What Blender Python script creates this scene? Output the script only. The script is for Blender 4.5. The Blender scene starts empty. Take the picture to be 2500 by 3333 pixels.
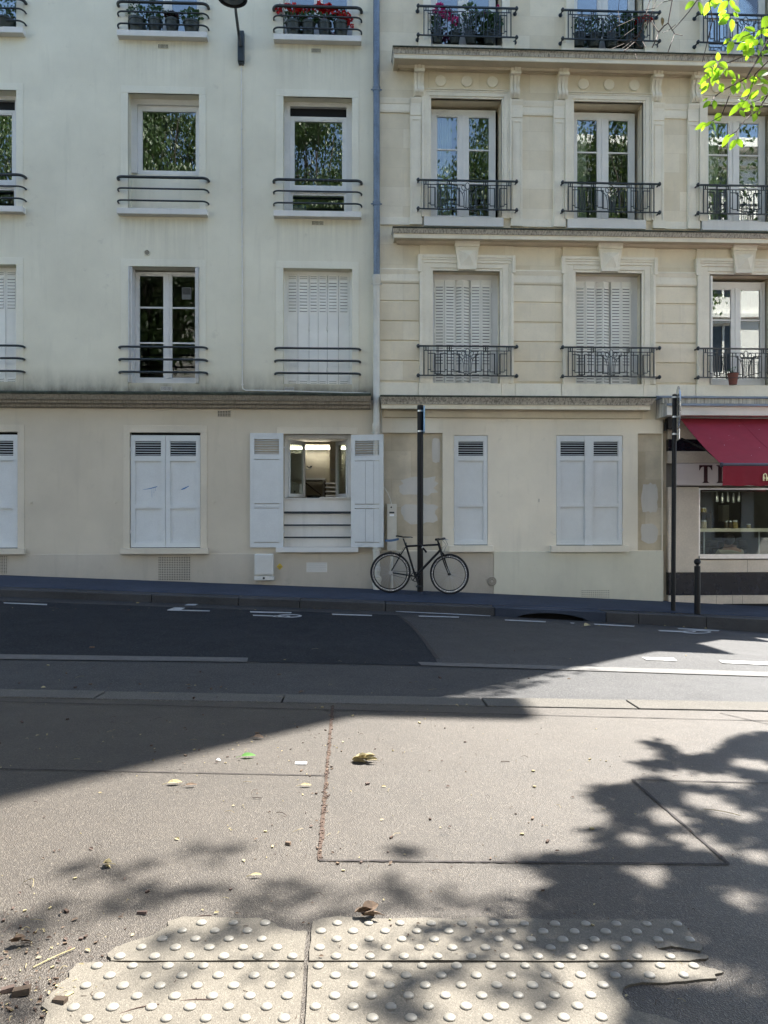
import bpy, bmesh, math, random
from mathutils import Vector, Matrix
R = math.radians
sc = bpy.context.scene
C = sc.collection
rng = random.Random(7)

# ---------------------------------------------------------------- camera
E, YAW, F, CX, CY = 1.42, R(2.4), 2503.0, 1250.0, 1666.5      # eye height, yaw to the right, focal length in photo pixels
cam = bpy.data.objects.new('camera', bpy.data.cameras.new('camera')); C.objects.link(cam)
cam.location = (0, 0, E); cam.rotation_euler = (R(90), 0, -YAW)
cam.data.sensor_fit = 'HORIZONTAL'; cam.data.sensor_width = 36; cam.data.lens = 36 * F / 2500
cam.data.clip_end = 500; cam.data.clip_start = .05
sc.camera = cam
# ---------------------------------------------------------------- light
AZ, EL = R(46), R(57)                                         # sun ahead of the camera, to its right
SUN = Vector((math.sin(AZ) * math.cos(EL), math.cos(AZ) * math.cos(EL), math.sin(EL)))
w = bpy.data.worlds.new('World'); sc.world = w; w.use_nodes = True
nt = w.node_tree; bg = nt.nodes['Background']
sky = nt.nodes.new('ShaderNodeTexSky'); sky.sky_type = 'NISHITA'; sky.sun_disc = False
sky.sun_elevation = EL; sky.sun_rotation = AZ; sky.air_density = 1.0; sky.dust_density = .6; sky.ozone_density = .3
nt.links.new(sky.outputs[0], bg.inputs[0]); bg.inputs[1].default_value = .085
sl = bpy.data.lights.new('sun', 'SUN'); sl.energy = 5.0; sl.angle = R(.48); sl.color = (1, .95, .87)
so = bpy.data.objects.new('sun', sl); C.objects.link(so); so.rotation_euler = SUN.to_track_quat('Z', 'Y').to_euler()
so.location = (20, 20, 40)
sc.view_settings.view_transform = 'Standard'; sc.view_settings.look = 'None'
sc.view_settings.exposure = 2.3; sc.view_settings.gamma = 1
sc.cycles.max_bounces = 8; sc.cycles.diffuse_bounces = 5; sc.cycles.glossy_bounces = 4; sc.cycles.transparent_max_bounces = 12
sc.cycles.caustics_reflective = False; sc.cycles.caustics_refractive = False
sc.cycles.sample_clamp_indirect = 6

# ---------------------------------------------------------------- measuring: photo pixel -> world point
D = 13.5                                                      # distance of the facade plane
cy_, sy_ = math.cos(YAW), math.sin(YAW)
def at(px, py, Y):
    u, v = (px - CX) / F, (CY - py) / F
    t = Y / (cy_ - u * sy_)
    return Vector((t * (sy_ + u * cy_), Y, E + t * v))
def PX(px, p=0): return at(px, CY, D - p).x
def PZ(px, py, p=0): return at(px, py, D - p).z
# ground: cross-section of the street (y, drop below the eye, slope along x, bend for x > 0)
SEC = [(-40, 1.42, .024, 0), (2, 1.42, .024, 0), (5.73, 1.43, .029, 0), (6.03, 1.44, .027, 0)]
RSEC = [(6.03, 1.455, .028, 0), (11.65, 1.483, .043, .0027)]
PSEC = [(11.65, 1.366, .0415, .0009), (13.5, 1.331, .0415, .0009), (40, 1.331, .0415, .0009)]
def _sec(S, x, y):
    x = max(-14, min(14, x))
    for a, b in zip(S, S[1:]):
        if y <= b[0] or b is S[-1]:
            k = (y - a[0]) / (b[0] - a[0]); break
    h = [a[i] + (b[i] - a[i]) * k for i in (1, 2, 3)]
    return E - (h[0] + h[1] * x + h[2] * max(0, x) ** 2)
def zg(x, y):
    if y < 6.03: return _sec(SEC, x, y)
    if y < 11.65: return _sec(RSEC, x, y)
    return _sec(PSEC, x, y)
def g(px, py):
    u, v = (px - CX) / F, (CY - py) / F
    d = Vector((sy_ + u * cy_, cy_ - u * sy_, v)); lo, hi = .3, 40
    for i in range(40):
        m = (lo + hi) / 2; q = d * m
        if E + q.z > zg(q.x, q.y): lo = m
        else: hi = m
    q = d * lo
    return Vector((q.x, q.y, zg(q.x, q.y)))

# ---------------------------------------------------------------- mesh builder
ORG = {}
class MB:
    def __init__(s): s.v = []; s.f = []; s.m = []; s.mi = 0
    def add(s, vs, fs):
        n = len(s.v); s.v += [tuple(p) for p in vs]
        for f in fs: s.f.append([i + n for i in f]); s.m.append(s.mi)
    def box(s, x0, x1, y0, y1, z0, z1):
        s.add([(x, y, z) for x in (x0, x1) for y in (y0, y1) for z in (z0, z1)],
              [(0, 1, 3, 2), (4, 6, 7, 5), (0, 4, 5, 1), (2, 3, 7, 6), (0, 2, 6, 4), (1, 5, 7, 3)]); return s
    def obox(s, c, ax, ay, az):                                # centre and three half-axis vectors
        c = Vector(c); ax, ay, az = Vector(ax), Vector(ay), Vector(az)
        s.add([c + ax * i + ay * j + az * k for i in (-1, 1) for j in (-1, 1) for k in (-1, 1)],
              [(0, 1, 3, 2), (4, 6, 7, 5), (0, 4, 5, 1), (2, 3, 7, 6), (0, 2, 6, 4), (1, 5, 7, 3)]); return s
    def poly(s, pts): s.add(pts, [tuple(range(len(pts)))]); return s
    def prism(s, a, b):                                        # two matching loops, capped
        n = len(a)
        s.add(list(a) + list(b), [tuple(range(n)), tuple(range(2 * n - 1, n - 1, -1))] +
              [(i, n + i, n + (i + 1) % n, (i + 1) % n) for i in range(n)]); return s
    def prismx(s, yz, x0, x1): return s.prism([(x0, y, z) for y, z in yz], [(x1, y, z) for y, z in yz])
    def prismy(s, xz, y0, y1): return s.prism([(x, y0, z) for x, z in xz], [(x, y1, z) for x, z in xz])
    def prismz(s, xy, z0, z1): return s.prism([(x, y, z0) for x, y in xy], [(x, y, z1) for x, y in xy])
    def tube(s, pts, r, n=8, caps=True, closed=False):
        pts = [Vector(p) for p in pts]; N = len(pts); rs = r if isinstance(r, (list, tuple)) else [r] * N
        rings = []; prev = None
        for i, p in enumerate(pts):
            if closed: t = pts[(i + 1) % N] - pts[i - 1]
            else: t = pts[min(i + 1, N - 1)] - pts[max(i - 1, 0)]
            t.normalize()
            if prev is None:
                a = Vector((0, 0, 1)) if abs(t.z) < .9 else Vector((1, 0, 0))
                u = t.cross(a).normalized()
            else:
                u = prev - t * prev.dot(t)
                u = u.normalized() if u.length > 1e-6 else t.orthogonal().normalized()
            prev = u; v = t.cross(u)
            rings.append([p + (u * math.cos(2 * math.pi * k / n) + v * math.sin(2 * math.pi * k / n)) * rs[i] for k in range(n)])
        vs = [q for ring in rings for q in ring]; fs = []
        for i in range(N if closed else N - 1):
            j = (i + 1) % N
            for k in range(n): fs.append((i * n + k, i * n + (k + 1) % n, j * n + (k + 1) % n, j * n + k))
        if caps and not closed: fs += [tuple(range(n - 1, -1, -1)), tuple((N - 1) * n + k for k in range(n))]
        s.add(vs, fs); return s
    def lathe(s, o, prof, n=16, ax=(0, 0, 1), caps=True):      # prof: (radius, distance along the axis)
        o = Vector(o); ax = Vector(ax).normalized(); u = ax.orthogonal().normalized(); v = ax.cross(u)
        vs = [o + ax * h + (u * math.cos(2 * math.pi * k / n) + v * math.sin(2 * math.pi * k / n)) * r for r, h in prof for k in range(n)]
        fs = [(i * n + k, i * n + (k + 1) % n, (i + 1) * n + (k + 1) % n, (i + 1) * n + k) for i in range(len(prof) - 1) for k in range(n)]
        if caps: fs += [tuple(range(n - 1, -1, -1)), tuple((len(prof) - 1) * n + k for k in range(n))]
        s.add(vs, fs); return s
    def ball(s, c, r, n=10, m=7):
        rx, ry, rz = r if isinstance(r, (list, tuple)) else (r, r, r)
        vs = [(c[0], c[1], c[2] - rz)]; fs = []
        for i in range(1, m):
            a = -math.pi / 2 + math.pi * i / m
            for k in range(n):
                b = 2 * math.pi * k / n
                vs.append((c[0] + rx * math.cos(a) * math.cos(b), c[1] + ry * math.cos(a) * math.sin(b), c[2] + rz * math.sin(a)))
        vs.append((c[0], c[1], c[2] + rz)); T = len(vs) - 1
        for k in range(n):
            fs.append((0, 1 + (k + 1) % n, 1 + k)); fs.append((T, T - n + k, T - n + (k + 1) % n))
            for i in range(m - 2): a = 1 + i * n; fs.append((a + k, a + (k + 1) % n, a + n + (k + 1) % n, a + n + k))
        s.add(vs, fs); return s
    def frame(s, x0, x1, z0, z1, y0, y1, wl, wr=None, wt=None, wb=None):
        wr = wl if wr is None else wr; wt = wl if wt is None else wt; wb = wl if wb is None else wb
        s.box(x0, x0 + wl, y0, y1, z0, z1); s.box(x1 - wr, x1, y0, y1, z0, z1)
        if wt: s.box(x0 + wl, x1 - wr, y0, y1, z1 - wt, z1)
        if wb: s.box(x0 + wl, x1 - wr, y0, y1, z0, z0 + wb)
        return s
    def leaf(s, p, d, nrm, L, W, fold=.12, seg=3):             # pointed leaf from base p along d
        d = Vector(d).normalized(); nrm = Vector(nrm); nrm = (nrm - d * nrm.dot(d)); nrm = nrm.normalized() if nrm.length > 1e-5 else d.orthogonal().normalized()
        q = d.cross(nrm); p = Vector(p); ts = [0] + [(i + 1) / (seg + 1) for i in range(seg)] + [1]
        mid = [p + d * L * t - nrm * L * .12 * t * t for t in ts]
        vs = list(mid); nm = len(mid); L_, R_ = [], []
        for i in range(1, nm - 1):
            wd = W * .5 * math.sin(math.pi * ts[i] ** .8) ** .8
            L_.append(len(vs)); vs.append(mid[i] + q * wd + nrm * fold * wd); R_.append(len(vs)); vs.append(mid[i] - q * wd + nrm * fold * wd)
        fs = [(0, 1, L_[0]), (0, R_[0], 1)]
        for i in range(len(L_) - 1): fs += [(i + 1, i + 2, L_[i + 1], L_[i]), (i + 1, R_[i], R_[i + 1], i + 2)]
        fs += [(nm - 2, nm - 1, L_[-1]), (nm - 2, R_[-1], nm - 1)]
        s.add(vs, fs); return s
    def build(s, name, mat, parent=None, smooth=False, bevel=0, org=None, recalc=True):
        me = bpy.data.meshes.new(name)
        o_ = Vector(org) if org is not None else (ORG[parent.name] if parent else Vector((0, 0, 0)))
        me.from_pydata([(x - o_.x, y - o_.y, z - o_.z) for x, y, z in s.v], [], s.f)
        for m in (mat if isinstance(mat, (list, tuple)) else [mat]): me.materials.append(m)
        me.polygons.foreach_set('material_index', s.m)
        if recalc:
            bm = bmesh.new(); bm.from_mesh(me); bmesh.ops.recalc_face_normals(bm, faces=bm.faces); bm.to_mesh(me); bm.free()
        if smooth is True: me.polygons.foreach_set('use_smooth', [True] * len(me.polygons))
        me.update()
        ob = bpy.data.objects.new(name, me); C.objects.link(ob)
        if parent: ob.parent = parent
        else: ob.location = o_
        ORG[ob.name] = o_
        if smooth and smooth is not True:
            me.polygons.foreach_set('use_smooth', [True] * len(me.polygons)); me.set_sharp_from_angle(angle=R(smooth))
        if bevel:
            b = ob.modifiers.new('bevel', 'BEVEL'); b.width = bevel; b.segments = 2; b.limit_method = 'ANGLE'; b.angle_limit = R(40)
        return ob
def tag(o, label=None, cat=None, group=None, kind=None):
    if label: o['label'] = label
    if cat: o['category'] = cat
    if group: o['group'] = group
    if kind: o['kind'] = kind
    return o
def thing(name, label, cat, loc, group=None):
    o = bpy.data.objects.new(name, None); C.objects.link(o); o.location = loc; o.empty_display_size = .2
    ORG[o.name] = Vector(loc); return tag(o, label, cat, group)

# ---------------------------------------------------------------- materials
def nodes(name):
    m = bpy.data.materials.new(name); m.use_nodes = True; t = m.node_tree
    return m, t, t.nodes['Principled BSDF'], t.nodes.new, t.links.new
def pos(t, scale=(1, 1, 1)):
    gm = t.nodes.new('ShaderNodeNewGeometry'); mp = t.nodes.new('ShaderNodeMapping'); mp.inputs['Scale'].default_value = scale
    t.links.new(gm.outputs['Position'], mp.inputs['Vector']); return mp.outputs[0]
def noise(t, vec, scale, detail=4, rough=.6):
    n = t.nodes.new('ShaderNodeTexNoise'); n.inputs['Scale'].default_value = scale; n.inputs['Detail'].default_value = detail
    n.inputs['Roughness'].default_value = rough; t.links.new(vec, n.inputs['Vector']); return n.outputs['Fac']
def ramp(t, fac, stops):
    r = t.nodes.new('ShaderNodeValToRGB'); e = r.color_ramp.elements
    while len(e) < len(stops): e.new(.5)
    for k, (p, c) in enumerate(stops):
        e[k].position = p; e[k].color = (c, c, c, 1) if isinstance(c, (int, float)) else (*c, 1)
    t.links.new(fac, r.inputs[0]); return r.outputs[0]
def mix(t, fac, a, b, mode='MIX'):
    n = t.nodes.new('ShaderNodeMix'); n.data_type = 'RGBA'; n.blend_type = mode
    for sock, val in ((n.inputs[0], fac), (n.inputs[6], a), (n.inputs[7], b)):
        if isinstance(val, (int, float)): sock.default_value = val
        elif isinstance(val, (tuple, list)): sock.default_value = (*val, 1)
        else: t.links.new(val, sock)
    return n.outputs[2]
def math_(t, op, a, b=0):
    n = t.nodes.new('ShaderNodeMath'); n.operation = op
    for sock, val in ((n.inputs[0], a), (n.inputs[1], b)):
        if isinstance(val, (int, float)): sock.default_value = val
        else: t.links.new(val, sock)
    return n.outputs[0]
def mulc(c, k): return tuple(min(1, x * k) for x in c)
def bump(t, b, h, dist=.004, strength=.6):
    n = t.nodes.new('ShaderNodeBump'); n.inputs['Distance'].default_value = dist; n.inputs['Strength'].default_value = strength
    t.links.new(h, n.inputs['Height']); t.links.new(n.outputs[0], b.inputs['Normal'])
def zmask(t, z0, z1):                                          # 1 at height z0 falling to 0 at z1
    gm = t.nodes.new('ShaderNodeNewGeometry'); sp = t.nodes.new('ShaderNodeSeparateXYZ'); t.links.new(gm.outputs['Position'], sp.inputs[0])
    mr = t.nodes.new('ShaderNodeMapRange'); mr.inputs[1].default_value = z0; mr.inputs[2].default_value = z1
    mr.inputs[3].default_value = 1; mr.inputs[4].default_value = 0; t.links.new(sp.outputs[2], mr.inputs[0]); return mr.outputs[0]
def M(name, col, rough=.6, var=.12, scale=6, bmp=0, bs=80, metal=0, spec=.5, fine=0, fs=200):
    m, t, b, new, link = nodes(name)
    v = pos(t); c = mix(t, ramp(t, noise(t, v, scale), [(.3, 0), (.7, 1)]), mulc(col, 1 - var), mulc(col, 1 + var))
    if fine: c = mix(t, ramp(t, noise(t, v, fs, 2), [(.35, 0), (.65, 1)]), c, mix(t, 1.0, c, mulc((1, 1, 1), 1 - fine), 'MULTIPLY'))
    link(c, b.inputs['Base Color'])
    r = math_(t, 'ADD', math_(t, 'MULTIPLY', noise(t, v, scale * 3), .2), rough - .1); link(r, b.inputs['Roughness'])
    b.inputs['Metallic'].default_value = metal; b.inputs['Specular IOR Level'].default_value = spec
    if bmp: bump(t, b, noise(t, v, bs, 5), bmp)
    return m
SHADE_DRIPS = []
def render_mat(name, col, grime=None, stain=(.5, .47, .40), gcol=(.06, .058, .048), shade_drips=()):
    m, t, b, new, link = nodes(name); v = pos(t)
    c = mix(t, ramp(t, noise(t, v, .9, 6), [(.3, 0), (.7, 1)]), mulc(col, .90), mulc(col, 1.06))
    c = mix(t, ramp(t, noise(t, v, 140, 3), [(.3, 0), (.7, 1)]), c, mix(t, 1.0, c, (.90, .90, .90), 'MULTIPLY'))
    st = noise(t, pos(t, (5, 5, .5)), 1.2, 6)
    c = mix(t, ramp(t, st, [(.56, 0), (.78, .45)]), c, mulc(col, .72))
    sm = noise(t, pos(t, (1, 1, 1)), 3.2, 7, .7)
    c = mix(t, ramp(t, sm, [(.62, 0), (.8, .5)]), c, mulc(stain, .8))
    for z0, z1, k in (grime or []):
        mk = math_(t, 'MULTIPLY', math_(t, 'POWER', zmask(t, z0, z1), 1.35), ramp(t, noise(t, pos(t, (3, 3, 1.2)), 1.6, 6, .7), [(.25, .35), (.65, 1)]))
        c = mix(t, math_(t, 'MULTIPLY', mk, k), c, gcol)
    if shade_drips:                                                 # shade under each sill painted into the wall colour, with slight rain stains
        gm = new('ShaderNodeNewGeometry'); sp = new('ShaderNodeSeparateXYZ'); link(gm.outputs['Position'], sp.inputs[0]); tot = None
        for xa, xb, zt, ln in shade_drips:
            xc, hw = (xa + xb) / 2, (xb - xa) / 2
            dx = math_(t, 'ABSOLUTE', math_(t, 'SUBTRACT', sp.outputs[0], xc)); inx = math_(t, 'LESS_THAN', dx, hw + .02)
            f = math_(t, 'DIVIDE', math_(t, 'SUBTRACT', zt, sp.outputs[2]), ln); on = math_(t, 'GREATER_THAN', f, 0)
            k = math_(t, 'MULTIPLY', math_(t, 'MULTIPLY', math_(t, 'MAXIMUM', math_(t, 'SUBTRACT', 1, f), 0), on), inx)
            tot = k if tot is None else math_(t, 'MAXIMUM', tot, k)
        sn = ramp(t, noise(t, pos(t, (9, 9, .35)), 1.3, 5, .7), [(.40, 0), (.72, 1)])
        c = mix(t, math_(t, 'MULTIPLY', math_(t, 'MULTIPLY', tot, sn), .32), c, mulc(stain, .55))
    link(c, b.inputs['Base Color']); b.inputs['Roughness'].default_value = .9; b.inputs['Specular IOR Level'].default_value = .25
    h = math_(t, 'ADD', math_(t, 'MULTIPLY', noise(t, v, 18, 4), .8), noise(t, v, 170, 3)); bump(t, b, h, .003, .7)
    return m
def stone_mat(name, col, bw=.9, bh=.34, joints=True, streak=0, gcol=(.12, .115, .10), var=.1):
    m, t, b, new, link = nodes(name)
    gm = new('ShaderNodeNewGeometry'); sp = new('ShaderNodeSeparateXYZ'); cb = new('ShaderNodeCombineXYZ')
    link(gm.outputs['Position'], sp.inputs[0]); link(sp.outputs[0], cb.inputs[0]); link(sp.outputs[2], cb.inputs[1])
    v = pos(t); c = mix(t, ramp(t, noise(t, v, 2.2, 6), [(.3, 0), (.7, 1)]), mulc(col, 1 - var), mulc(col, 1 + var * .7))
    if joints:
        br = new('ShaderNodeTexBrick'); br.inputs['Scale'].default_value = 1; br.inputs['Brick Width'].default_value = bw; br.inputs['Row Height'].default_value = bh
        br.inputs['Mortar Size'].default_value = .004; br.inputs['Mortar Smooth'].default_value = .4; br.inputs['Bias'].default_value = 0
        br.inputs['Color1'].default_value = (1.0, .985, .96, 1); br.inputs['Color2'].default_value = (.87, .83, .76, 1); br.inputs['Mortar'].default_value = (.82, .79, .73, 1)
        link(cb.outputs[0], br.inputs['Vector']); c = mix(t, 1.0, c, br.outputs[0], 'MULTIPLY')
    c = mix(t, ramp(t, noise(t, v, 26, 5, .75), [(.55, 0), (.75, .5)]), c, mulc(col, .72))
    c = mix(t, ramp(t, noise(t, pos(t, (3, 3, .6)), 1.5, 6, .7), [(.55, 0), (.8, .5)]), c, mulc(col, .66))
    if streak:
        c = mix(t, math_(t, 'MULTIPLY', ramp(t, noise(t, pos(t, (22, 22, .5)), 1.6, 4, .7), [(.42, 0), (.66, 1)]), streak), c, gcol)
    link(c, b.inputs['Base Color']); b.inputs['Roughness'].default_value = .88; b.inputs['Specular IOR Level'].default_value = .25
    h = math_(t, 'ADD', noise(t, v, 30, 6, .7), math_(t, 'MULTIPLY', noise(t, v, 160, 3), .6)); bump(t, b, h, .004, .6)
    return m
def mixv(t, v):
    n = t.nodes.new('ShaderNodeVectorMath'); n.operation = 'ADD'; nz = t.nodes.new('ShaderNodeTexNoise'); nz.inputs['Scale'].default_value = 9; t.links.new(v, nz.inputs['Vector'])
    s = t.nodes.new('ShaderNodeVectorMath'); s.operation = 'SCALE'; s.inputs['Scale'].default_value = .06; t.links.new(nz.outputs['Color'], s.inputs[0]); t.links.new(v, n.inputs[0]); t.links.new(s.outputs[0], n.inputs[1]); return n.outputs[0]
def asphalt(name, col, grain=260, depth=.004, speck=.35, light=(.4, .38, .35), rough=.75, spec=.4, blotch=.25, lo=.66, gum=0):
    m, t, b, new, link = nodes(name); v = pos(t)
    c = mix(t, ramp(t, noise(t, v, 1.1, 6, .65), [(.3, 0), (.7, 1)]), mulc(col, 1 - blotch), mulc(col, 1 + blotch))
    c = mix(t, ramp(t, noise(t, v, 7, 5, .7), [(.3, 0), (.7, 1)]), c, mix(t, 1.0, c, (.85, .85, .86), 'MULTIPLY'))
    vo = new('ShaderNodeTexVoronoi'); vo.inputs['Scale'].default_value = grain; link(v, vo.inputs['Vector'])
    sx = new('ShaderNodeSeparateColor'); link(vo.outputs['Color'], sx.inputs[0])
    c = mix(t, math_(t, 'MULTIPLY', ramp(t, sx.outputs[0], [(lo, 0), (.97, 1)]), speck), c, light)
    c = mix(t, math_(t, 'MULTIPLY', ramp(t, sx.outputs[1], [(.6, 0), (.9, 1)]), .45), c, mulc(col, .35))
    if gum:                                                   # trodden gum and old stains
        vg = new('ShaderNodeTexVoronoi'); vg.inputs['Scale'].default_value = 1.7; link(mixv(t, v), vg.inputs['Vector']); sg = new('ShaderNodeSeparateColor'); link(vg.outputs['Color'], sg.inputs[0])
        c = mix(t, math_(t, 'MULTIPLY', math_(t, 'LESS_THAN', vg.outputs['Distance'], math_(t, 'MULTIPLY', sg.outputs[0], .05)), gum), c, mulc(col, .45))
        c = mix(t, math_(t, 'MULTIPLY', ramp(t, noise(t, pos(t, (.6, 1, 1)), .9, 7, .75), [(.52, 0), (.72, 1)]), .4), c, mulc(col, .6))
        vg2 = new('ShaderNodeTexVoronoi'); vg2.inputs['Scale'].default_value = 75; link(v, vg2.inputs['Vector']); s2 = new('ShaderNodeSeparateColor'); link(vg2.outputs['Color'], s2.inputs[0])
        c = mix(t, math_(t, 'MULTIPLY', math_(t, 'MULTIPLY', math_(t, 'GREATER_THAN', s2.outputs[0], .86), math_(t, 'LESS_THAN', vg2.outputs['Distance'], .38)), .4), c, light)
        c = mix(t, math_(t, 'MULTIPLY', math_(t, 'MULTIPLY', math_(t, 'GREATER_THAN', s2.outputs[1], .86), math_(t, 'LESS_THAN', vg2.outputs['Distance'], .38)), .35), c, mulc(col, .35))
    link(c, b.inputs['Base Color']); b.inputs['Specular IOR Level'].default_value = spec
    link(math_(t, 'ADD', rough - .1, math_(t, 'MULTIPLY', noise(t, v, 3, 4), .2)), b.inputs['Roughness'])
    h = math_(t, 'ADD', math_(t, 'MULTIPLY', vo.outputs['Distance'], 1.0), math_(t, 'MULTIPLY', noise(t, v, 40, 3), .8)); bump(t, b, h, depth, .8)
    return m
def glass_mat(name, tint=(.9, .95, .93), k=2.6, rough=0.0):
    m = bpy.data.materials.new(name); m.use_nodes = True; t = m.node_tree; t.nodes.remove(t.nodes['Principled BSDF'])
    tr = t.nodes.new('ShaderNodeBsdfTransparent'); tr.inputs[0].default_value = (*tint, 1)
    gl = t.nodes.new('ShaderNodeBsdfGlossy'); gl.inputs['Roughness'].default_value = rough; gl.inputs[0].default_value = (1, 1, 1, 1)
    fr = t.nodes.new('ShaderNodeFresnel'); fr.inputs[0].default_value = 1.5
    mu = math_(t, 'MULTIPLY', fr.outputs[0], k); mu = math_(t, 'MINIMUM', mu, 1.0)
    nb = t.nodes.new('ShaderNodeBump'); nb.inputs['Distance'].default_value = .01; nb.inputs['Strength'].default_value = .05
    t.links.new(noise(t, pos(t), 2.2, 1), nb.inputs['Height']); t.links.new(nb.outputs[0], gl.inputs['Normal'])
    mx = t.nodes.new('ShaderNodeMixShader'); t.links.new(mu, mx.inputs[0]); t.links.new(tr.outputs[0], mx.inputs[1]); t.links.new(gl.outputs[0], mx.inputs[2])
    t.links.new(mx.outputs[0], t.nodes['Material Output'].inputs[0]); return m
def leaf_mat(name, col, trans, tk=.5, var=.3, rough=.45):
    m, t, b, new, link = nodes(name); v = pos(t)
    c = mix(t, ramp(t, noise(t, v, 9, 3), [(.3, 0), (.7, 1)]), mulc(col, 1 - var), mulc(col, 1 + var))
    link(c, b.inputs['Base Color']); b.inputs['Roughness'].default_value = rough
    tl = new('ShaderNodeBsdfTranslucent'); link(mix(t, 1.0, mix(t, ramp(t, noise(t, v, 14, 2), [(.3, .75), (.7, 1.15)]), (0, 0, 0), (1, 1, 1)), trans, 'MULTIPLY'), tl.inputs[0])
    mx = new('ShaderNodeMixShader'); mx.inputs[0].default_value = tk; link(b.outputs[0], mx.inputs[1]); link(tl.outputs[0], mx.inputs[2])
    link(mx.outputs[0], t.nodes['Material Output'].inputs[0]); return m
def glow(name, col, k):
    m = bpy.data.materials.new(name); m.use_nodes = True; t = m.node_tree; b = t.nodes['Principled BSDF']
    b.inputs['Base Color'].default_value = (*col, 1); b.inputs['Emission Color'].default_value = (*col, 1); b.inputs['Emission Strength'].default_value = k
    return m
ZC = PZ(600, 1277)                                            # top of the left cornice
m_render = render_mat('pale_render', (.79, .76, .61), [(ZC - .02, ZC + .45, .85), (ZC, ZC + .14, .6)], shade_drips=[(PX(388), PX(676), PZ(530, 133), .9), (PX(388), PX(672), PZ(530, 712), .9), (PX(900), PX(1168), PZ(1033, 143), .9), (PX(901), PX(1168), PZ(1033, 711), .9), (PX(-60), PX(76), PZ(30, 700), .9)])
m_render2 = render_mat('pale_render_surround', (.81, .785, .645), [(ZC - .02, ZC + .45, .8), (ZC, ZC + .14, .6)])
m_ground = render_mat('tan_render', (.65, .585, .465), [(-.2, 1.2, .28)], gcol=(.25, .23, .2))
m_ground2 = render_mat('tan_render_surround', (.70, .635, .51))
m_plinth = render_mat('plinth_render', (.56, .51, .42), [(-.4, .7, .7)], gcol=(.16, .15, .13), stain=(.35, .31, .26))
m_cream = render_mat('cream_plaster', (.84, .775, .63))
m_plinth2 = render_mat('cream_plinth', (.70, .675, .545), [(-.6, .5, .5)], gcol=(.2, .19, .16), stain=(.4, .38, .32))
m_stone = stone_mat('limestone', (.80, .745, .60))
m_stone_plain = stone_mat('limestone_trim', (.81, .765, .63), joints=False)
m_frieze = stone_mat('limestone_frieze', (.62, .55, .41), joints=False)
m_old = stone_mat('worn_stone', (.60, .545, .43), .7, .5, True, var=.2)
m_cornice = stone_mat('streaked_cornice', (.56, .53, .46), joints=False, streak=.85)
m_cornice_l = stone_mat('sooty_cornice', (.36, .325, .265), joints=False, streak=.55)
m_moss = M('mossy_ledge', (.045, .055, .04), .95, .5, 9, .006, 60)
m_sill = render_mat('white_sill', (.74, .73, .68), stain=(.35, .34, .32))
m_white = M('white_paint', (.70, .70, .67), .45, .05, 4, .0006, 60, fine=.08, fs=90)
m_shutter = M('grey_white_paint', (.66, .685, .675), .5, .05, 3, .0010, 45, fine=.06, fs=70)
m_pvc = M('white_frame', (.74, .74, .70), .35, .04, 3)
m_metal_sh = M('folding_shutter_paint', (.80, .80, .74), .45, .05, 3)
m_iron = M('dark_green_iron', (.018, .026, .03), .42, .25, 14, spec=.5)
m_black = M('black_paint', (.006, .006, .007), .5, .25, 20, spec=.3)
m_rubber = M('black_rubber', (.009, .009, .010), .8, .2, 30)
m_zinc = M('zinc', (.17, .22, .285), .5, .2, 5, metal=.35, fine=.2, fs=60)
m_pipe = M('cream_pipe', (.60, .58, .50), .5, .08, 5)
m_steel = M('brushed_steel', (.55, .55, .54), .35, .1, 10, metal=.9)
m_alu = M('aluminium', (.6, .62, .64), .25, .06, 8, metal=.9)
m_dark = M('dark_void', (.012, .012, .012), .95, .1, 4)
m_room = M('dim_room', (.16, .15, .13), .9, .2, 1.5)
m_shop = M('shop_wall', (.16, .15, .12), .8, .15, 2)
m_slot = M('louvre_gap', (.16, .16, .15), .8, .1, 4)
m_kwall = M('kitchen_wall', (.52, .485, .40), .7, .08, 3)
m_glass = glass_mat('window_glass', k=3.2)
m_glass2 = glass_mat('thin_glass', k=.55)
m_glass3 = glass_mat('shop_glass', k=.75)
m_pave = asphalt('warm_mastic_pavement', (.040, .0325, .0255), 210, .0036, .5, (.13, .112, .09), .57, .46, .2, gum=.8)
m_fpave = asphalt('blue_grey_pavement', (.048, .060, .085), 300, .002, .15, (.14, .14, .15), .85, .15, .2)
m_road = asphalt('road_asphalt', (.027, .028, .031), 150, .006, .5, (.14, .136, .13), .62, .36, .22, gum=.6)
m_patch = asphalt('coarse_asphalt', (.018, .021, .026), 95, .012, .3, (.10, .10, .10), .8, .15, .2)
m_granite = asphalt('granite', (.085, .080, .070), 420, .002, .4, (.4, .37, .33), .75, .2, .15)
m_granite_d = asphalt('dark_granite', (.060, .060, .062), 300, .003, .4, (.16, .16, .155), .8, .2, .3)
m_paint = M('road_paint', (.40, .405, .40), .7, .15, 12, .002, 120, fine=.25, fs=60)
m_wornp = M('worn_road_paint', (.095, .093, .09), .7, .25, 14, .003, 150, fine=.4, fs=90)
m_tact = asphalt('tactile_slab', (.122, .110, .090), 300, .0012, .3, (.26, .235, .195), .7, .25, .2)
m_stud = M('stud_resin', (.19, .178, .152), .5, .14, 22, .001, 200)
m_tar = M('tar_joint', (.018, .014, .013), .9, .3, 30)
m_debris = M('joint_debris', (.05, .03, .02), .9, .5, 60, .004, 300)
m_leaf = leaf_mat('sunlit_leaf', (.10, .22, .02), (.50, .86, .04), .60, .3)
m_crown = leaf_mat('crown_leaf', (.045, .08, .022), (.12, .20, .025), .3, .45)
m_plant = leaf_mat('pot_plant_leaf', (.05, .11, .045), (.1, .2, .05), .25, .4)
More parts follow.
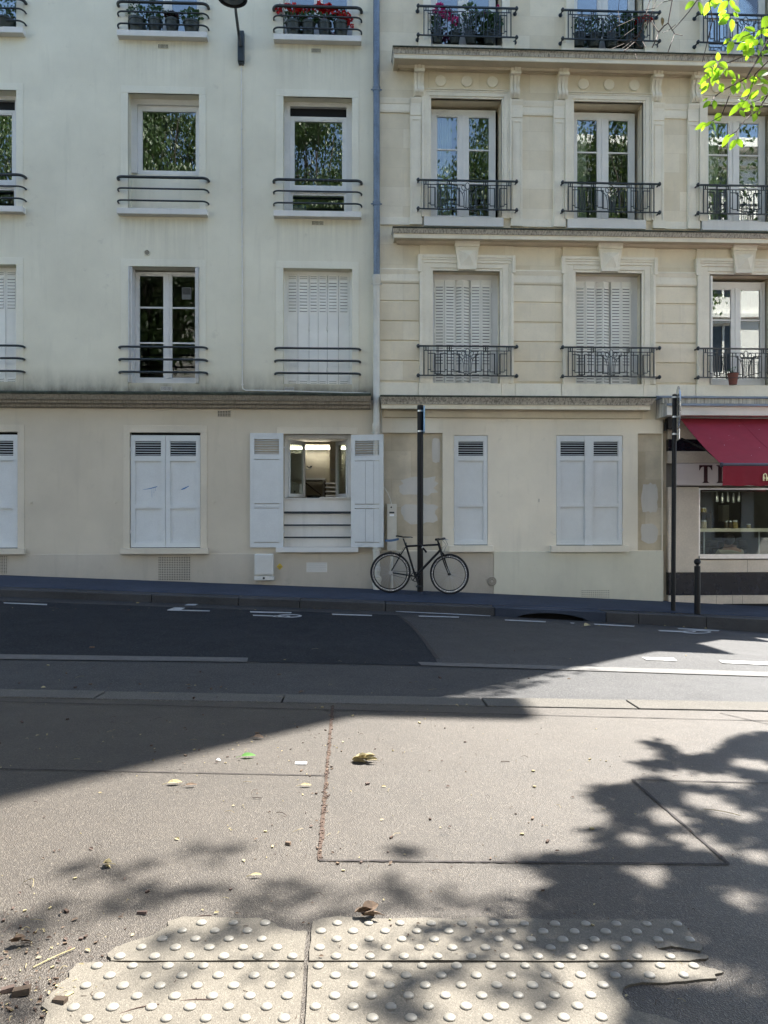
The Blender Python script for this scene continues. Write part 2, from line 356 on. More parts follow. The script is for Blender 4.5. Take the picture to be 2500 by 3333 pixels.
m_bark = M('bark', (.06, .048, .038), .9, .3, 12, .01, 30)
m_red = M('red_petals', (.52, .012, .02), .6, .35, 40)
m_pink = M('pink_petals', (.62, .045, .28), .6, .3, 40)
m_pot = M('dark_green_pot', (.022, .032, .028), .5, .2, 10)
m_terra = M('terracotta', (.16, .06, .04), .8, .2, 10)
m_red_aw = M('awning_red_canvas', (.26, .016, .032), .9, .10, 3, .001, 200)
m_red_val = M('awning_valance_canvas', (.20, .010, .022), .9, .10, 3, .001, 200)
m_marble = M('beige_marble', (.60, .525, .42), .4, .10, 2, fine=.1, fs=30)
m_pinkp = M('pinkish_sign_panel', (.62, .55, .51), .35, .04, 2)
m_maroon = M('maroon_letters', (.03, .005, .008), .4, .1, 5)
m_blackm = M('black_gloss_marble', (.010, .012, .018), .12, .3, 6)
m_cream_l = M('cream_lettering', (.85, .76, .45), .6, .05, 5)
m_yellow = M('yellow_sticker', (.60, .44, .06), .6, .1, 20)
m_boxw = M('meter_box_plastic', (.62, .62, .58), .5, .05, 5)
m_blue = M('blue_print', (.02, .07, .30), .5, .1, 10)
m_bluep = M('blue_spray_paint', (.06, .19, .42), .6, .15, 30)
m_brown = M('dry_leaf', (.105, .070, .045), .8, .45, 50)
m_straw = M('straw_leaf', (.28, .235, .125), .8, .3, 50)
m_green = leaf_mat('fresh_green_leaf', (.10, .26, .05), (.2, .4, .05), .3, .25)
m_paper = M('white_paper', (.85, .86, .88), .7, .02, 5)
m_twig = M('twig', (.075, .050, .040), .9, .4, 40)
m_curtain = M('pale_curtain', (.45, .50, .40), .9, .1, 4)
m_skin = M('skin', (.50, .30, .21), .5, .08, 10)
m_hair = M('dark_hair', (.015, .011, .009), .5, .2, 60)
m_cloth = M('cream_top', (.55, .50, .38), .9, .08, 6, .002, 120)
m_wood = M('wood', (.065, .046, .032), .5, .25, 12)
m_bmud = M('blue_mudguard', (.05, .10, .17), .45, .1, 8)
m_tube = glow('tube_light', (1, .95, .80), 4.2)
m_lampw = glow('shop_lamp', (1, .95, .75), 14)
# ================================================================ GROUND
XS = [-45, -30, -20, -14] + [i * .5 for i in range(-24, 25)] + [14, 20, 30, 45]
def strip(name, ys, fz, mat, parent=None, xs=XS, wall=None):
    mb = MB(); n = len(ys)
    mb.add([(x, y, fz(x, y)) for x in xs for y in ys], [(i * n + j, (i + 1) * n + j, (i + 1) * n + j + 1, i * n + j + 1) for i in range(len(xs) - 1) for j in range(n - 1)])
    return mb.build(name, mat, parent)
sec = lambda S: (lambda x, y: _sec(S, x, y))
pave = tag(strip('pavement', [-60, -20, -8, -4, 0, 2, 3, 4, 5, 5.725], sec(SEC), m_pave), kind='structure')
road = tag(strip('road', [6.035, 7, 8, 9, 10, 11, 11.645], sec(RSEC), m_road), kind='structure')
fpave = tag(strip('pavement', [11.94, 12.5, 13, 13.6], sec(PSEC), m_fpave), kind='structure')
tag(MB().box(-200, 200, -200, 200, -4.2, -4).build('ground', m_pave), kind='structure')
# near kerb: flush granite stones
mb = MB(); jx = [g(p, 2262 + p * .02).x for p in (-900, -300, 316, 919, 1581, 2071, 2700, 3300)]
jx = [jx[0] - 1.4 * k for k in range(12, 0, -1)] + jx + [jx[-1] + 1.4 * k for k in range(1, 12)]
for a, b in zip(jx, jx[1:]):
    A, B = a + .006, b - .006; lift = .004 + rng.uniform(0, .006)
    top = [(A, 5.735), (B, 5.735), (B, 6.028), (A, 6.028)]
    mb.prism([(x, y, zg(x, min(y, 6.02)) - .15) for x, y in top], [(x, y, _sec(SEC, x, y) + lift) for x, y in top])
tag(mb.build('kerb', m_granite, bevel=.008), kind='structure')
tag(strip('kerb_bed', [5.70, 6.06], lambda x, y: _sec(SEC, x, y) - .04, m_tar), kind='structure')
# far kerb with its gully mouth
mb = MB(); jf = [at(p, 1990, 11.65).x for p in (-700, -200, 493, 776, 976, 1255, 1611, 1973, 2079, 2300, 2560, 2900)]
jf = [jf[0] - 1.2 * k for k in range(14, 0, -1)] + jf + [jf[-1] + 1.2 * k for k in range(1, 10)]
gx0, gx1 = at(1682, 2010, 11.65).x, at(1916, 2015, 11.65).x
for a, b in zip(jf, jf[1:]):
    A, B = a + .004, b - .004; lift = rng.uniform(0, .006); mb.mi = 1 if 1500 < (A / 11.65 * F) + CX < 1960 and A > 1 else 0
    zt = lambda x: _sec(PSEC, x, 11.65) + lift; zb = lambda x: _sec(RSEC, x, 11.65) - .12
    if A < gx0 and B > gx1:
        lp = [(A, zb(A)), (gx0, zb(gx0))]
        for k in range(0, 13):
            x = gx0 + (gx1 - gx0) * k / 12; lp.append((x, zb(x) + .122 + .085 * math.sin(math.pi * k / 12) ** .7))
        lp += [(gx1, zb(gx1)), (B, zb(B)), (B, zt(B)), (A, zt(A))]
        mb.prismy(lp, 11.65, 11.932)
    else: mb.prismy([(A, zb(A)), (B, zb(B)), (B, zt(B)), (A, zt(A))], 11.65, 11.932)
fk = tag(mb.build('kerb', [m_granite_d, m_fpave], bevel=.012), kind='structure')
mb = MB(); mb.box(gx0 - .1, gx1 + .1, 11.935, 11.95, -.75, -.15); mb.build('gully_void', m_dark, fk)
# ---- joints in the pavement
def along(a, b, n): return [a + (b - a) * k / n for k in range(n + 1)]
def groove(pts, wd, off, mat, name='expansion_joint', jit=0):
    mb = MB(); L = []; Rr = []
    for i, p in enumerate(pts):
        t = (pts[min(i + 1, len(pts) - 1)] - pts[max(i - 1, 0)]); nn = Vector((-t.y, t.x, 0)).normalized()
        p = p + nn * rng.uniform(-jit, jit); hw = wd * rng.uniform(.6, 1.3) / 2
        for q, l in ((p + nn * hw, L), (p - nn * hw, Rr)): l.append((q.x, q.y, zg(q.x, q.y) + off))
    n = len(L); mb.add(L + Rr, [(i, i + 1, n + i + 1, n + i) for i in range(n - 1)])
    return mb.build(name, mat, pave)
J1, J2, J3 = g(1083, 2297), g(1040, 2803), g(2373, 2815)
groove(along(J1, J2, 60), .018, .004, m_debris, 'expansion_joint', .003)
groove(along(g(-300, 2498), g(1062, 2526), 50), .010, .004, m_tar)
groove(along(J2, J3, 60), .012, .0045, m_tar, jit=.002)
groove(along(J3, g(2057, 2539), 30), .014, .005, m_tar)
groove(along(g(2057, 2539), g(2700, 2556), 20), .012, .0045, m_tar)
groove(along(g(1083, 2297) + Vector((-4, -.02, 0)), g(3000, 2360), 60), .012, .0042, m_tar, jit=.003)
groove(along(g(2345, 2322), g(2560, 2372), 12), .012, .005, m_tar)
# ---- sheets on the road: patch, worn lines, white paint (all parts of the road)
def roadsheet(name, loop, off, mat, sub=1):
    mb = MB(); out = []
    for a, b in zip(loop, loop[1:] + loop[:1]): out += [a + (b - a) * k / sub for k in range(sub)]
    mb.poly([(p.x, p.y, zg(p.x, p.y) + off) for p in out]); return mb.build(name, mat, road)
def band(name, top, bot, off, mat, n=30):                      # ribbon between two polylines of world points
    mb = MB(); A = [top[0] + (top[1] - top[0]) * k / n for k in range(n + 1)]; B = [bot[0] + (bot[1] - bot[0]) * k / n for k in range(n + 1)]
    mb.add([(p.x, p.y, zg(p.x, p.y) + off) for p in A + B], [(i, i + 1, n + 2 + i, n + 1 + i) for i in range(n)])
    return mb.build(name, mat, road)
mb = MB(); cur = [g(*p) for p in ((1290, 2003), (1318, 2022), (1345, 2048), (1375, 2085), (1398, 2118), (1416, 2144))]
yb = 7.25
xs_ = [-14 + .5 * k for k in range(25)]
def yright(x):                                                 # the curved right end of the patch
    if x <= cur[0].x: return 11.35
    for a, b in zip(cur, cur[1:]):
        if a.x <= x <= b.x or b.x <= x <= a.x: return a.y + (b.y - a.y) * (x - a.x) / (b.x - a.x + 1e-9)
    return cur[-1].y
rows = [7.38 + (cur[0].y - 7.38) * k / 10 for k in range(11)]
def xr(y):
    for a, b in zip(cur, cur[1:]):
        if b.y <= y <= a.y: return a.x + (b.x - a.x) * (y - a.y) / (b.y - a.y)
    return cur[-1].x if y < cur[-1].y else cur[0].x
vs = []; nx = 24
for y in rows:
    e = xr(y)
    for k in range(nx + 1):
        x = -14 + (e + 14) * (k / nx) ** .8; vs.append((x, y, zg(x, y) + .004))
mb.add(vs, [(r * (nx + 1) + k, r * (nx + 1) + k + 1, (r + 1) * (nx + 1) + k + 1, (r + 1) * (nx + 1) + k) for r in range(10) for k in range(nx)])
mb.build('asphalt_patch', m_patch, road)
mb = MB(); L = [p + Vector((.012, 0, 0)) for p in cur]
mb.add([(p.x, p.y, zg(p.x, p.y) + .006) for p in cur] + [(p.x + .03, p.y, zg(p.x, p.y) + .006) for p in L], [(i, i + 1, 7 + i, 6 + i) for i in range(5)]); mb.build('patch_seam', m_tar, road)
band('worn_line', (g(-500, 2125), g(808, 2143)), (g(-500, 2142), g(804, 2157)), .008, m_wornp)
band('worn_line', (g(1360, 2157), g(2900, 2202)), (g(1372, 2168), g(2900, 2218)), .008, m_wornp)
band('worn_line', (g(2090, 2141), g(2192, 2143)), (g(2105, 2150), g(2204, 2153)), .008, m_paint, 6)
band('worn_line', (g(2340, 2151), g(2700, 2164)), (g(2352, 2160), g(2700, 2176)), .008, m_paint, 8)
S4 = lambda x, y: g(500 + x / 1.659, 1950 + y / 1.659)
S5 = lambda x, y: g(1500 + x / 1.659, 1950 + y / 1.659)
mk = lambda fn, pts, sub=1: roadsheet('road_marking', [fn(*p) for p in pts], .0095, m_paint, sub)
roadsheet('road_marking', [g(11, 1963), g(154, 1968), g(152, 1972), g(13, 1966)], .0095, m_paint)
mk(S4, [(72, 63), (112, 48), (172, 50), (148, 61), (305, 65), (302, 70), (75, 65)]); mk(S4, [(165, 37), (185, 29), (242, 30), (225, 38)])
mk(S4, [(520, 69), (745, 74), (743, 80), (523, 76)]); mk(S4, [(535, 88), (648, 92), (640, 97), (538, 94)])
mk(S4, [(963, 82), (1180, 89), (1178, 95), (966, 88)]); mk(S4, [(1430, 92), (1650, 98), (1648, 104), (1433, 98)])
mk(S4, [(1305, 67), (1700, 84), (1820, 92), (1818, 96), (1690, 90), (1310, 72)], 4)
mk(S5, [(236, 113), (460, 123), (456, 129), (240, 119)]); mk(S5, [(590, 129), (615, 131), (612, 136), (595, 135)])
mk(S5, [(718, 136), (940, 147), (934, 153), (724, 142)]); mk(S5, [(1168, 159), (1398, 172), (1390, 177), (1176, 165)])
mk(S5, [(1063, 170), (1200, 176), (1190, 182), (1075, 177)])
def ringmark(fn, cx, cy, rx, ry, th=.55):
    n = 20; mb = MB(); o = [fn(cx + rx * math.cos(2 * math.pi * k / n), cy + ry * math.sin(2 * math.pi * k / n)) for k in range(n)]
    i_ = [fn(cx + (rx - 16) * math.cos(2 * math.pi * k / n), cy + ry * th * math.sin(2 * math.pi * k / n)) for k in range(n)]
    mb.add([(p.x, p.y, zg(p.x, p.y) + .0095) for p in o + i_], [(k, (k + 1) % n, n + (k + 1) % n, n + k) for k in range(n)]); mb.build('road_marking', m_paint, road)
ringmark(S4, 735, 94, 66, 9); ringmark(S4, 690, 96, 50, 5); ringmark(S5, 1275, 181, 78, 9); ringmark(S5, 1225, 179, 45, 5)

# ---- tactile slabs with domes
T8 = lambda x, y: g(x * 1.507, 2600 + y * 1.507)
def jagged(pts, k=3, amp=.006):
    out = []
    for a, b in zip(pts, pts[1:] + pts[:1]):
        for i in range(k): p = a + (b - a) * i / k; out.append(p + Vector((rng.uniform(-amp, amp), rng.uniform(-amp, amp), 0)) if i else p)
    return out
SL = {
 'ul': [(657, 354), (450, 354), (240, 354), (233, 338), (250, 324), (285, 312), (330, 299), (365, 277), (361, 269), (400, 258), (450, 259), (500, 262), (560, 261), (592, 272), (604, 282), (636, 290), (664, 290)],
 'ur': [(668, 354), (672, 290), (676, 268), (700, 262), (735, 257), (780, 262), (850, 263), (930, 260), (980, 265), (1040, 260), (1100, 264), (1150, 262), (1190, 267), (1240, 262), (1290, 267), (1340, 262), (1380, 268), (1420, 263), (1468, 265), (1518, 324), (1512, 333), (1480, 327), (1450, 322), (1418, 328), (1445, 336), (1500, 337), (1528, 343), (1526, 350), (1490, 354), (1080, 354)],
 'll': [(656, 358), (450, 358), (258, 358), (200, 357), (165, 360), (150, 376), (148, 392), (132, 400), (120, 418), (98, 436), (90, 452), (104, 462), (95, 490), (70, 540), (40, 640), (640, 640), (646, 500)],
 'lr': [(666, 358), (1080, 358), (1500, 358), (1520, 366), (1545, 372), (1563, 378), (1545, 383), (1548, 392), (1500, 396), (1440, 402), (1385, 401), (1350, 410), (1344, 424), (1352, 440), (1368, 462), (1420, 472), (1470, 488), (1510, 560), (1540, 640), (650, 640), (658, 500)]}
SEAM = T8(800, 356); JX = T8(662, 356).x
def inside(p, L):
    c = False
    for a, b in zip(L, L[1:] + L[:1]):
        if (a.y > p[1]) != (b.y > p[1]) and p[0] < (b.x - a.x) * (p[1] - a.y) / (b.y - a.y) + a.x: c = not c
    return c
def edged(p, L):
    return min(abs((Vector((b.x - a.x, b.y - a.y)).normalized()).cross(Vector((p[0] - a.x, p[1] - a.y)))) if 0 <= (Vector((p[0] - a.x, p[1] - a.y)).dot(Vector((b.x - a.x, b.y - a.y)))) <= (b - a).length ** 2 + .001 else 9 for a, b in zip(L, L[1:] + L[:1]))
LBL = {'ul': 'beige tactile slab with raised domes, back left, its far left corner broken away',
       'ur': 'beige tactile slab with raised domes, back right, under the curled brown leaf',
       'll': 'beige tactile slab with raised domes, front left, with wood chips on it',
       'lr': 'beige tactile slab with raised domes, front right, crossed by a dark branch shadow'}
for k, pts in SL.items():
    W = jagged([T8(*p) for p in pts], 3, .0035)
    t = thing('tactile_slab', LBL[k], 'tactile paving', (W[0].x, W[0].y, zg(W[0].x, W[0].y)), 'domed tactile slabs at the crossing')
    mb = MB(); mb.prism([(p.x, p.y, zg(p.x, p.y) - .01) for p in W], [(p.x, p.y, zg(p.x, p.y) + .007) for p in W]); mb.build('slab', m_tact, t)
    sd = MB()
    for r in range(-12, 10):
        y = SEAM.y + .026 + .0495 * r if r >= 0 else SEAM.y - .026 + .0495 * (r + 1)
        for c in range(-16, 17):
            x = JX + (.092 if r % 2 == 0 else .038) + .108 * c
            if not (k[1] == 'r') == (x > JX) or (k[0] == 'u') != (r >= 0): continue
            if x < JX: x += -.03
            if y < 1.2 or not inside((x, y), W) or edged((x, y), W) < .012: continue
            q = rng.uniform(.92, 1.05); z = zg(x, y) + .007
            sd.lathe((x, y, z), [(.0178 * q, -.001), (.0170 * q, .0026), (.0145 * q, .005), (.010 * q, .0065), (.004, .0071), (.001, .0072)], 14)
    sd.build('domes', m_stud, t, smooth=True)
# ================================================================ BUILDING HELPERS
XM = PX(1235)                                                 # the party line between the two houses
XR = 8.45                                                     # the stone house's right corner
ZTOP = 23.0
def wall(mb, x0, x1, z0, z1, ops, y0=D, th=.4):
    """wall slab with openings (x0,x1,z0,z1[,depth]) cut through, reveals included"""
    xs = sorted({x0, x1} | {v for o in ops for v in o[:2] if x0 < v < x1}); zs = sorted({z0, z1} | {v for o in ops for v in o[2:4] if z0 < v < z1})
    ix = {}; mb0 = len(mb.v)
    def V(x, y, z):
        k = (round(x, 5), round(y, 5), round(z, 5))
        if k not in ix: ix[k] = len(mb.v); mb.v.append((x, y, z))
        return ix[k]
    def hole(a, b, c, d): return any(o[0] - 1e-6 <= a and b <= o[1] + 1e-6 and o[2] - 1e-6 <= c and d <= o[3] + 1e-6 for o in ops)
    solid = {}
    for i in range(len(xs) - 1):
        for j in range(len(zs) - 1): solid[i, j] = not hole(xs[i], xs[i + 1], zs[j], zs[j + 1])
    def q(*p): mb.f.append([V(*a) for a in p]); mb.m.append(mb.mi)
    y1 = y0 + th
    for (i, j), s in solid.items():
        if not s: continue
        a, b, c, d = xs[i], xs[i + 1], zs[j], zs[j + 1]
        q((a, y0, c), (b, y0, c), (b, y0, d), (a, y0, d)); q((a, y1, c), (a, y1, d), (b, y1, d), (b, y1, c))
        if not solid.get((i - 1, j)): q((a, y0, c), (a, y0, d), (a, y1, d), (a, y1, c))
        if not solid.get((i + 1, j)): q((b, y0, c), (b, y1, c), (b, y1, d), (b, y0, d))
        if not solid.get((i, j - 1)): q((a, y0, c), (a, y1, c), (b, y1, c), (b, y0, c))
        if not solid.get((i, j + 1)): q((a, y0, d), (b, y0, d), (b, y1, d), (a, y1, d))
def casement(par, x0, x1, z0, z1, yf, rows, cols=2, ow=.07, mid=.115, bar=.028, wb=.09, wt=.07, mat=None, glass=None, th=.06):
    """glazed window: frame mesh with panes as its children. rows: fractions of the glass height where bars sit"""
    mat = mat or m_pvc; glass = glass or m_glass; mb = MB(); mb.frame(x0, x1, z0, z1, yf, yf + th, ow, ow, wt, wb); ga, gb, gc, gd = x0 + ow, x1 - ow, z0 + wb, z1 - wt
    sp = [(ga, gb)]
    if cols == 2:
        xm = (ga + gb) / 2; mb.box(xm - mid / 2, xm + mid / 2, yf + .001, yf + th - .002, gc, gd); mb.box(xm - .02, xm + .02, yf - .012, yf + .001, gc, gd); sp = [(ga, xm - mid / 2), (xm + mid / 2, gb)]
    sash = .022
    zs = [gc] + [gd - (gd - gc) * r for r in sorted(rows, reverse=True)] + [gd]; pn = []
    for a, b in sp:
        mb.frame(a, b, gc, gd, yf + .006, yf + th - .008, sash)
        for z in zs[1:-1]: mb.box(a + sash, b - sash, yf + .010, yf + th - .012, z - bar / 2, z + bar / 2)
        for c, d in zip(zs, zs[1:]): pn.append((a + sash, b - sash, c + (sash if c == gc else bar / 2), d - (sash if d == gd else bar / 2)))
    w_ = mb.build('window', mat, par, bevel=.003)
    for a, b, c, d in pn: MB().box(a, b, yf + .022, yf + .028, c, d).build('pane', glass, w_)
    return w_
def room_box(mb, x0, x1, y0, y1, z0, z1, t=.12):
    mb.box(x0, x1, y1, y1 + t, z0, z1); mb.box(x0 - t, x0, y0, y1 + t, z0, z1); mb.box(x1, x1 + t, y0, y1 + t, z0, z1)
    mb.box(x0 - t, x1 + t, y0, y1 + t, z0 - t, z0); mb.box(x0 - t, x1 + t, y0, y1 + t, z1, z1 + t)
def grille(par, px0, py0, px1, py1, nx, nz, p=.004, mat=None, name='vent', frac=.66, rnd=False, stag=False):
    """vent: a plate with its dark openings, one mesh with two materials"""
    x0, x1, z0, z1 = PX(px0), PX(px1), PZ((px0 + px1) / 2, py1), PZ((px0 + px1) / 2, py0); mb = MB(); mb.box(x0, x1, D - p - .006, D + .05, z0, z1); mb.mi = 1
    sx, sz = (x1 - x0) / (nx + .4), (z1 - z0) / (nz + .4)
    for i in range(nx):
        for j in range(nz):
            if stag and i == nx - 1 and j % 2: continue
            cx = x0 + sx * (i + .7 + (.5 if stag and j % 2 else 0)); cz = z0 + sz * (j + .7)
            if rnd: mb.lathe((cx, D - p - .005, cz), [(min(sx, sz) * frac / 2, 0), (min(sx, sz) * frac / 2, -.0025)], 8, (0, 1, 0))
            else: mb.box(cx - sx * frac / 2, cx + sx * frac / 2, D - p - .0085, D - p - .005, cz - sz * frac / 2, cz + sz * frac / 2)
    return mb.build(name, [mat or m_render, m_dark], par)
def rail3(par, x0, x1, zs, rs, p=.13, name='guard_rail'):
    mb = MB()
    for z, r in zip(zs, rs):
        c = p * .75; pts = [(x0, D + .02, z - .002), (x0, D - p + c, z)]
        for k in range(1, 6): a = math.pi / 2 * k / 6; pts.append((x0 + c * (1 - math.cos(a)), D - p + c - c * math.sin(a), z))
        L = pts + [(x0 + c, D - p, z)]; Rr = [(x0 + x1 - x, y, z_) for x, y, z_ in reversed(L)]; n = 8
        mb.tube(L + [(x0 + c + (x1 - x0 - 2 * c) * k / n, D - p, z - .002 * math.sin(math.pi * k / n)) for k in range(1, n)] + Rr, r, 10)
    return mb.build(name, m_iron, par, smooth=50)
def louvre_shutter(par, x0, x1, z0, z1, yf, hinge_left=True, proud=False, slats=6, planks=False, closed_dark=True, topf=.054, louf=.185, rail=.045, midf=.632, th=.05, extra=None):
    """panelled shutter leaf; its louvred head shows dark gaps. yf = front plane"""
    W, H = x1 - x0, z1 - z0; mb = MB(); st = W * .125; y1 = yf + th
    zt = z1 - H * topf; zl = z1 - H * louf; zp = zl - H * rail; zm = z1 - H * midf + H * .012; zm2 = zm - H * .034; zb = z0 + H * .042
    mb.box(x0, x0 + st, yf, y1, z0, z1); mb.box(x1 - st, x1, yf, y1, z0, z1)
    for a, b in ((zt, z1), (zp, zl), (zm2, zm), (z0, zb)): mb.box(x0 + st, x1 - st, yf + .0005, y1 - .0005, a, b)
    for i in range(slats):
        c = zl + (zt - zl) * (i + .5) / slats; h = (zt - zl) / slats
        mb.obox(((x0 + x1) / 2, yf + th * .5, c), (W / 2 - st + .002, 0, 0), (0, .020, h * .11), (0, .002, h * .09))
    for a, b in ((zm, zp), (zb, zm2)):
        if proud: mb.box(x0 + st - .012, x1 - st + .012, yf - .008, y1 - .012, a - .012 * 0 + .01, b - .01)
        else: mb.box(x0 + st, x1 - st, yf + .024, y1 - .006, a, b)
        if planks:
            mb.mi = 1
            for f in (.44, .78): x = x0 + st + (W - 2 * st) * f; mb.box(x - .0015, x + .0015, yf - .0095, yf - .007, a + .015, b - .015)
            mb.mi = 0
    xm = (x0 + x1) / 2; mb.tube([(xm - .022, yf - .004, zm - H * .016), (xm - .01, yf - .018, zm - H * .018), (xm + .012, yf - .018, zm - H * .015), (xm + .02, yf - .003, zm - H * .016)], .004, 6)
    if extra: extra(mb, yf)
    s = mb.build('shutter', [m_shutter, m_tar, m_bluep], par, bevel=.0025)
    hx = x0 if hinge_left else x1
    for zf in (.125, .86):
        h = MB(); z = z1 - H * zf; h.lathe((hx, yf - .006, z - .035), [(.010, 0), (.010, .045), (.007, .046), (.007, .07)], 8); h.box(hx - .025, hx + .025, yf - .007, yf - .002, z - .012, z + .012)
        h.build('hinge', m_white, s)
    if not closed_dark: return s
    return s
def folding_leaf(par, x0, x1, z0, z1, yf, full=False, fold=0.0, rid=True):
    """one leaf of a folding metal shutter with pressed louvres"""
    mb = MB(); W, H = x1 - x0, z1 - z0; th = .018
    a0, a1 = Vector((x0, yf + (fold if rid else 0), 0)), Vector((x1, yf + (0 if rid else fold), 0)); ux = (a1 - a0); L = ux.length; ux.normalize(); ny = Vector((-ux.y, ux.x, 0))
    def lb(u0, u1, d0, d1, za, zb): c = a0 + ux * (u0 + u1) / 2 * L + ny * (d0 + d1) / 2; c.z = (za + zb) / 2; mb.obox(c, ux * (u1 - u0) / 2 * L, ny * (d1 - d0) / 2, (0, 0, (zb - za) / 2))
    lb(.015, .985, 0, th, z0, z1); lb(.015, .09, -.006, 0, z0, z1); lb(.91, .985, -.006, 0, z0, z1)
    def lou(za, zb, n):
        for i in range(n):
            c = zb - (zb - za) * (i + .5) / n; h = (zb - za) / n; ce = a0 + ux * .5 * L + ny * -.005; ce.z = c
            mb.obox(ce, ux * L * .34, ny * .009 + Vector((0, 0, h * .16)), Vector((0, 0, h * .22)))
            mb.mi = 1; cg = a0 + ux * .5 * L + ny * -.0015; cg.z = c - h * .40; mb.obox(cg, ux * L * .33, ny * .002, Vector((0, 0, h * (.16 if full else .09)))); mb.mi = 0
    if full: lou(z0 + H * .20, z1 - H * .045, 26); lou(z0 + H * .035, z0 + H * .155, 4)
    else:
        lou(z0 + H * .66, z1 - H * .055, 10); lou(z1 - H * .04, z1 - H * .008, 2); lou(z0 + H * .01, z0 + H * .045, 2)
    s = mb.build('shutter_leaf', [m_metal_sh, m_slot], par)
    h = MB()
    for f in (.10, .49, .87): h.lathe((x0 if rid else x1, yf - .012, z1 - H * f - .04), [(.009, 0), (.009, .08)], 8)
    h.build('hinge', m_metal_sh, s)
    return s
def cornice(par, prof, x0, x1, mats, name='cornice', ends=(0, 0)):
    """horizontal moulding; prof = list of (projection, z, material) running down the face; x0/x1 ends return by projecting too"""
    mb = MB(); n = len(prof)
    a = [(x0 - p * ends[0], D - p, z) for p, z, _ in prof]; b = [(x1 + p * ends[1], D - p, z) for p, z, _ in prof]
    ba = [(x0 - p * ends[0], D + .3, z) for p, z, _ in prof]; bb = [(x1 + p * ends[1], D + .3, z) for p, z, _ in prof]
    segs = 1
    for i in range(n - 1):
        mb.mi = prof[i][2]; mb.add([a[i], b[i], b[i + 1], a[i + 1]], [(0, 1, 2, 3)])
        mb.add([ba[i], a[i], a[i + 1], ba[i + 1]], [(0, 1, 2, 3)]); mb.add([b[i], bb[i], bb[i + 1], b[i + 1]], [(0, 1, 2, 3)])
    mb.mi = prof[0][2]; mb.add([a[0], b[0], bb[0], ba[0]], [(0, 1, 2, 3)]); mb.mi = prof[-1][2]; mb.add([a[-1], b[-1], bb[-1], ba[-1]], [(0, 1, 2, 3)])
    mb.add([ba[0], bb[0], bb[-1], ba[-1]], [(0, 1, 2, 3)])
    return mb.build(name, mats, par)

# ================================================================ LEFT HOUSE
LH = thing('apartment_house', 'pale rendered apartment house with dark tubular window rails, on the left behind the pavement', 'building', (-6, D, zg(-6, D)))
XL = -20.0
oB = (PX(417.5), PX(648)); oC = (PX(922.5), PX(1146)); sh = PX(53) - oB[1]; oA = (oB[0] + sh, oB[1] + sh); oZ = (oA[0] + sh, oA[1] + sh)
COLS = [('Z', oZ), ('A', oA), ('B', oB), ('C', oC)]
z4s, z3s, z3t = PZ(530, 114), PZ(530, 687), PZ(530, 305); z4t = z4s + (z3t - z3s)
z2t, z2b = PZ(530, 868), PZ(530, 1247); z2Ct, z2Cb = PZ(1033, 875), PZ(1033, 1250)
zgt, zgb = PZ(530, 1408), PZ(530, 1784)
zCt, zCb = PZ(1033, 1413), PZ(1033, 1781)
oG = (PX(423), PX(652.5)); oGA = (oG[0] + sh, oG[1] + sh); oGC = (PX(924), PX(1142))
up = []
for k, o in COLS:
    up += [(*o, z4s, z4t), (*o, z3s, z3t), (*o, z2b, z2t)]
    for j in (1, 2, 3): up.append((*o, z4s + (z4s - z3s) * j, z4t + (z4s - z3s) * j))
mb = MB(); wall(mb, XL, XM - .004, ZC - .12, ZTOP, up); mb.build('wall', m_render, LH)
mb = MB(); wall(mb, XL, XM - .004, -2.2, ZC - .12, [(*oG, zgb, zgt), (*oGA, zgb, zgt), (oG[0] + 2 * sh, oG[1] + 2 * sh, zgb, zgt), (*oGC, zCb, zCt)]); mb.build('wall', m_ground, LH)
zpl = PZ(600, 1803)
mb = MB(); mb.box(XL, XM - .003, D - .012, D + .05, -2.2, zpl); mb.build('plinth', m_plinth, LH, bevel=.004)
# cornice over the ground floor
zz = lambda py, p, px=600: PZ(px, py, p)
prof = [(.30, zz(1275, .30), 0), (.315, zz(1278, .315), 0), (.305, zz(1285, .30), 1), (.29, zz(1286, .29), 1), (.26, zz(1296, .26), 1), (.245, zz(1300, .24), 1), (.245, zz(1301.5, .24), 1), (.19, zz(1303, .19), 1), (.185, zz(1312, .18), 1), (.17, zz(1314, .17), 1), (.10, zz(1315.5, .1), 1), (.09, zz(1325, .09), 1), (.05, zz(1329, .05), 1), (0, zz(1330, 0), 1)]
cornice(LH, prof, XL, PX(1207, .28), [m_moss, m_cornice_l])
# shell behind: party walls, floors, back, roof
mb = MB()
for z in (ZC - .45, z3s - .55, z4s - .55, z4s + 2.6, z4s + 5.6, z4s + 8.6): mb.box(XL + .3, XM - .05, D + .42, D + 9.6, z - .1, z + .1)
for x in (oB[0] - 1.3, oC[0] - .85): mb.box(x - .08, x + .08, D + .42, D + 6, ZC - .35, ZTOP - .5)
mb.box(XL + .3, XM - .05, D + 6, D + 6.15, ZC - .35, ZTOP - .5)
mb.build('interior', m_room, LH)
mb = MB(); mb.box(XL, XM - .004, D + .402, D + 10, ZTOP - .45, ZTOP); mb.box(XL, XM - .004, D + 9.7, D + 10, -2, ZTOP - .46); mb.box(XL, XL + .25, D + .402, D + 9.69, -2, ZTOP - .46); mb.build('roof', m_zinc, LH)
def surround(x0, x1, z0, z1, mat, sw=(.13, .12, .125), bot=None):
    m_ = MB(); s = sw; zb = z0 if bot is None else bot
    m_.box(x0 - s[0], x0, D - .010, D + .03, zb, z1); m_.box(x1, x1 + s[1], D - .010, D + .03, zb, z1); m_.box(x0 - s[0], x1 + s[1], D - .0102, D + .03, z1, z1 + s[2])
    m_.build('window_surround', mat, LH, bevel=.004)
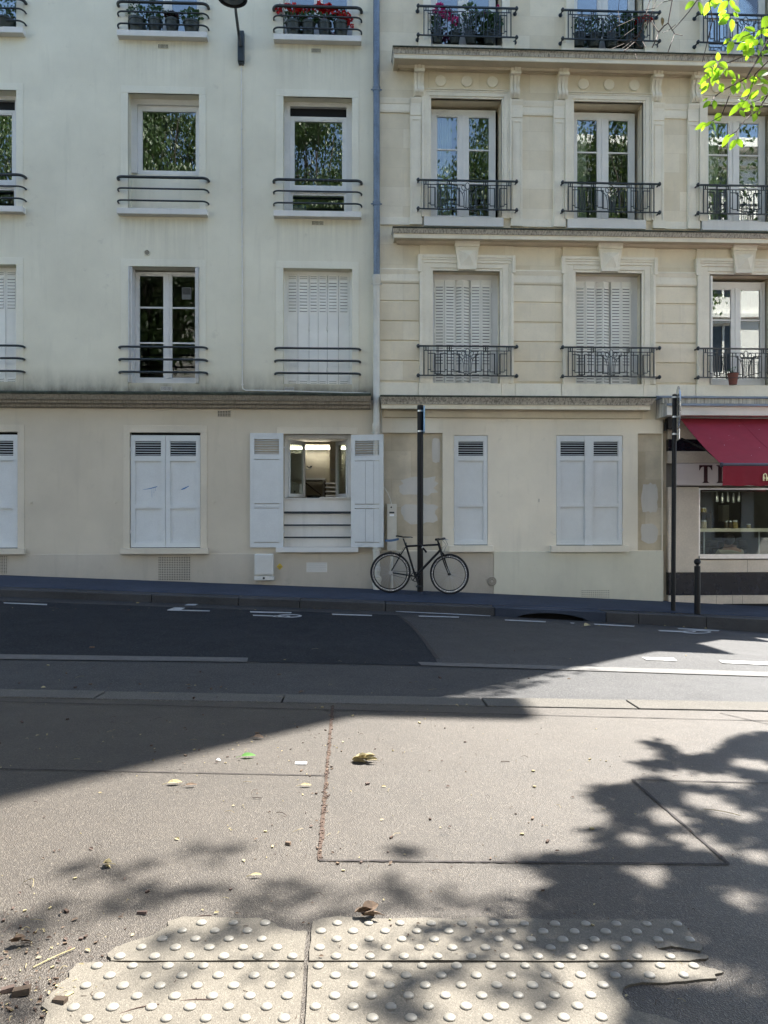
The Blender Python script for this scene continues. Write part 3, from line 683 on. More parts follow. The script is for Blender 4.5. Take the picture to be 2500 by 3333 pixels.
def sill(x0, x1, z, h, p, mat, ext=.16):
    m_ = MB(); m_.box(x0 - ext, x1 + ext, D - p, D + .25, z - h, z); m_.build('window_sill', mat, LH, bevel=.006)
for k, o in COLS:
    for zs, zt in ((z4s, z4t), (z3s, z3t), (z4s * 2 - z3s, z4t + z4s - z3s)):
        surround(*o, zs, zt, m_render2); sill(*o, zs, .10, .13, m_sill)
    surround(*o, z2b, z2t, m_render2, bot=ZC - .1)
    zr4 = [PZ(530, y, .13) for y in (8, 40, 79)]; zr3 = [PZ(530, y, .13) for y in (577, 614, 653)]; zr2 = [PZ(530, y, .12) for y in (1129, 1169.5, 1211)]
    xa, xb = o[0] - .165, o[1] + .165
    rail3(LH, xa, xb, zr4, (.026, .015, .015)); rail3(LH, xa, xb, zr3, (.024, .015, .015)); rail3(LH, o[0] - .14, o[1] + .14, zr2, (.019, .019, .019), .12)
    if k == 'Z': continue
# row 3 windows
def row3(o, kind):
    x0, x1 = o
    if kind == 'B':                                            # high single pane over a blank panel
        zf = PZ(530, 568, -.24); mb = MB(); mb.box(x0, x1, D + .22, D + .32, z3s, zf - .012); mb.build('spandrel_panel', m_render2, LH)
        mb = MB(); mb.box(x0, x1, D + .19, D + .34, z3t - .09, z3t); mb.box(x0, x0 + .10, D + .185, D + .34, zf, z3t - .09); mb.box(x1 - .03, x1, D + .185, D + .34, zf, z3t - .09); mb.build('window_lining', m_white, LH)
        casement(LH, x0 + .10, x1 - .03, zf, z3t - .09, D + .24, [], 1, ow=.055, wb=.05, wt=.07)
    else:
        zb1, zb2 = PZ(1033, 588, -.22), PZ(1033, 607, -.22); zr = PZ(1033, 361, -.22)
        mb = MB(); mb.box(x0, x0 + .10, D + .18, D + .34, z3s, z3t - .07); mb.box(x1 - .10, x1, D + .18, D + .34, z3s, z3t - .07); mb.box(x0, x1, D + .181, D + .34, z3t - .07, z3t); mb.build('window_lining', m_white, LH)
        mb = MB(); mb.box(x0 + .10, x1 - .10, D + .26, D + .30, zr - .10, z3t - .07); mb.build('roller_blind_box', m_black, LH)
        casement(LH, x0 + .10, x1 - .10, zb2, zr - .10, D + .23, [], 1, ow=.055, wb=.002, wt=.06)
        mb = MB(); mb.box(x0 + .10, x1 - .10, D + .215, D + .31, zb2 - .11, zb2); mb.build('transom', m_pvc, LH)
        casement(LH, x0 + .10, x1 - .10, z3s, zb2 - .11, D + .235, [], 1, ow=.02, wb=.03, wt=.02)
row3(oB, 'B'); row3(oC, 'C'); row3(oA, 'C'); row3(oZ, 'C')
# row 4 windows, and the rows above the frame
for k, o in COLS:
    casement(LH, o[0], o[1], z4s, z4t, D + .26, [], 2, ow=.07, wb=.08)
    for j in (1, 2, 3): casement(LH, o[0], o[1], z4s + (z4s - z3s) * j, z4t + (z4s - z3s) * j, D + .26, [], 2)
# row 2: old casement with folded metal shutters (B), closed folding shutters (A, C)
casement(LH, oB[0] + .06, oB[1] - .02, z2b + .01, z2t - .03, D + .20, [.315, .655], 2, ow=.055, mid=.11, wb=.10, wt=.05, mat=m_white, glass=m_glass2)
for sx, d in ((oB[0] + .002, 1), (oB[1] - .002, -1)):
    for i in range(3):
        mb = MB(); xx = sx + d * (.012 + .022 * i); mb.box(xx - .008, xx + .008, D - .03 + .01 * i, D + .19, z2b + .005, z2t - .01); s = mb.build('shutter_leaf', m_white, LH, bevel=.002)
        h = MB()
        for f in (.1, .49, .87): h.lathe((xx, D - .035 + .01 * i, z2b + (z2t - z2b) * f), [(.008, 0), (.008, .07)], 8)
        h.build('hinge', m_white, s)
xv0, xv1 = PX(592, -.2), PX(622, -.2)
mb = MB(); mb.box(xv0, xv1, D + .205, D + .22, PZ(607, 974, -.2), PZ(607, 935, -.2)); mb.mi = 1
for i in range(9): z = PZ(607, 958, -.2) + i * .013; mb.box(xv0 + .01, xv1 - .01, D + .203, D + .206, z, z + .006)
mb.build('window_ventilator', [m_slot, m_dark], LH)
def folded(o, zb, zt, lead=.05):
    x0, x1 = o[0] + lead, o[1] - lead; n = 6; ws = [.98, 1.0, .82, .82, 1.0, .98]; tot = sum(ws); x = x0
    for i in range(n):
        wd = (x1 - x0) * ws[i] / tot; folding_leaf(LH, x, x + wd, zb + .015, zt - .05, D + .15, False, .006, i % 2 == 0); x += wd
    mb = MB(); mb.box(o[0], o[0] + lead, D + .14, D + .2, zb, zt); mb.box(o[1] - lead, o[1], D + .14, D + .2, zb, zt); mb.box(o[0] + lead, o[1] - lead, D + .165, D + .21, zt - .05, zt); mb.build('shutter_frame', m_metal_sh, LH)
folded(oC, z2Cb, z2Ct); folded(oA, z2b, z2t); folded(oZ, z2b, z2t)
# small wall vents
grille(LH, 514, 145, 549, 158, 8, 4); grille(LH, 1013, 158.5, 1045, 172, 8, 4); grille(LH, 1014, 720, 1054, 733, 9, 4)
grille(LH, 524, 1259, 560, 1272, 8, 4, mat=m_white); grille(LH, 927, 1260.5, 957, 1271, 8, 4, mat=m_white)
grille(LH, 708, 1336, 752, 1357, 8, 4, frac=.62, mat=m_plinth)
x, z = PX(479), PZ(479, 822); mb = MB(); mb.lathe((x, D + .01, z), [(.056, 0), (.056, -.022), (.046, -.026), (.046, -.018), (.001, -.017)], 20, (0, 1, 0)); mb.mi = 1
for i in range(-3, 4):
    for j in range(-3, 4):
        if i * i + j * j < 11: mb.box(x + i * .012 - .004, x + i * .012 + .004, D - .0105, D - .006, z + j * .012 - .004, z + j * .012 + .004)
mb.build('round_vent', [m_render2, m_dark], LH)
grille(LH, 515, 1810, 621.5, 1890, 19, 14, .014, m_plinth, 'perforated_panel', .62, True)
a_, b_ = (PX(515) + sh, PX(621.5) + sh); pxa = lambda x: CX + F * math.tan(math.atan2(x, D) - YAW)
grille(LH, pxa(a_), 1808, pxa(b_), 1868, 19, 12, .014, m_plinth, 'perforated_panel', .62, True)
grille(LH, 998, 1831, 1065, 1862, 11, 5, .014, m_sill, 'vent', .4, True, True)
for px, py in ((101, 1636), (375, 1635), (696, 1634)):
    x, z = PX(px), PZ(px, py); mb = MB(); mb.box(x - .022, x + .022, D - .03, D + .01, z - .012, z + .012); mb.box(x - .012, x - .002, D - .034, D - .028, z - .03, z + .02); mb.build('shutter_catch', m_ground2, LH)
# ground floor shutters and sills
def spray(mb, yf):
    mb.mi = 2
    P = lambda X, Y: (PX(X / 2.127), PZ(X / 2.127, 1250 + Y / 2.127))
    def stroke(pts, r):
        pts = [P(*p) for p in pts]
        mb.prismy([(x, z + r * k) for (x, z), k in zip(pts, [.3, 1, 1.1, .6][:len(pts)])] + [(x, z - r * k) for (x, z), k in reversed(list(zip(pts, [.3, 1, 1.1, .6][:len(pts)])))], yf + .0225, yf + .0235)
    stroke([(985, 731), (1040, 722), (1072, 713), (1086, 709)], .007)
    for X, l in ((1048, 70), (1062, 40), (1073, 25)): stroke([(X, 718), (X + 1, 718 + l), (X + 1.6, 719 + l)], .0) if False else mb.box(P(X, 0)[0] - .002, P(X, 0)[0] + .002, yf + .0225, yf + .0235, P(X, 715 + l)[1], P(X, 715)[1])
    mb.mi = 0
def spray2(mb, yf):
    mb.mi = 2; P = lambda X, Y: (PX(X / 2.127), PZ(X / 2.127, 1250 + Y / 2.127))
    a = [P(1248, 732), P(1262, 722), P(1306, 703), P(1304, 709), P(1275, 727), P(1256, 733)]; mb.prismy(a, yf + .0225, yf + .0235); mb.mi = 0
for off, ex in ((0, True), (1, False), (2, False)):
    x0, x1 = oG[0] + off * sh, oG[1] + off * sh; xm = (x0 + x1) / 2; lo, hi = zgb + .012, zgt - .045
    louvre_shutter(LH, x0 + .006, xm - .003, lo, hi, D + .012, True, extra=spray if ex else None); louvre_shutter(LH, xm + .003, x1 - .006, lo, hi, D + .012, False, extra=spray2 if ex else None)
    surround(x0, x1, zgb, zgt, m_ground2, (.115, .115, .125)); sill(x0, x1, zgb, .10, .10, m_ground2, .145)
    mb = MB(); mb.box(x0, x1, D + .10, D + .14, zgb, zgt); mb.build('window', m_dark, LH)
# ground floor, column C: open kitchen window
x0, x1 = oGC
mb = MB(); mb.box(PX(901), PX(1165), D - .014, D + .03, zCt, PZ(1033, 1391)); mb.build('lintel', m_ground2, LH, bevel=.004)
sill(x0, x1, zCb, .085, .10, m_sill, .13)
zbd = PZ(1033, 1619, -.06)
mb = MB(); mb.box(x0, x1, D + .07, D + .12, zCb, zbd - .035); mb.box(x0 + .002, x1 - .002, D + .05, D + .13, zbd - .035, zbd - .012)
mb.box(x0 + (x1 - x0) * .53, x1 - .02, D + .03, D + .13, zbd - .011, zbd + .004); mb.build('window_board', m_sill, LH, bevel=.003)
mb = MB()
for py, r in ((1668, .020), (1709, .014), (1749, .014)): mb.tube([(x0 - .01, D + .035, PZ(1033, py, -.03)), (x1 + .01, D + .035, PZ(1033, py, -.03))], r, 10)
mb.build('guard_rail', m_iron, LH, smooth=50)
mb = MB(); mb.frame(x0, x1, zbd, zCt, D + .15, D + .21, .05, .05, .06, .001); mb.build('window_frame', m_white, LH, bevel=.003)
def swung(hx, ang, sgn, Wd):
    d = Vector((math.cos(ang) * sgn, math.sin(ang), 0)); nn = Vector((-d.y, d.x, 0)); z0, z1 = zbd + .012, zCt - .07; mb = MB(); c0 = Vector((hx, D + .2, 0))
    def bar(u0, u1, za, zb, th=.02): c = c0 + d * (u0 + u1) / 2; c.z = (za + zb) / 2; mb.obox(c, d * (u1 - u0) / 2, nn * th, (0, 0, (zb - za) / 2))
    bar(0, .055, z0, z1); bar(Wd - .06, Wd, z0, z1); bar(.055, Wd - .06, z1 - .07, z1, .0195); bar(.055, Wd - .06, z0, z0 + .06, .0195)
    s = mb.build('casement', m_white, LH, bevel=.003); mb = MB(); c = c0 + d * Wd / 2; c.z = (z0 + z1) / 2; mb.obox(c, d * (Wd / 2 - .05), nn * .003, (0, 0, (z1 - z0) / 2 - .05)); mb.build('pane', m_glass2, s)
    mb = MB(); p = c0 + d * (Wd - .03) + nn * .03 * sgn * -1; p.z = (z0 + z1) / 2; mb.tube([p, p + Vector((.06 * sgn, -.01, 0)), p + Vector((.11 * sgn, 0, .03))], .009, 6); mb.build('handle', m_steel, s)
swung(x0 + .055, R(62), 1, .56); swung(x1 - .055, R(68), -1, .56)
# open outer leaves
louvre_shutter(LH, PX(814, .05), PX(922, .05), zCb + .0, zCt + .01, D - .055, False, True)
sr = louvre_shutter(LH, PX(1143, .05), PX(1143, .05) + .575, PZ(1190, 1781, .1), PZ(1190, 1415, .1), D - .06, True, True, planks=True)
# the right leaf stands a little off the wall, resting on the pipe: rotate about its hinge
pv = Vector((PX(1143, .05), D - .04, 0)) - ORG[LH.name]; pv.z = 0
sr.matrix_local = Matrix.Translation(pv) @ Matrix.Rotation(R(-13), 4, 'Z') @ Matrix.Translation(-pv)
# ================================================================ STONE HOUSE
SH = thing('stone_house', 'limestone apartment house with moulded cornices and wrought iron balconies, on the right', 'building', (4.5, D, zg(4.5, D)))
Z3x = lambda X: 1200 + X / 2.37
oD1 = (PX(1409), PX(1627)); oD2 = (PX(1402.5), PX(1632.5)); cD = (oD2[0] + oD2[1]) / 2; cE = (PX(1867) + PX(2093)) / 2
pitch = cE - cD; cF = PX(2302) + (oD2[1] - oD2[0]) / 2
w2, w1 = (oD2[1] - oD2[0]) / 2, (oD1[1] - oD1[0]) / 2
CC = [('D', cD), ('E', cE), ('F', cF)]
zr = lambda Y7, px=1560, p=0: PZ(px, 720 + Y7 / 2.37, p)      # row read in the first-floor enlargement
zr3 = lambda Y3, px=1560, p=0: PZ(px, Y3 / 2.37, p)
f1t, f1b = zr(388), zr(1254); f2t, f2b = zr3(768), zr3(1690)
fl = f2b - f1b; f3b = zr3(352, 1520); f3t = f3b + (f2t - f2b) + .1
ops = []
for k, c in CC:
    ops += [(c - w1, c + w1, f1b, f1t), (c - w2, c + w2, f2b, f2t), (c - w2, c + w2, f3b, f3t)]
    for j in (1, 2, 3): ops.append((c - w2, c + w2, f3b + 3.1 * j, f3t + 3.1 * j))
zg1 = PZ(1560, 1362)                                          # top of the plastered ground floor
mb = MB(); wall(mb, XM, XR, zg1, ZTOP, ops); mb.build('wall', m_stone, SH)
# ground floor: plaster over old stone; two areas left bare, two shuttered windows; the shop front beyond
sN = (PX(1477.5), PX(1588.5), PZ(1533, 1775), PZ(1533, 1417)); sP = (PX(1810.5), PX(2027), PZ(1918, 1775.5), PZ(1918, 1417))
xs0 = PX(2158); xs1 = PX(2176)
rec = [(XM + .02, PX(1441), PZ(1400, 1792), PZ(1400, 1409)), (PX(2076), xs0 - .001, PZ(2115, 1792), PZ(2115, 1411))]
mb = MB(); wall(mb, XM, xs0, -2.2, zg1 - .001, [sN, sP] + rec, D, .06); mb.build('wall', m_cream, SH)
mb = MB(); wall(mb, XM, xs0, -2.2, zg1 - .001, [sN, sP], D + .062, .34); mb.build('wall', m_old, SH)
# cement repairs left on the bare stone
m_repair = render_mat('cement_repair', (.64, .62, .56), stain=(.45, .42, .36))
def blot(px0, py0, px1, py1, n=22, a=.18):
    cx, cz = (PX(px0) + PX(px1)) / 2, (PZ(px0, py0) + PZ(px0, py1)) / 2; rx, rz = (PX(px1) - PX(px0)) / 2, (PZ(px0, py0) - PZ(px0, py1)) / 2; pts = []
    for k in range(n):
        t = 2 * math.pi * k / n; c_, s_ = math.cos(t), math.sin(t); q = 1 / max(abs(c_), abs(s_)) ** .8 * (1 + rng.uniform(-a, a)); pts.append((cx + rx * c_ * q * .8, cz + rz * s_ * q * .8))
    mb = MB(); mb.prismy(pts, D + .058, D + .07); mb.build('cement_repair', m_repair, SH)
blot(1290, 1545, 1437, 1618); blot(1296, 1632, 1437, 1712); blot(1404, 1415, 1437, 1515, a=.03); blot(2086, 1560, 2150, 1680, a=.12); blot(2084, 1700, 2152, 1775, a=.15)
mb = MB(); mb.box(XM + .001, PX(1606.5), D - .012, D + .05, -2.2, PZ(1550, 1794)); mb.build('plinth', m_plinth, SH, bevel=.003)
mb = MB(); mb.box(PX(1607), xs0, D - .022, D + .05, -2.2, PZ(1900, 1794)); mb.build('plinth', m_plinth2, SH, bevel=.004)
# incised voussoir joints
for a, b in (((1477, 1362), (1488, 1416)), ((1587.5, 1362), (1579, 1416)), ((1810, 1361), (1821, 1416)), ((1882, 1361), (1886, 1416)), ((1955, 1361), (1951, 1416)), ((2027.5, 1361), (2020, 1416))):
    p, q = (PX(a[0]), PZ(*a)), (PX(b[0]), PZ(*b)); mb = MB(); mb.prismy([(p[0] - .007, p[1]), (p[0] + .007, p[1]), (q[0] + .007, q[1]), (q[0] - .007, q[1])], D - .004, D + .01); mb.build('voussoir_joint', m_cream, SH)
xN = (sN[0] + sN[1]) / 2
louvre_shutter(SH, sN[0] + .006, sN[1] - .006, sN[2] + .012, sN[3] - .006, D + .006, True)
xm = (sP[0] + sP[1]) / 2
louvre_shutter(SH, sP[0] + .006, xm - .002, sP[2] + .012, sP[3] - .006, D + .006, True); louvre_shutter(SH, xm + .002, sP[1] - .006, sP[2] + .012, sP[3] - .006, D + .006, False)
mb = MB(); mb.box(xm - .085, xm + .055, D - .004, D + .0055, sP[2] + .005, sP[3] - .01); mb.mi = 1
for k in range(12): mb.lathe((xm + (-.068 if k % 2 else .038), D - .004, sP[2] + .2 + .135 * k), [(.006, 0), (.006, -.003)], 8, (0, 1, 0))
mb.build('cover_strip', [m_shutter, m_steel], SH, bevel=.002)
for o, e in ((sN, (1461.5, 1607)), (sP, (1793.7, 2048))):
    mb = MB(); mb.box(PX(e[0], .09), PX(e[1], .09), D - .09, D + .1, o[2] - .115, o[2]); mb.build('window_sill', m_cream, SH, bevel=.005)
    mb = MB(); mb.box(o[0], o[1], D + .10, D + .14, o[2], o[3]); mb.build('window', m_dark, SH)
x, z = PX(1601, .02), PZ(1601, 1892, .02); mb = MB(); mb.lathe((x, D + .01, z), [(.085, 0), (.085, -.036), (.07, -.04), (.001, -.038)], 24, (0, 1, 0)); mb.mi = 1
for rr, n in ((.072, 22), (.052, 16), (.032, 10)):
    for k in range(n): t = 2 * math.pi * k / n; mb.lathe((x + rr * math.cos(t), D - .028, z + rr * math.sin(t)), [(.0062, 0), (.0062, -.0045)], 6, (0, 1, 0))
mb.build('round_vent', [m_plinth, m_dark], SH)
grille(SH, 1889, 1917.6, 1984, 1949.5, 15, 5, .024, m_plinth2, 'perforated_panel', .45, True)
x, z = PX(1754), PZ(1754, 1629); mb = MB(); mb.box(x - .01, x + .01, D - .012, D + .01, z - .03, z + .03); mb.build('shutter_catch', m_plinth, SH)
# cornices
P_ = lambda Y, p, px=1559: PZ(px, Y, p)
cm = [m_cornice, m_stone_plain, m_frieze, m_moss]
xe = XM + .12
prof_u = [(.46, P_(154, .46), 3), (.465, P_(157, .46), 3), (.45, P_(160, .45), 0), (.42, P_(166, .42), 0), (.405, P_(176, .40), 0), (.40, P_(180, .40), 1), (.385, P_(181, .385), 1), (.38, P_(195, .38), 1)]
zu = prof_u[-1][1]; prof_u += [(.36, zu - .002, 1), (.17, zu + .01, 1), (.15, zu - .03, 1), (.08, P_(224, .08), 1), (.05, P_(233, .05), 1), (.02, P_(236, .02), 1), (0, P_(237, 0), 1)]
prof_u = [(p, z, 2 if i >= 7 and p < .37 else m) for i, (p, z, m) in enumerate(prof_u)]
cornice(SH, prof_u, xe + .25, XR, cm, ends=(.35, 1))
prof_m = [(.36, P_(740, .36), 3), (.365, P_(743, .36), 3), (.345, P_(746, .345), 0), (.33, P_(752, .33), 0), (.31, P_(761, .31), 0), (.30, P_(762.5, .30), 1), (.285, P_(763.5, .285), 1), (.28, P_(777, .28), 1)]
zm_ = prof_m[-1][1]; prof_m += [(.26, zm_ - .002, 2), (.13, zm_ + .005, 2), (.11, zm_ - .03, 2), (.06, P_(792, .06), 2), (.045, P_(798, .045), 2), (.02, P_(800, .02), 2), (0, P_(801, 0), 2)]
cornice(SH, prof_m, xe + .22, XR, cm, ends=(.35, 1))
xg = PX(2142, .3)
prof_g = [(.33, P_(1287, .33), 3), (.335, P_(1291, .33), 3), (.32, P_(1293, .32), 0), (.30, P_(1298, .30), 0), (.25, P_(1310, .25), 0), (.235, P_(1316, .24), 1), (.205, P_(1318, .205), 1), (.20, P_(1331, .20), 1), (.19, P_(1332, .19), 2), (.05, P_(1333, .05), 2), (.045, P_(1359, .045), 2), (0, P_(1361, 0), 2)]
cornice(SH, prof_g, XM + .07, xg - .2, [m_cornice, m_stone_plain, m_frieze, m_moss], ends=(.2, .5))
for zz_ in (16.7,):                                            # balcony slab of the fifth floor, above the picture
    mb = MB(); mb.box(XM, XR + .6, D - .6, D, zz_ - .25, zz_); mb.build('balcony_slab', m_stone_plain, SH)
def stripx(name, xa, xb, zb, zt, p, mat, back=.05, bev=.004):
    mb = MB(); mb.box(xa, xb, D - p, D + back, zb, zt); return mb.build(name, mat, SH, bevel=bev)
# --- first floor: rusticated courses, string course, eared architraves, keystones
jo = [zr(v) for v in (625, 779, 930, 1084, 1243)]
ed = [XM] + [v for k, c in CC for v in (c - w1 - .235, c + w1 + .235)] + [XR]
pairs = [(ed[i], ed[i + 1]) for i in range(0, len(ed), 2)]
zs0, zs1, zs2, zs3 = zr(378), zr(416), zr(458), zr(487)
for a, b in pairs:
    if b - a < .05: continue
    tops = [zs3 - .004] + jo
    for t_, b_ in zip(tops, jo): mb = MB(); mb.box(a + .002, b - .002, D - .022, D + .02, b_ + .012, t_ - .006); mb.build('rusticated_course', m_stone, SH, bevel=.007)
for a, b in pairs:
    if b - a < .05: continue
    mb = MB()
    mb.prismx([(D + .02, zs0), (D - .055, zs0), (D - .06, zs0 - .02), (D - .035, zs1), (D - .03, zs1 - .002), (D - .03, zs2), (D - .045, zs2 - .004), (D - .045, zs2 - .03), (D - .028, zs3), (D + .02, zs3)], a + .002, b - .002); mb.build('string_course', m_stone_plain, SH)
mb = MB()
za, zb = zr(1254), zr(1344); bl = [XM + .001] + sorted(v for k, c in CC for v in (c - w1 - .26, c + w1 + .02, c + w1 + .265)) + [XR]
for a, b in zip(bl, bl[1:]): mb.box(a + .003, b - .003, D - .05 - (.012 if any(abs(a - (c - w1 - .26)) < .01 for k, c in CC) else 0), D + .05, zb - .05, za)
mb.build('base_course', m_stone_plain, SH, bevel=.005)
def architrave1(c):
    mb = MB(); x0, x1 = c - w1, c + w1; zt, zb = f1t, f1b; top = zr(272); mid = zr(310)
    for s in (-1, 1):
        X = lambda a, b: (min(c + s * (w1 + a), c + s * (w1 + b)), max(c + s * (w1 + a), c + s * (w1 + b)))
        for a, b, p in ((0, .045, .03), (.045, .155, .045), (.155, .185, .06), (.185, .235, .075)): xa, xb = X(a, b); mb.box(xa, xb, D - p, D + .05, zb, zt + min(b, .13) if a < .155 else mid - .22)
        xa, xb = X(.155, .205); mb.box(xa, xb, D - .06, D + .05, mid - .219, mid - .05); xa, xb = X(.205, .265); mb.box(xa, xb, D - .085, D + .05, mid - .219, top)
    mb.box(x0 - .0, x1, D - .0302, D + .05, zt, zt + .045); mb.box(x0 - .045, x1 + .045, D - .0452, D + .05, zt + .045, mid - .05)
    mb.box(x0 - .205, x1 + .205, D - .0605, D + .05, mid - .05, mid); mb.box(x0 - .205, x1 + .205, D - .085, D + .05, top - .05, top); mb.box(x0 - .205, x1 + .205, D - .072, D + .05, mid, top - .05)
    mb.build('architrave', m_stone_plain, SH, bevel=.004)
    k = MB(); kz0, kz1, kz2 = zr(386), zr(216), zr(150); L = lambda hw, z, p: [(c - hw, D - p, z), (c + hw, D - p, z)]
    k.prism([(c - .155, D - .11, kz0), (c + .155, D - .11, kz0), (c + .205, D - .12, kz1), (c - .205, D - .12, kz1)], [(c - .155, D + .02, kz0), (c + .155, D + .02, kz0), (c + .205, D + .02, kz1), (c - .205, D + .02, kz1)])
    q = [(c - .115, D - .112, kz0 + .06), (c + .115, D - .112, kz0 + .06), (c + .155, D - .122, kz1 - .06), (c - .155, D - .122, kz1 - .06)]; cen = (c + .03, D - .165, (kz0 + kz1) / 2 + .04)
    k.add(q + [cen], [(0, 1, 4), (1, 2, 4), (2, 3, 4), (3, 0, 4)])
    k.prismx([(D + .02, kz1 + .001), (D - .135, kz1 + .001), (D - .135, kz1 + .05), (D - .16, kz1 + .08), (D - .19, kz2), (D + .02, kz2)], c - .215, c + .215)
    k.build('keystone', m_stone_plain, SH, bevel=.003)
    m_ = MB(); m_.box(c - w1 - .235, c + w1 + .235, D - .028, D + .02, top + .002, zr(182)); m_.build('lintel_course', m_stone, SH, bevel=.004)
# --- second floor: architraves, corbels, roundels, pilaster strips
k3 = {'D': ((1350, 1379), (1662, 1692)), 'E': ((1819, 1848), (2123, 2154)), 'F': ((2254, 2285), (2562, 2592))}
def corbel(xc, wd=.165):
    zt, zb = zr3(470), zr3(768); mb = MB(); H = zt - zb
    mb.prismx([(D + .02, zt), (D - .34, zt), (D - .33, zt - .03), (D - .25, zt - .075), (D - .22, zt - .10), (D + .02, zt - .10)], xc - wd * .62, xc + wd * .62)
    pr = []
    for k in range(25):
        f = k / 24; z = zt - .10 - (H - .10) * f
        p = .21 - .11 * min(1, f / .55) ** .8 if f < .78 else .115 - .06 * (f - .78) / .22
        p += .018 * math.sin(f * math.pi * 2.2 + .6); p += .03 * math.exp(-((f - .88) / .08) ** 2); pr.append((D - max(.04, p), z))
    for i, (u, q) in enumerate(((-.36, .03), (0, .03), (.36, .03))): mb.prismx([(D + .02, pr[0][1])] + [(y - (.012 if i == 1 else 0), z) for y, z in pr] + [(D + .02, pr[-1][1])], xc + u * wd - wd * .15, xc + u * wd + wd * .15)
    mb.prismx([(D + .02, pr[0][1] - .002)] + [(y + .022, z) for y, z in pr[0:]] + [(D + .02, pr[-1][1] + .002)], xc - wd * .49, xc + wd * .49)
    z = zt - .10 - (H - .1) * .33; mb.box(xc - wd * .53, xc + wd * .53, D - .20, D + .02, z - .022, z + .022)
    mb.build('corbel', m_stone_plain, SH, smooth=35)
def architrave2(k, c):
    mb = MB(); zt, zb = f2t, zr3(1688); top = zr3(706)
    for s in (-1, 1):
        for a, b, p in ((0, .03, .03), (.03, .10, .045), (.10, .13, .055), (.13, .165, .075)):
            xa, xb = sorted((c + s * (w2 + a), c + s * (w2 + b))); mb.box(xa, xb, D - p, D + .05, zb, zt + (b if b < .16 else top - zt))
    for a, b, p in ((0, .03, .0302), (.03, .10, .0452), (.10, .13, .0552)): mb.box(c - w2 - a, c + w2 + a, D - p, D + .05, zt + a, zt + b)
    mb.box(c - w2 - .13, c + w2 + .13, D - .0752, D + .05, zt + .13, top); mb.build('architrave', m_stone_plain, SH, bevel=.004)
    mb = MB(); mb.box(c - w2 - .13, c + w2 + .02, D - .09, D + .1, zr3(1746, 1560, .09), f2b); mb.build('window_sill', m_sill, SH, bevel=.004)
    zp = zr3(778)
    for s, (pa, pb) in zip((-1, 1), k3[k]):
        xa, xb = sorted((c + s * (w2 + .168), c + s * (w2 + .168 + .20))); ps = MB()
        ps.prismx([(D + .02, zp), (D - .085, zp), (D - .08, zp - .03), (D - .055, zp - .09), (D - .05, zp - .14), (D - .05, zp - .30), (D + .02, zp - .30)], xa, xb)
        ps.box(xa, xb, D - .04, D + .02, zr3(1690), zp - .301); ps.frame(xa + .02, xb - .02, zr3(1690), zp - .36, D - .052, D - .03, .02, .02, .02, .001); ps.box(xa - .01, xb + .01, D - .07, D + .02, zr3(1748), zr3(1690) - .001)
        ps.build('pilaster', m_stone_plain, SH, bevel=.003); corbel((PX(pa, .1) + PX(pb, .1)) / 2)
    for dx in (-.455, .005, .46):
        m_ = MB(); m_.lathe((c + dx, D + .01, zr3(633)), [(.098, 0), (.098, -.032), (.09, -.04), (.001, -.041)], 28, (0, 1, 0)); m_.build('roundel', m_stone_plain, SH, smooth=30)
sx_ = [XM] + [v for k, c in CC for v in (c - w2 - .37, c + w2 + .37)] + [XR]; zp = zr3(778)
for i in range(0, len(sx_), 2):
    a, b = sx_[i], sx_[i + 1]
    if b - a < .05: continue
    mb = MB(); mb.prismx([(D + .02, zp), (D - .05, zp), (D - .045, zp - .03), (D - .03, zp - .09), (D - .02, zp - .10), (D - .02, zp - .20), (D - .03, zp - .205), (D - .02, zp - .245), (D + .02, zp - .245)], a + .002, b - .002); mb.build('string_course', m_stone_plain, SH); stripx('base_course', a + .002, b - .002, zr3(1748), zr3(1690), .03, m_stone_plain, .02)
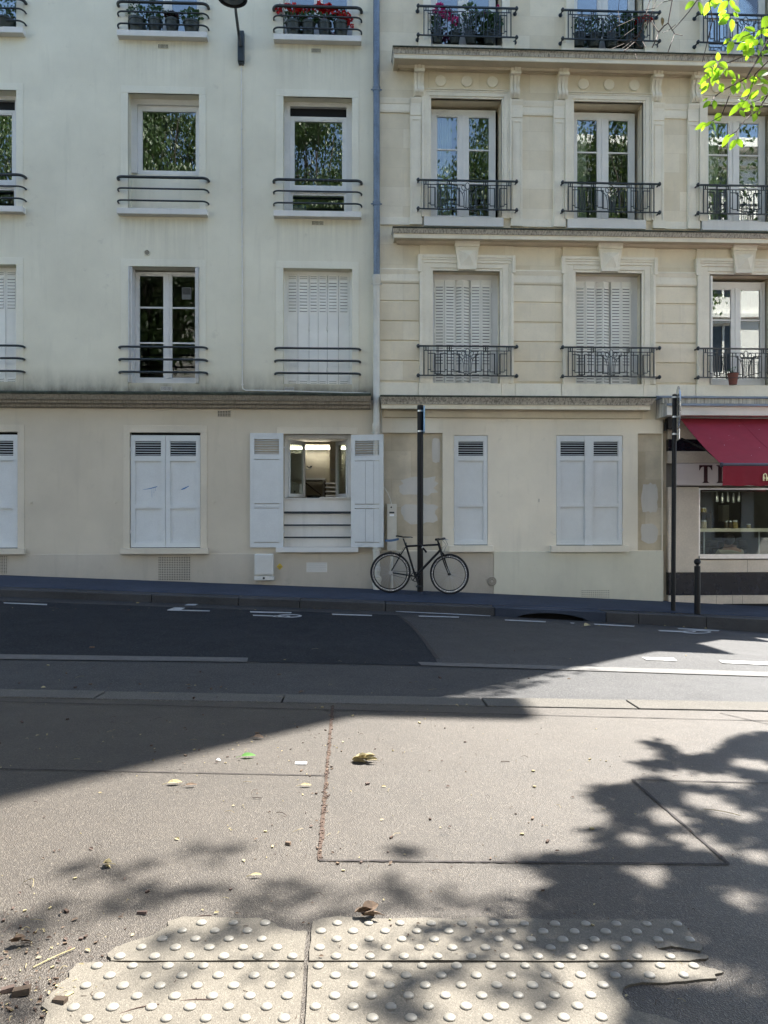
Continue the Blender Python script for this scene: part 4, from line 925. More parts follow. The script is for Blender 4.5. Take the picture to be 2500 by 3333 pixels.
# --- balcony railings
def railing(c, zt, zb, hw, p=.15):
    """art-deco wrought iron guard; drawn in the pixels of its enlargement and scaled to size"""
    mb = MB(); H = zt - zb; k = 2 * hw / 1115.0; yc = D - p
    U = lambda X: c + (X - 865) * k
    V = lambda Y: zb + (562 - Y) / 375 * H
    def bar(X, Ya, Yb, r=.007): mb.box(U(X) - r, U(X) + r, yc - .007, yc + .007, V(Yb), V(Ya))
    def hor(Xa, Xb, Y, r=.006): mb.box(min(U(Xa), U(Xb)), max(U(Xa), U(Xb)), yc - .006, yc + .006, V(Y) - r, V(Y) + r)
    def plate(Xa, Xb, Ya, Yb): mb.box(min(U(Xa), U(Xb)), max(U(Xa), U(Xb)), yc - .0045, yc + .0045, V(Yb), V(Ya))
    e = .10
    for Y, r, sc_ in ((187, .016, 1), (562, .012, 1)):
        mb.box(c - hw - e, c + hw + e, yc - r, yc + r, V(Y) - r * .8, V(Y) + r * .8)
        for s in (-1, 1):
            x = c + s * (hw + e); mb.lathe((x, yc - .005, V(Y)), [(.012, -.03), (.034, -.012), (.038, 0), (.034, .012), (.012, .03)], 10, (1, 0, 0)); mb.tube([(x, yc, V(Y)), (x, D + .03, V(Y) - .0)], .014, 8); mb.lathe((x, D - .012, V(Y)), [(.036, 0), (.036, .03)], 10, (0, 1, 0))
    mir = lambda X: 1730 - X
    for f in (lambda X: X, mir):
        bar(f(307), 180, 570, .009); plate(f(325), f(341), 187, 243); bar(f(360), 187, 562); bar(f(393), 243, 512, .005); hor(f(360), f(393), 488); hor(f(393), f(445), 512); hor(f(360), f(448), 280)
        plate(f(440), f(458), 280, 540); bar(f(475), 187, 540, .005); bar(f(490), 187, 540, .005); plate(f(509), f(525), 280, 540); hor(f(440), f(525), 540); bar(f(482), 540, 562, .009)
        hor(f(510), f(605), 282); bar(f(575), 243, 512, .005); hor(f(525), f(575), 512); hor(f(575), f(605), 488); bar(f(606), 187, 562); plate(f(624), f(641), 187, 243); bar(f(657), 187, 562)
        hor(f(657), f(765), 284); bar(f(690), 243, 505, .005); hor(f(657), f(690), 488); hor(f(690), f(750), 505); plate(f(748), f(768), 284, 522); bar(f(735), 243, 300, .005); hor(f(735), f(748), 300); hor(f(748), f(822), 522)
        cv = lambda P, r=.006: mb.tube([(U(f(x)), yc, V(y)) for x, y in P], r, 6)
        cv([(768, 316), (786, 334), (801, 362), (811, 400), (817, 460), (820, 540)]); cv([(822, 340), (829, 390), (834, 460), (837, 540)]); cv([(850, 308), (853, 400), (856, 540)])
        cv([(865, 298), (846, 310), (826, 322), (806, 346), (792, 358)]); hor(f(815), f(852), 540)
        mb.tube([(U(f(812)) + 26 * k * math.cos(t) * .9 * (1 if f(0) == 0 else -1) , yc, V(281 + 30 * math.sin(t) + 8 * math.cos(t))) for t in [2 * math.pi * q / 14 for q in range(14)]], .006, 6, closed=True)
        hor(f(307), f(845), 243)
    mb.tube([(U(865) + 25 * k * math.cos(t), yc, V(256 + 43 * math.sin(t))) for t in [2 * math.pi * q / 16 for q in range(16)]], .006, 6, closed=True); bar(865, 540, 562, .009)
    return mb.build('balcony_railing', m_iron, SH, smooth=40)
r1t, r1b = zr(966, 1560, .15), zr(1192, 1560, .15); r2t, r2b = zr3(1394, 1520, .15), zr3(1615, 1520, .15); r3t, r3b = zr3(56, 1520, .15), zr3(279, 1520, .15)
hw = (PX(1660, .15) - PX(1377, .15)) / 2
for k, c in CC:
    architrave1(c); architrave2(k, c); railing(c, r1t, r1b, hw); railing(c, r2t, r2b, hw); railing(c, r3t, r3b, hw)
    for s in (-1, 1):
        mb = MB(); xa, xb = sorted((c + s * w2, c + s * (w2 + .14))); mb.box(xa, xb, D - .05, D + .05, f3b + .05, f3t); xa, xb = sorted((c + s * (w2 + .005), c + s * (w2 + .22))); mb.box(xa, xb, D - .07, D + .05, f3b - .1, f3b + .049); mb.build('architrave', m_stone_plain, SH, bevel=.004)
    mb = MB(); mb.box(c - w2, c + w2, D - .03, D + .2, f3b - .1, f3b); mb.build('window_sill', m_sill, SH, bevel=.004)
# windows
for k, c in CC:
    casement(SH, c - w2 + .02, c + w2 - .06, f2b + .02, f2t - .06, D + .24, [.335, .665], 2, ow=.10, mid=.17, wb=.11, wt=.11)
    casement(SH, c - w2 + .02, c + w2 - .06, f3b + .02, f3t - .06, D + .24, [.335, .665], 2, ow=.10, mid=.15, wb=.10, wt=.11)
    for j in (1, 2, 3): casement(SH, c - w2 + .02, c + w2 - .02, f3b + 3.1 * j, f3t + 3.1 * j, D + .24, [.335, .665], 2, ow=.10)
    if k == 'F':
        casement(SH, c - w1 + .06, c + w1 - .04, f1b, f1t - .06, D + .22, [.345], 2, ow=.07, mid=.14, wb=.14, wt=.12)
        for i in range(4):
            mb = MB(); xx = c - w1 + .004 + .018 * i; mb.box(xx, xx + .012, D - .02 + .008 * i, D + .2, f1b + .03, f1t - .02)
            mb.build('shutter_leaf', m_metal_sh if i else m_black, SH)
    else:
        x0, x1 = c - w1 + .045, c + w1 - .12; ws = [1.1, 1.15, .78, .82, 1.12, 1.1]; tot = sum(ws); x = x0
        for i in range(6):
            wd = (x1 - x0) * ws[i] / tot; folding_leaf(SH, x, x + wd, f1b + .01, f1t - .10, D + .17, True, .05 if 1 < i < 4 else .01, i % 2 == 0); x += wd
        mb = MB(); mb.box(c - w1, x0 - .004, D + .16, D + .22, f1b, f1t); mb.box(x1 + .004, c + w1, D + .19, D + .24, f1b, f1t); mb.box(x0, x1, D + .19, D + .24, f1t - .10, f1t); mb.build('shutter_frame', m_white, SH)
# shell
mb = MB()
for z in (zg1 + .12, f2b - .3, f3b - .3, f3b + 2.8, f3b + 5.9, f3b + 9): mb.box(XM + .05, XR - .3, D + .42, D + 9.6, z - .1, z + .1)
for x in ((cD + cE) / 2, (cE + cF) / 2 + .1, XM + .12): mb.box(x - .06, x + .06, D + .42, D + 6, zg1 + .25, ZTOP - .5)
mb.box(XM + .05, XR - .3, D + 6, D + 6.15, zg1 + .25, ZTOP - .5); mb.build('interior', m_room, SH)
mb = MB(); mb.box(XM, XR, D + .402, D + 10, ZTOP - .45, ZTOP); mb.box(XM, XR, D + 9.7, D + 10, -2, ZTOP - .46); mb.box(XR - .25, XR, D + .402, D + 9.69, -2, ZTOP - .46); mb.build('roof', m_zinc, SH)
def curtain(par, x0, x1, z0, z1, y, mat, n=26, amp=.02):
    mb = MB(); pts = [(x0 + (x1 - x0) * i / n, y + amp * math.sin(i * 1.9) * (.6 + .4 * math.sin(i * .7))) for i in range(n + 1)]
    mb.add([(x, yy, z) for x, yy in pts for z in (z0, z1)] + [(x, yy + .004, z) for x, yy in pts for z in (z0, z1)], [(2 * i, 2 * i + 2, 2 * i + 3, 2 * i + 1) for i in range(n)] + [(2 * n + 2 + 2 * i, 2 * n + 3 + 2 * i, 2 * n + 5 + 2 * i, 2 * n + 4 + 2 * i) for i in range(n)])
    return mb.build('curtain', mat, par, smooth=True)
curtain(SH, cD - w2 + .1, cD - w2 + .42, f2b + .1, f2t - .1, D + .42, m_curtain); curtain(SH, cE - w2 + .12, cE - w2 + .36, f2b + .1, f2t - .1, D + .42, m_curtain)
curtain(SH, cF + .05, cF + w2 - .1, f3b + .1, f3t - .1, D + .42, m_curtain); curtain(SH, cF - w2 + .1, cF - w2 + .4, f2b + .1, f2t - .1, D + .42, m_curtain)

# ================================================================ SHOP FRONT (part of the stone house)
sx0, sx1 = PX(2176), XR; wx0 = PX(2275.5); wz0, wz1 = PZ(2400, 1813), PZ(2400, 1588)
def slab(name, px0, px1, py0, py1, p, mat, bev=.003, ref=2350, back=.1):
    mb = MB(); mb.box(PX(px0, p) if px0 else sx0, PX(px1, p) if px1 else sx1, D - p, D + back, PZ(ref, py1, p), PZ(ref, py0, p)); return mb.build(name, mat, SH, bevel=bev)
mb = MB(); mb.box(xs0, xs1, D + .10, D + .4, -2.2, zg1); mb.build('reveal', m_old, SH)
for px0, px1, py0, py1, mt in ((0, 2275, 1585, 1863, m_marble), (0, 0, 1361, 1430, m_marble), (0, 0, 1430, 1468.5, m_blackm), (0, 0, 1468.5, 1508, m_marble), (2275.5, 0, 1822, 1863, m_marble)):
    slab('cladding', px0, px1, py0 + .4, py1 - .4, .0, mt)
slab('plinth', 0, 0, 1863.5, 1937, .012, m_blackm); mb = MB(); mb.box(sx0, sx1, D - .02, D + .1, -2.2, PZ(2350, 1938, .02)); mb.build('plinth', m_marble, SH, bevel=.003)
mb = MB()
for px in (2330, 2383, 2415): mb.box(PX(px) - .002, PX(px) + .002, D - .0225, D - .015, PZ(px, 1968, .02), PZ(px, 1938, .02))
mb.box(PX(2433) - .002, PX(2433) + .002, D - .0025, D + .01, PZ(2433, 1862), PZ(2433, 1823)); mb.build('cladding_joint', m_tar, SH)
mb = MB(); mb.box(PX(2353), sx1, D - .03, D - .019, PZ(2400, 1974, .02) - .05, PZ(2400, 1965, .02)); mb.build('base_slot', m_dark, SH)
xw1 = XR - .35
mb = MB(); mb.frame(wx0, xw1, wz0, wz1, D + .02, D + .09, .03, .03, .035, .05); mb.box(wx0 - .0, xw1, D - .03, D + .02, wz0 - .03, wz0 + .018); sw_ = mb.build('shop_window', m_steel, SH, bevel=.003)
mb = MB(); mb.box(wx0 + .03, xw1 - .03, D + .05, D + .058, wz0 + .05, wz1 - .035); mb.build('pane', m_glass3, sw_)
mb = MB(); mb.box(xw1, XR, D, D + .1, PZ(2350, 1863), PZ(2350, 1585)); mb.build('cladding', m_marble, SH)
sg = slab('shop_sign', 2200, 0, 1508.5, 1580, .05, m_pinkp)
def letter(par, shapes, y, mat, name='letter', th=.006, R_=None):
    mb = MB()
    for s in shapes: mb.prismy(s, y - th, y + .001)
    return mb.build(name, mat, par)
S7 = lambda X, Y: (PX(2130 + X / 4.484, .05), PZ(2330, 1260 + Y / 4.484, .05))
letter(sg, [[S7(*p) for p in ((654, 1139), (844, 1139), (844, 1216), (836, 1212), (818, 1178), (800, 1165), (776, 1163), (776, 1370), (784, 1388), (806, 1400), (694, 1400), (714, 1388), (722, 1370), (722, 1163), (698, 1165), (680, 1178), (662, 1212), (654, 1216))]], D - .05, m_maroon)
letter(sg, [[S7(*p) for p in ((900, 1139), (1010, 1139), (1003, 1150), (986, 1162), (986, 1370), (1000, 1388), (1012, 1400), (900, 1400), (920, 1388), (932, 1370), (932, 1162), (914, 1150))]], D - .05, m_maroon)
# projecting shop canopy with its zinc edge, and the awning below it
slab('canopy', 2171, 0, 1322, 1352, .36, m_sill, ref=2350); cz = PZ(2350, 1322, .36)
mb = MB(); xa = PX(2168, .36)
mb.box(xa, sx1, D - .40, D - .05, cz + .002, PZ(2350, 1313.5, .40)); mb.box(xa - .03, sx1, D - .30, D + .02, PZ(2350, 1313, .3), PZ(2350, 1297, .3)); mb.build('canopy_edge', m_cornice, SH, bevel=.004)
mb = MB(); z = PZ(2350, 1297, .3); mb.prismx([(D + .02, z + .002), (D - .33, z + .002), (D - .33, z + .012), (D + .02, PZ(2350, 1286, .05))], xa - .05, sx1); mb.box(xa, sx1, D - .415, D - .401, PZ(2350, 1321, .41), PZ(2350, 1314, .41)); mb.build('canopy_flashing', m_zinc, SH, bevel=.002)
mb = MB(); mb.prism([(PX(2144, .15), D - .12, PZ(2160, 1362, .15)), (PX(2171, .36), D - .36, PZ(2171, 1352, .36)), (PX(2171, .36), D - .36, PZ(2171, 1300, .36)), (PX(2147, .15), D - .12, PZ(2160, 1292, .15))], [(PX(2144, .15), D + .02, PZ(2160, 1362, .15)), (PX(2171, .36), D + .02, PZ(2171, 1352, .36)), (PX(2171, .36), D + .02, PZ(2171, 1300, .36)), (PX(2147, .15), D + .02, PZ(2160, 1292, .15))]); mb.build('canopy_end', m_cornice, SH)
mb = MB(); mb.box(PX(2164), PX(2186), D - .14, D - .01, PZ(2175, 1398), PZ(2175, 1362)); mb.box(PX(2158), PX(2166), D - .1, D - .02, PZ(2162, 1404), PZ(2162, 1378)); mb.build('awning_bracket', m_black, SH, bevel=.006)
# awning
xl = PX(2213.5, .10); zA = PZ(2300, 1362, .1)
lo_, hi_ = .3, 4.0
for _ in range(40):                                            # how far out the front bar hangs so that its left end sits where it does
    m_ = (lo_ + hi_) / 2
    if PX(2350, m_) > xl: lo_ = m_
    else: hi_ = m_
pA = lo_; zB = PZ(2420, 1513, pA); zV = PZ(2420, 1581, pA)
AW = thing('awning', 'dark red canvas awning with a lettered valance over the shop window', 'awning', (xl, D, zA))
xr_ = XR - .05
mb = MB(); n, mm = 14, 12
def sag(f): return -.035 * math.sin(math.pi * f)
vs = []
for i in range(n + 1):
    for j in range(mm + 1):
        f = j / mm; vs.append((xl + (xr_ - xl) * i / n, D - .1 - (pA - .1) * f, zA + (zB - zA) * f + sag(f)))
N = len(vs); vs += [(x, y + .003, z - .004) for x, y, z in vs]; fs = []
for i in range(n):
    for j in range(mm):
        a = i * (mm + 1) + j; fs += [(a, a + mm + 1, a + mm + 2, a + 1), (N + a, N + a + 1, N + a + mm + 2, N + a + mm + 1)]
mb.add(vs, fs); mb.build('canvas', m_red_aw, AW, smooth=True)
mb = MB(); xk = xl + (xr_ - xl) * .55; mb.tube([(xl + 1.05, D - .1 - (pA - .1) * f, zA + (zB - zA) * f + sag(f) + .002) for f in [k / 12 for k in range(13)]], .0025, 5); mb.build('seam', m_red_aw, AW)
mb = MB()
for _ in range(22):
    f = rng.uniform(.15, .9); x = xl + (xr_ - xl) * rng.uniform(.05, .8); y = D - .1 - (pA - .1) * f; z = zA + (zB - zA) * f + sag(f); s = rng.uniform(.004, .010)
    mb.leaf((x, y, z + .006), (rng.uniform(-1, 1), -1, -.6), (0, -.5, 1), s * 1.8, s, 0, 2)
mb.build('bird_droppings', m_paper, AW)
mb = MB(); mb.lathe((xl - .02, D - pA, zB), [(.035, 0), (.04, .01), (.04, .03), (.03, .031), (.03, xr_ - xl), (.04, xr_ - xl + .01), (.04, xr_ - xl + .04)], 14, (1, 0, 0)); mb.build('front_bar', M('slate_blue_bar', (.035, .04, .06), .45, .1, 8), AW, smooth=40)
mb = MB(); n = 60; vs = []
for i in range(n + 1):
    x = xl + (xr_ - xl) * i / n
    for j in range(6): f = j / 5; vs.append((x, D - pA - .028 + (.012 * math.sin(i * .55) + .008 * math.sin(i * 1.3 + 1)) * f, zB - .02 + (zV - zB + .02) * f + .006 * math.sin(i * .8) * f))
N = len(vs); vs += [(x, y + .004, z) for x, y, z in vs]; fs = []
for i in range(n):
    for j in range(5): a = i * 6 + j; fs += [(a, a + 6, a + 7, a + 1), (N + a, N + a + 1, N + a + 7, N + a + 6)]
mb.add(vs, fs); va = mb.build('valance', m_red_val, AW, smooth=True)
SV = lambda X, Y: Vector((PX(2130 + X / 4.484, pA + .045), D - pA - .048, PZ(2490, 1260 + Y / 4.484, pA + .045)))
mb = MB(); A = lambda *P, r=.009: mb.tube([SV(*p) for p in P], r, 6)
A((1592, 1362), (1592, 1300), (1597, 1275), (1614, 1265), (1632, 1275), (1637, 1300), (1637, 1362), r=.010); A((1582, 1328), (1637, 1328), r=.007); A((1600, 1362), (1600, 1300), r=.006); A((1586, 1362), (1604, 1362), r=.007); A((1629, 1362), (1645, 1362), r=.007)
A((1654, 1312), (1654, 1345), (1662, 1360), (1676, 1360), (1684, 1345), (1684, 1312), r=.009); A((1684, 1345), (1690, 1362), r=.008)
mb.build('lettering', m_cream_l, va)
mb = MB()
for px in (2216, 2480): x = PX(px, .1) if px < 2300 else xr_ - .3; mb.tube([(x + .05, D - .02, zA - .35), (x + .08, D - .9, zA - .62), (x + .06, D - pA + .03, zB - .01)], .018, 8)
mb.build('folding_arm', m_black, AW)
mb = MB(); mb.lathe((xl - .02, D - .12, zA + .07), [(.05, 0), (.05, xr_ - xl + .1)], 14, (1, 0, 0)); mb.build('roller', m_red_aw, AW, smooth=40)
mb = MB(); mb.box(PX(2232), xr_, D - .2, D - .01, zA + .13, zA + .17); mb.build('roller_cover', m_marble, AW)
# ================================================================ THINGS ON THE FACADES
def G(x, y): return Vector((x, y, zg(x, y)))
# downpipe
xp = PX(1225.5, .1); yp = D - .10
t = thing('downpipe', 'rainwater downpipe between the houses, blue-grey zinc above, cream iron below', 'downpipe', (xp, yp, zg(xp, yp)))
zj = PZ(1225, 896, .1); mb = MB(); mb.tube([(xp - .005, yp, ZTOP), (xp, yp, 9), (xp + .004, yp, zj - .02)], .057, 16); mb.build('zinc_pipe', m_zinc, t, smooth=50)
mb = MB(); zb = zg(xp, yp) - .05
mb.lathe((xp, yp, zb), [(.058, 0), (.058, .12), (.07, .12), (.07, .2), (.058, .21), (.058, PZ(1227, 1862, .1) - zb), (.07, PZ(1227, 1860, .1) - zb), (.07, PZ(1227, 1846, .1) - zb), (.058, PZ(1227, 1844, .1) - zb), (.058, PZ(1227, 1405, .1) - zb), (.07, PZ(1227, 1400, .1) - zb), (.074, PZ(1227, 1380, .1) - zb), (.058, PZ(1227, 1376, .1) - zb), (.058, zj - .16 - zb), (.062, zj - .13 - zb), (.078, zj - .09 - zb), (.078, zj - zb), (.06, zj + .002 - zb)], 20); mb.build('cast_iron_pipe', m_pipe, t, smooth=40)
mb = MB(); xo, zo = PX(1231, .17), PZ(1231, 1886, .17); mb.lathe((xo, yp - .04, zo), [(.062, 0), (.062, -.035), (.05, -.04), (.05, -.03), (.02, -.03), (.018, -.05), (.001, -.05)], 20, (0, 1, 0)); mb.build('inspection_cover', m_pipe, t, smooth=40)
for py, mt, zinc in ((288, m_zinc, 1), (660, m_zinc, 1), (920, m_pipe, 0), (1404, m_pipe, 0), (1786, m_pipe, 0)):
    z = PZ(1225, py, .1); mb = MB(); mb.lathe((xp, yp, z - .05), [(.058, 0), (.066, .005), (.066, .02), (.062, .03), (.068, .04), (.068, .07), (.058, .08)], 16)
    for s in (-1, 1): mb.lathe((xp + s * .085, yp - .0, z - .02), [(.012, -.012), (.012, .012)], 8, (1, 0, 0)); mb.box(xp + s * .06 - .02, xp + s * .06 + .02, yp - .006, yp + .006, z - .032, z - .008)
    mb.build('pipe_collar', mt, t, smooth=40)
# wall lamp
xb = PX(784, .08); t = thing('wall_lamp', 'black bracket street lamp with a round hood, fixed high on the pale rendered wall', 'street lamp', (xb, D, PZ(784, 205, .08)))
mb = MB(); z0, z1 = PZ(784, 205, .09), PZ(784, 99, .09); mb.box(xb - .055, xb + .055, D - .10, D + .01, z0 + .03, z1); mb.box(xb - .045, xb + .045, D - .08, D, z0, z0 + .04); mb.build('mounting_box', m_iron, t, bevel=.012)
pa = at(766, 8, D - 1.15); mb = MB(); mb.tube([(xb + .0, D - .11, PZ(781, 150, .1)), at(777, 110, D - .18), at(768, 40, D - .85), pa], [.028, .026, .024, .022], 10); mb.build('arm', m_iron, t, smooth=50)
pc = at(757, -4, D - 1.35); mb = MB(); mb.lathe((pc.x, pc.y, pc.z + .0), [(.02, .30), (.10, .27), (.19, .14), (.225, .03), (.23, 0), (.215, 0), (.18, .05), (.02, .06)], 24); mb.build('lamp_hood', m_black, t, smooth=40)
mb = MB(); mb.lathe((pc.x, pc.y, pc.z - .03), [(.02, 0), (.15, .03), (.19, .06), (.02, .075)], 20); mb.build('lens', m_iron, t, smooth=40)
# cable below it
mb = MB(); cab = [(PX(786), D - .012, PZ(786, 203)), (PX(787), D - .012, PZ(787, 500)), (PX(789), D - .012, PZ(789, 900)), (PX(789), D - .012, PZ(789, 1255)), (PX(791), D - .012, PZ(791, 1266)), (PX(800), D - .014, PZ(800, 1271)), (PX(960), D - .016, PZ(960, 1274)), (PX(1205), D - .02, PZ(1205, 1281))]
mb.tube(cab, .011, 6)
for py in range(228, 1260, 64): x = PX(786.5 + (py - 203) * .0026); z = PZ(787, py); mb.box(x - .018, x + .018, D - .022, D + .005, z - .012, z + .012)
tag(mb.build('cable', m_sill, org=cab[0]), 'thin white clipped cable running down the pale wall from the black lamp', 'cable')
mb = MB(); cb = [(PX(1237, .02), D - .02, PZ(1237, 1279)), (PX(1241, .02), D - .025, PZ(1241, 1290)), (PX(1243, .02), D - .02, PZ(1243, 1400)), (PX(1243, .02), D - .02, PZ(1243, 1560)), (PX(1249, .03), D - .04, PZ(1249, 1585)), (PX(1262, .05), D - .06, PZ(1262, 1605)), (PX(1271, .05), D - .06, PZ(1271, 1628)), (PX(1274, .05), D - .06, PZ(1274, 1643))]
mb.tube(cb, .011, 6); tag(mb.build('cable', m_pipe, org=cb[-1]), 'beige cable curving down into the tall narrow electrical box', 'cable')
# meter boxes, sticker
xa, xb_ = PX(828.6, .1), PX(890, .1); z0, z1 = PZ(859, 1889, .1), PZ(859, 1803, .1); zl = z0 + .085
t = thing('meter_box', 'white plastic meter box low on the wall beneath the open left shutter', 'meter box', ((xa + xb_) / 2, D, z0))
mb = MB(); mb.box(xa, xb_, D - .13, D, zl + .004, z1); mb.build('door', m_boxw, t, bevel=.02)
mb = MB(); mb.frame(xa + .035, xb_ - .035, zl + .04, z1 - .1, D - .134, D - .125, .006); mb.build('door_moulding', m_boxw, t, bevel=.002)
mb = MB(); mb.box(xa - .006, xb_ + .006, D - .115, D, z0, zl - .012); mb.box(xa + .01, xb_ - .01, D - .105, D, zl - .012, zl + .004); mb.build('base', m_boxw, t, bevel=.01)
mb = MB(); c = PX(859, .1); mb.lathe((c, D - .115, z0 + .04), [(.02, 0), (.02, -.006), (.008, -.007)], 12, (0, 1, 0)); mb.build('lock', m_iron, t)
mb = MB(); x, z = PX(911), PZ(911, 1844); r = .056; mb.prismy([(x - r, z), (x, z - r * 1.05), (x + r, z), (x, z + r * 1.05)], D - .017, D - .010); mb.mi = 1
for k, wd in ((.012, .026), (0, .034), (-.012, .026), (-.022, .016)): mb.box(x - wd, x + wd, D - .0185, D - .0165, z + k - .0022, z + k + .0022)
tag(mb.build('sticker', [m_yellow, m_iron], org=(x, D, z)), 'yellow diamond sticker on the wall just right of the white meter box', 'sticker')
xa, xb_ = PX(1260, .1), PX(1291, .1); z0, z1 = PZ(1276, 1793, .1), PZ(1276, 1641, .1); c = (xa + xb_) / 2
t = thing('cable_box', 'tall narrow cream electrical box on the bare stone behind the bicycle saddle', 'electrical box', (c, D, z0))
mb = MB(); mb.box(xa, xb_, D - .10, D + .07, z0, z1); mb.build('cover', m_pipe, t, bevel=.006)
mb = MB(); mb.tube([(c + .0, D - .03, z0 + .01), (c + .005, D - .03, zg(c, D))], .024, 10); mb.build('conduit', m_pipe, t, smooth=50)
mb = MB(); mb.lathe((c - .01, D - .10, PZ(1276, 1651, .1)), [(.014, 0), (.014, -.005), (.004, -.006)], 12, (0, 1, 0)); mb.build('lock', m_black, t)
mb = MB(); z = PZ(1276, 1668, .1); mb.box(c - .045, c + .045, D - .102, D - .098, z - .016, z + .012); mb.mi = 1; mb.box(c - .04, c + .04, D - .1025, D - .098, z - .065, z - .03); mb.build('label', [m_iron, m_paper], t)
# ================================================================ STREET FURNITURE
def signpole(px, pyb, ptop_px, ptop, Y, r, label, disc=None, lean=0):
    b = at(px, pyb, Y); b.z = zg(b.x, b.y); top = at(ptop_px, ptop, Y)
    t = thing('sign_pole', label, 'sign pole', b)
    mb = MB(); mb.tube([(b.x, b.y, b.z - .02), (top.x, top.y, top.z)], r, 14); mb.build('pole', m_black, t, smooth=50)
    mb = MB(); mb.lathe((top.x, top.y, top.z), [(r * 1.02, -.004), (r * .9, .012), (.004, .02)], 14); mb.build('cap', m_black, t, smooth=50)
    mb = MB(); mb.lathe((b.x, b.y, b.z), [(r * 2.4, 0), (r * 2.3, .008), (r * 1.1, .018), (r, .03)], 16); mb.build('base_collar', m_fpave, t, smooth=50)
    return t, b, top
Y1 = 13.1
t, b, top = signpole(1368, 1931, 1368, 1321, Y1, .052, 'tall black sign pole on the far pavement with the bicycle leaning on it')
def clamp(t, c, z, r):
    mb = MB(); mb.lathe((c.x, c.y, z), [(r, -.014), (r + .004, -.012), (r + .004, .012), (r, .014)], 14); mb.box(c.x + r * .5, c.x + r + .03, c.y - .012, c.y + .012, z - .012, z + .012); mb.build('clamp', m_steel, t, smooth=50)
for py in (1338, 1404): clamp(t, b, at(1368, py, Y1).z, .052)
a = R(3.2); d = Vector((math.sin(a), math.cos(a), 0)); n_ = Vector((d.y, -d.x, 0)); cc = Vector((b.x + .062, b.y, (at(1375, 1325, Y1).z + at(1375, 1409, Y1).z) / 2)); hz = (at(1375, 1325, Y1).z - at(1375, 1409, Y1).z) / 2
mb = MB(); mb.obox(cc, d * .2, n_ * .012, (0, 0, hz)); mb.build('sign_plate', M('pale_blue_sign_back', (.25, .42, .60), .3, .1, 5, metal=.3), t, bevel=.008)
Y2 = 12.05
for _ in range(12):
    q = g(2191, 1993); Y2 = q.y
t, b, top = signpole(2191, 1993, 2196, 1286, Y2, .036, 'tall black sign pole beside the shop, carrying a round sign seen edge on')
for py in (1293, 1357, 1413): q = at(2195, py, Y2); clamp(t, q, q.z, .036)
a = R(17.5); d = Vector((math.sin(a), math.cos(a), 0)); n_ = Vector((d.y, -d.x, 0)); q = at(2207.5, 1325, Y2 - .02); rad = (at(2208, 1257, Y2).z - at(2208, 1393, Y2).z) / 2
mb = MB(); mb.lathe(q, [(rad * .98, -.012), (rad, -.008), (rad, .008), (rad * .98, .010), (rad * .94, .010), (rad * .93, .002), (.001, .002)], 40, n_); mb.build('round_sign', m_alu, t, smooth=30)
q = at(2208, 1415, Y2 - .02); mb = MB(); mb.obox(q, d * .16, n_ * .008, (0, 0, .085)); mb.build('sign_plate', m_alu, t, bevel=.006)
q = g(2270, 1999); hb = at(2270, 1818, q.y).z - q.z
t = thing('bollard', 'black iron bollard with a ball top on the pavement in front of the shop', 'bollard', q)
rb = .047; mb = MB(); mb.lathe((q.x, q.y, q.z - .02), [(rb, 0), (rb, hb - .13), (rb * .98, hb - .10), (rb * .55, hb - .095), (rb * .5, hb - .085)], 18); mb.build('post', m_black, t, smooth=40)
mb = MB(); mb.ball((q.x, q.y, q.z + hb - .052), .052, 18, 12); mb.build('ball_top', m_black, t, smooth=True)

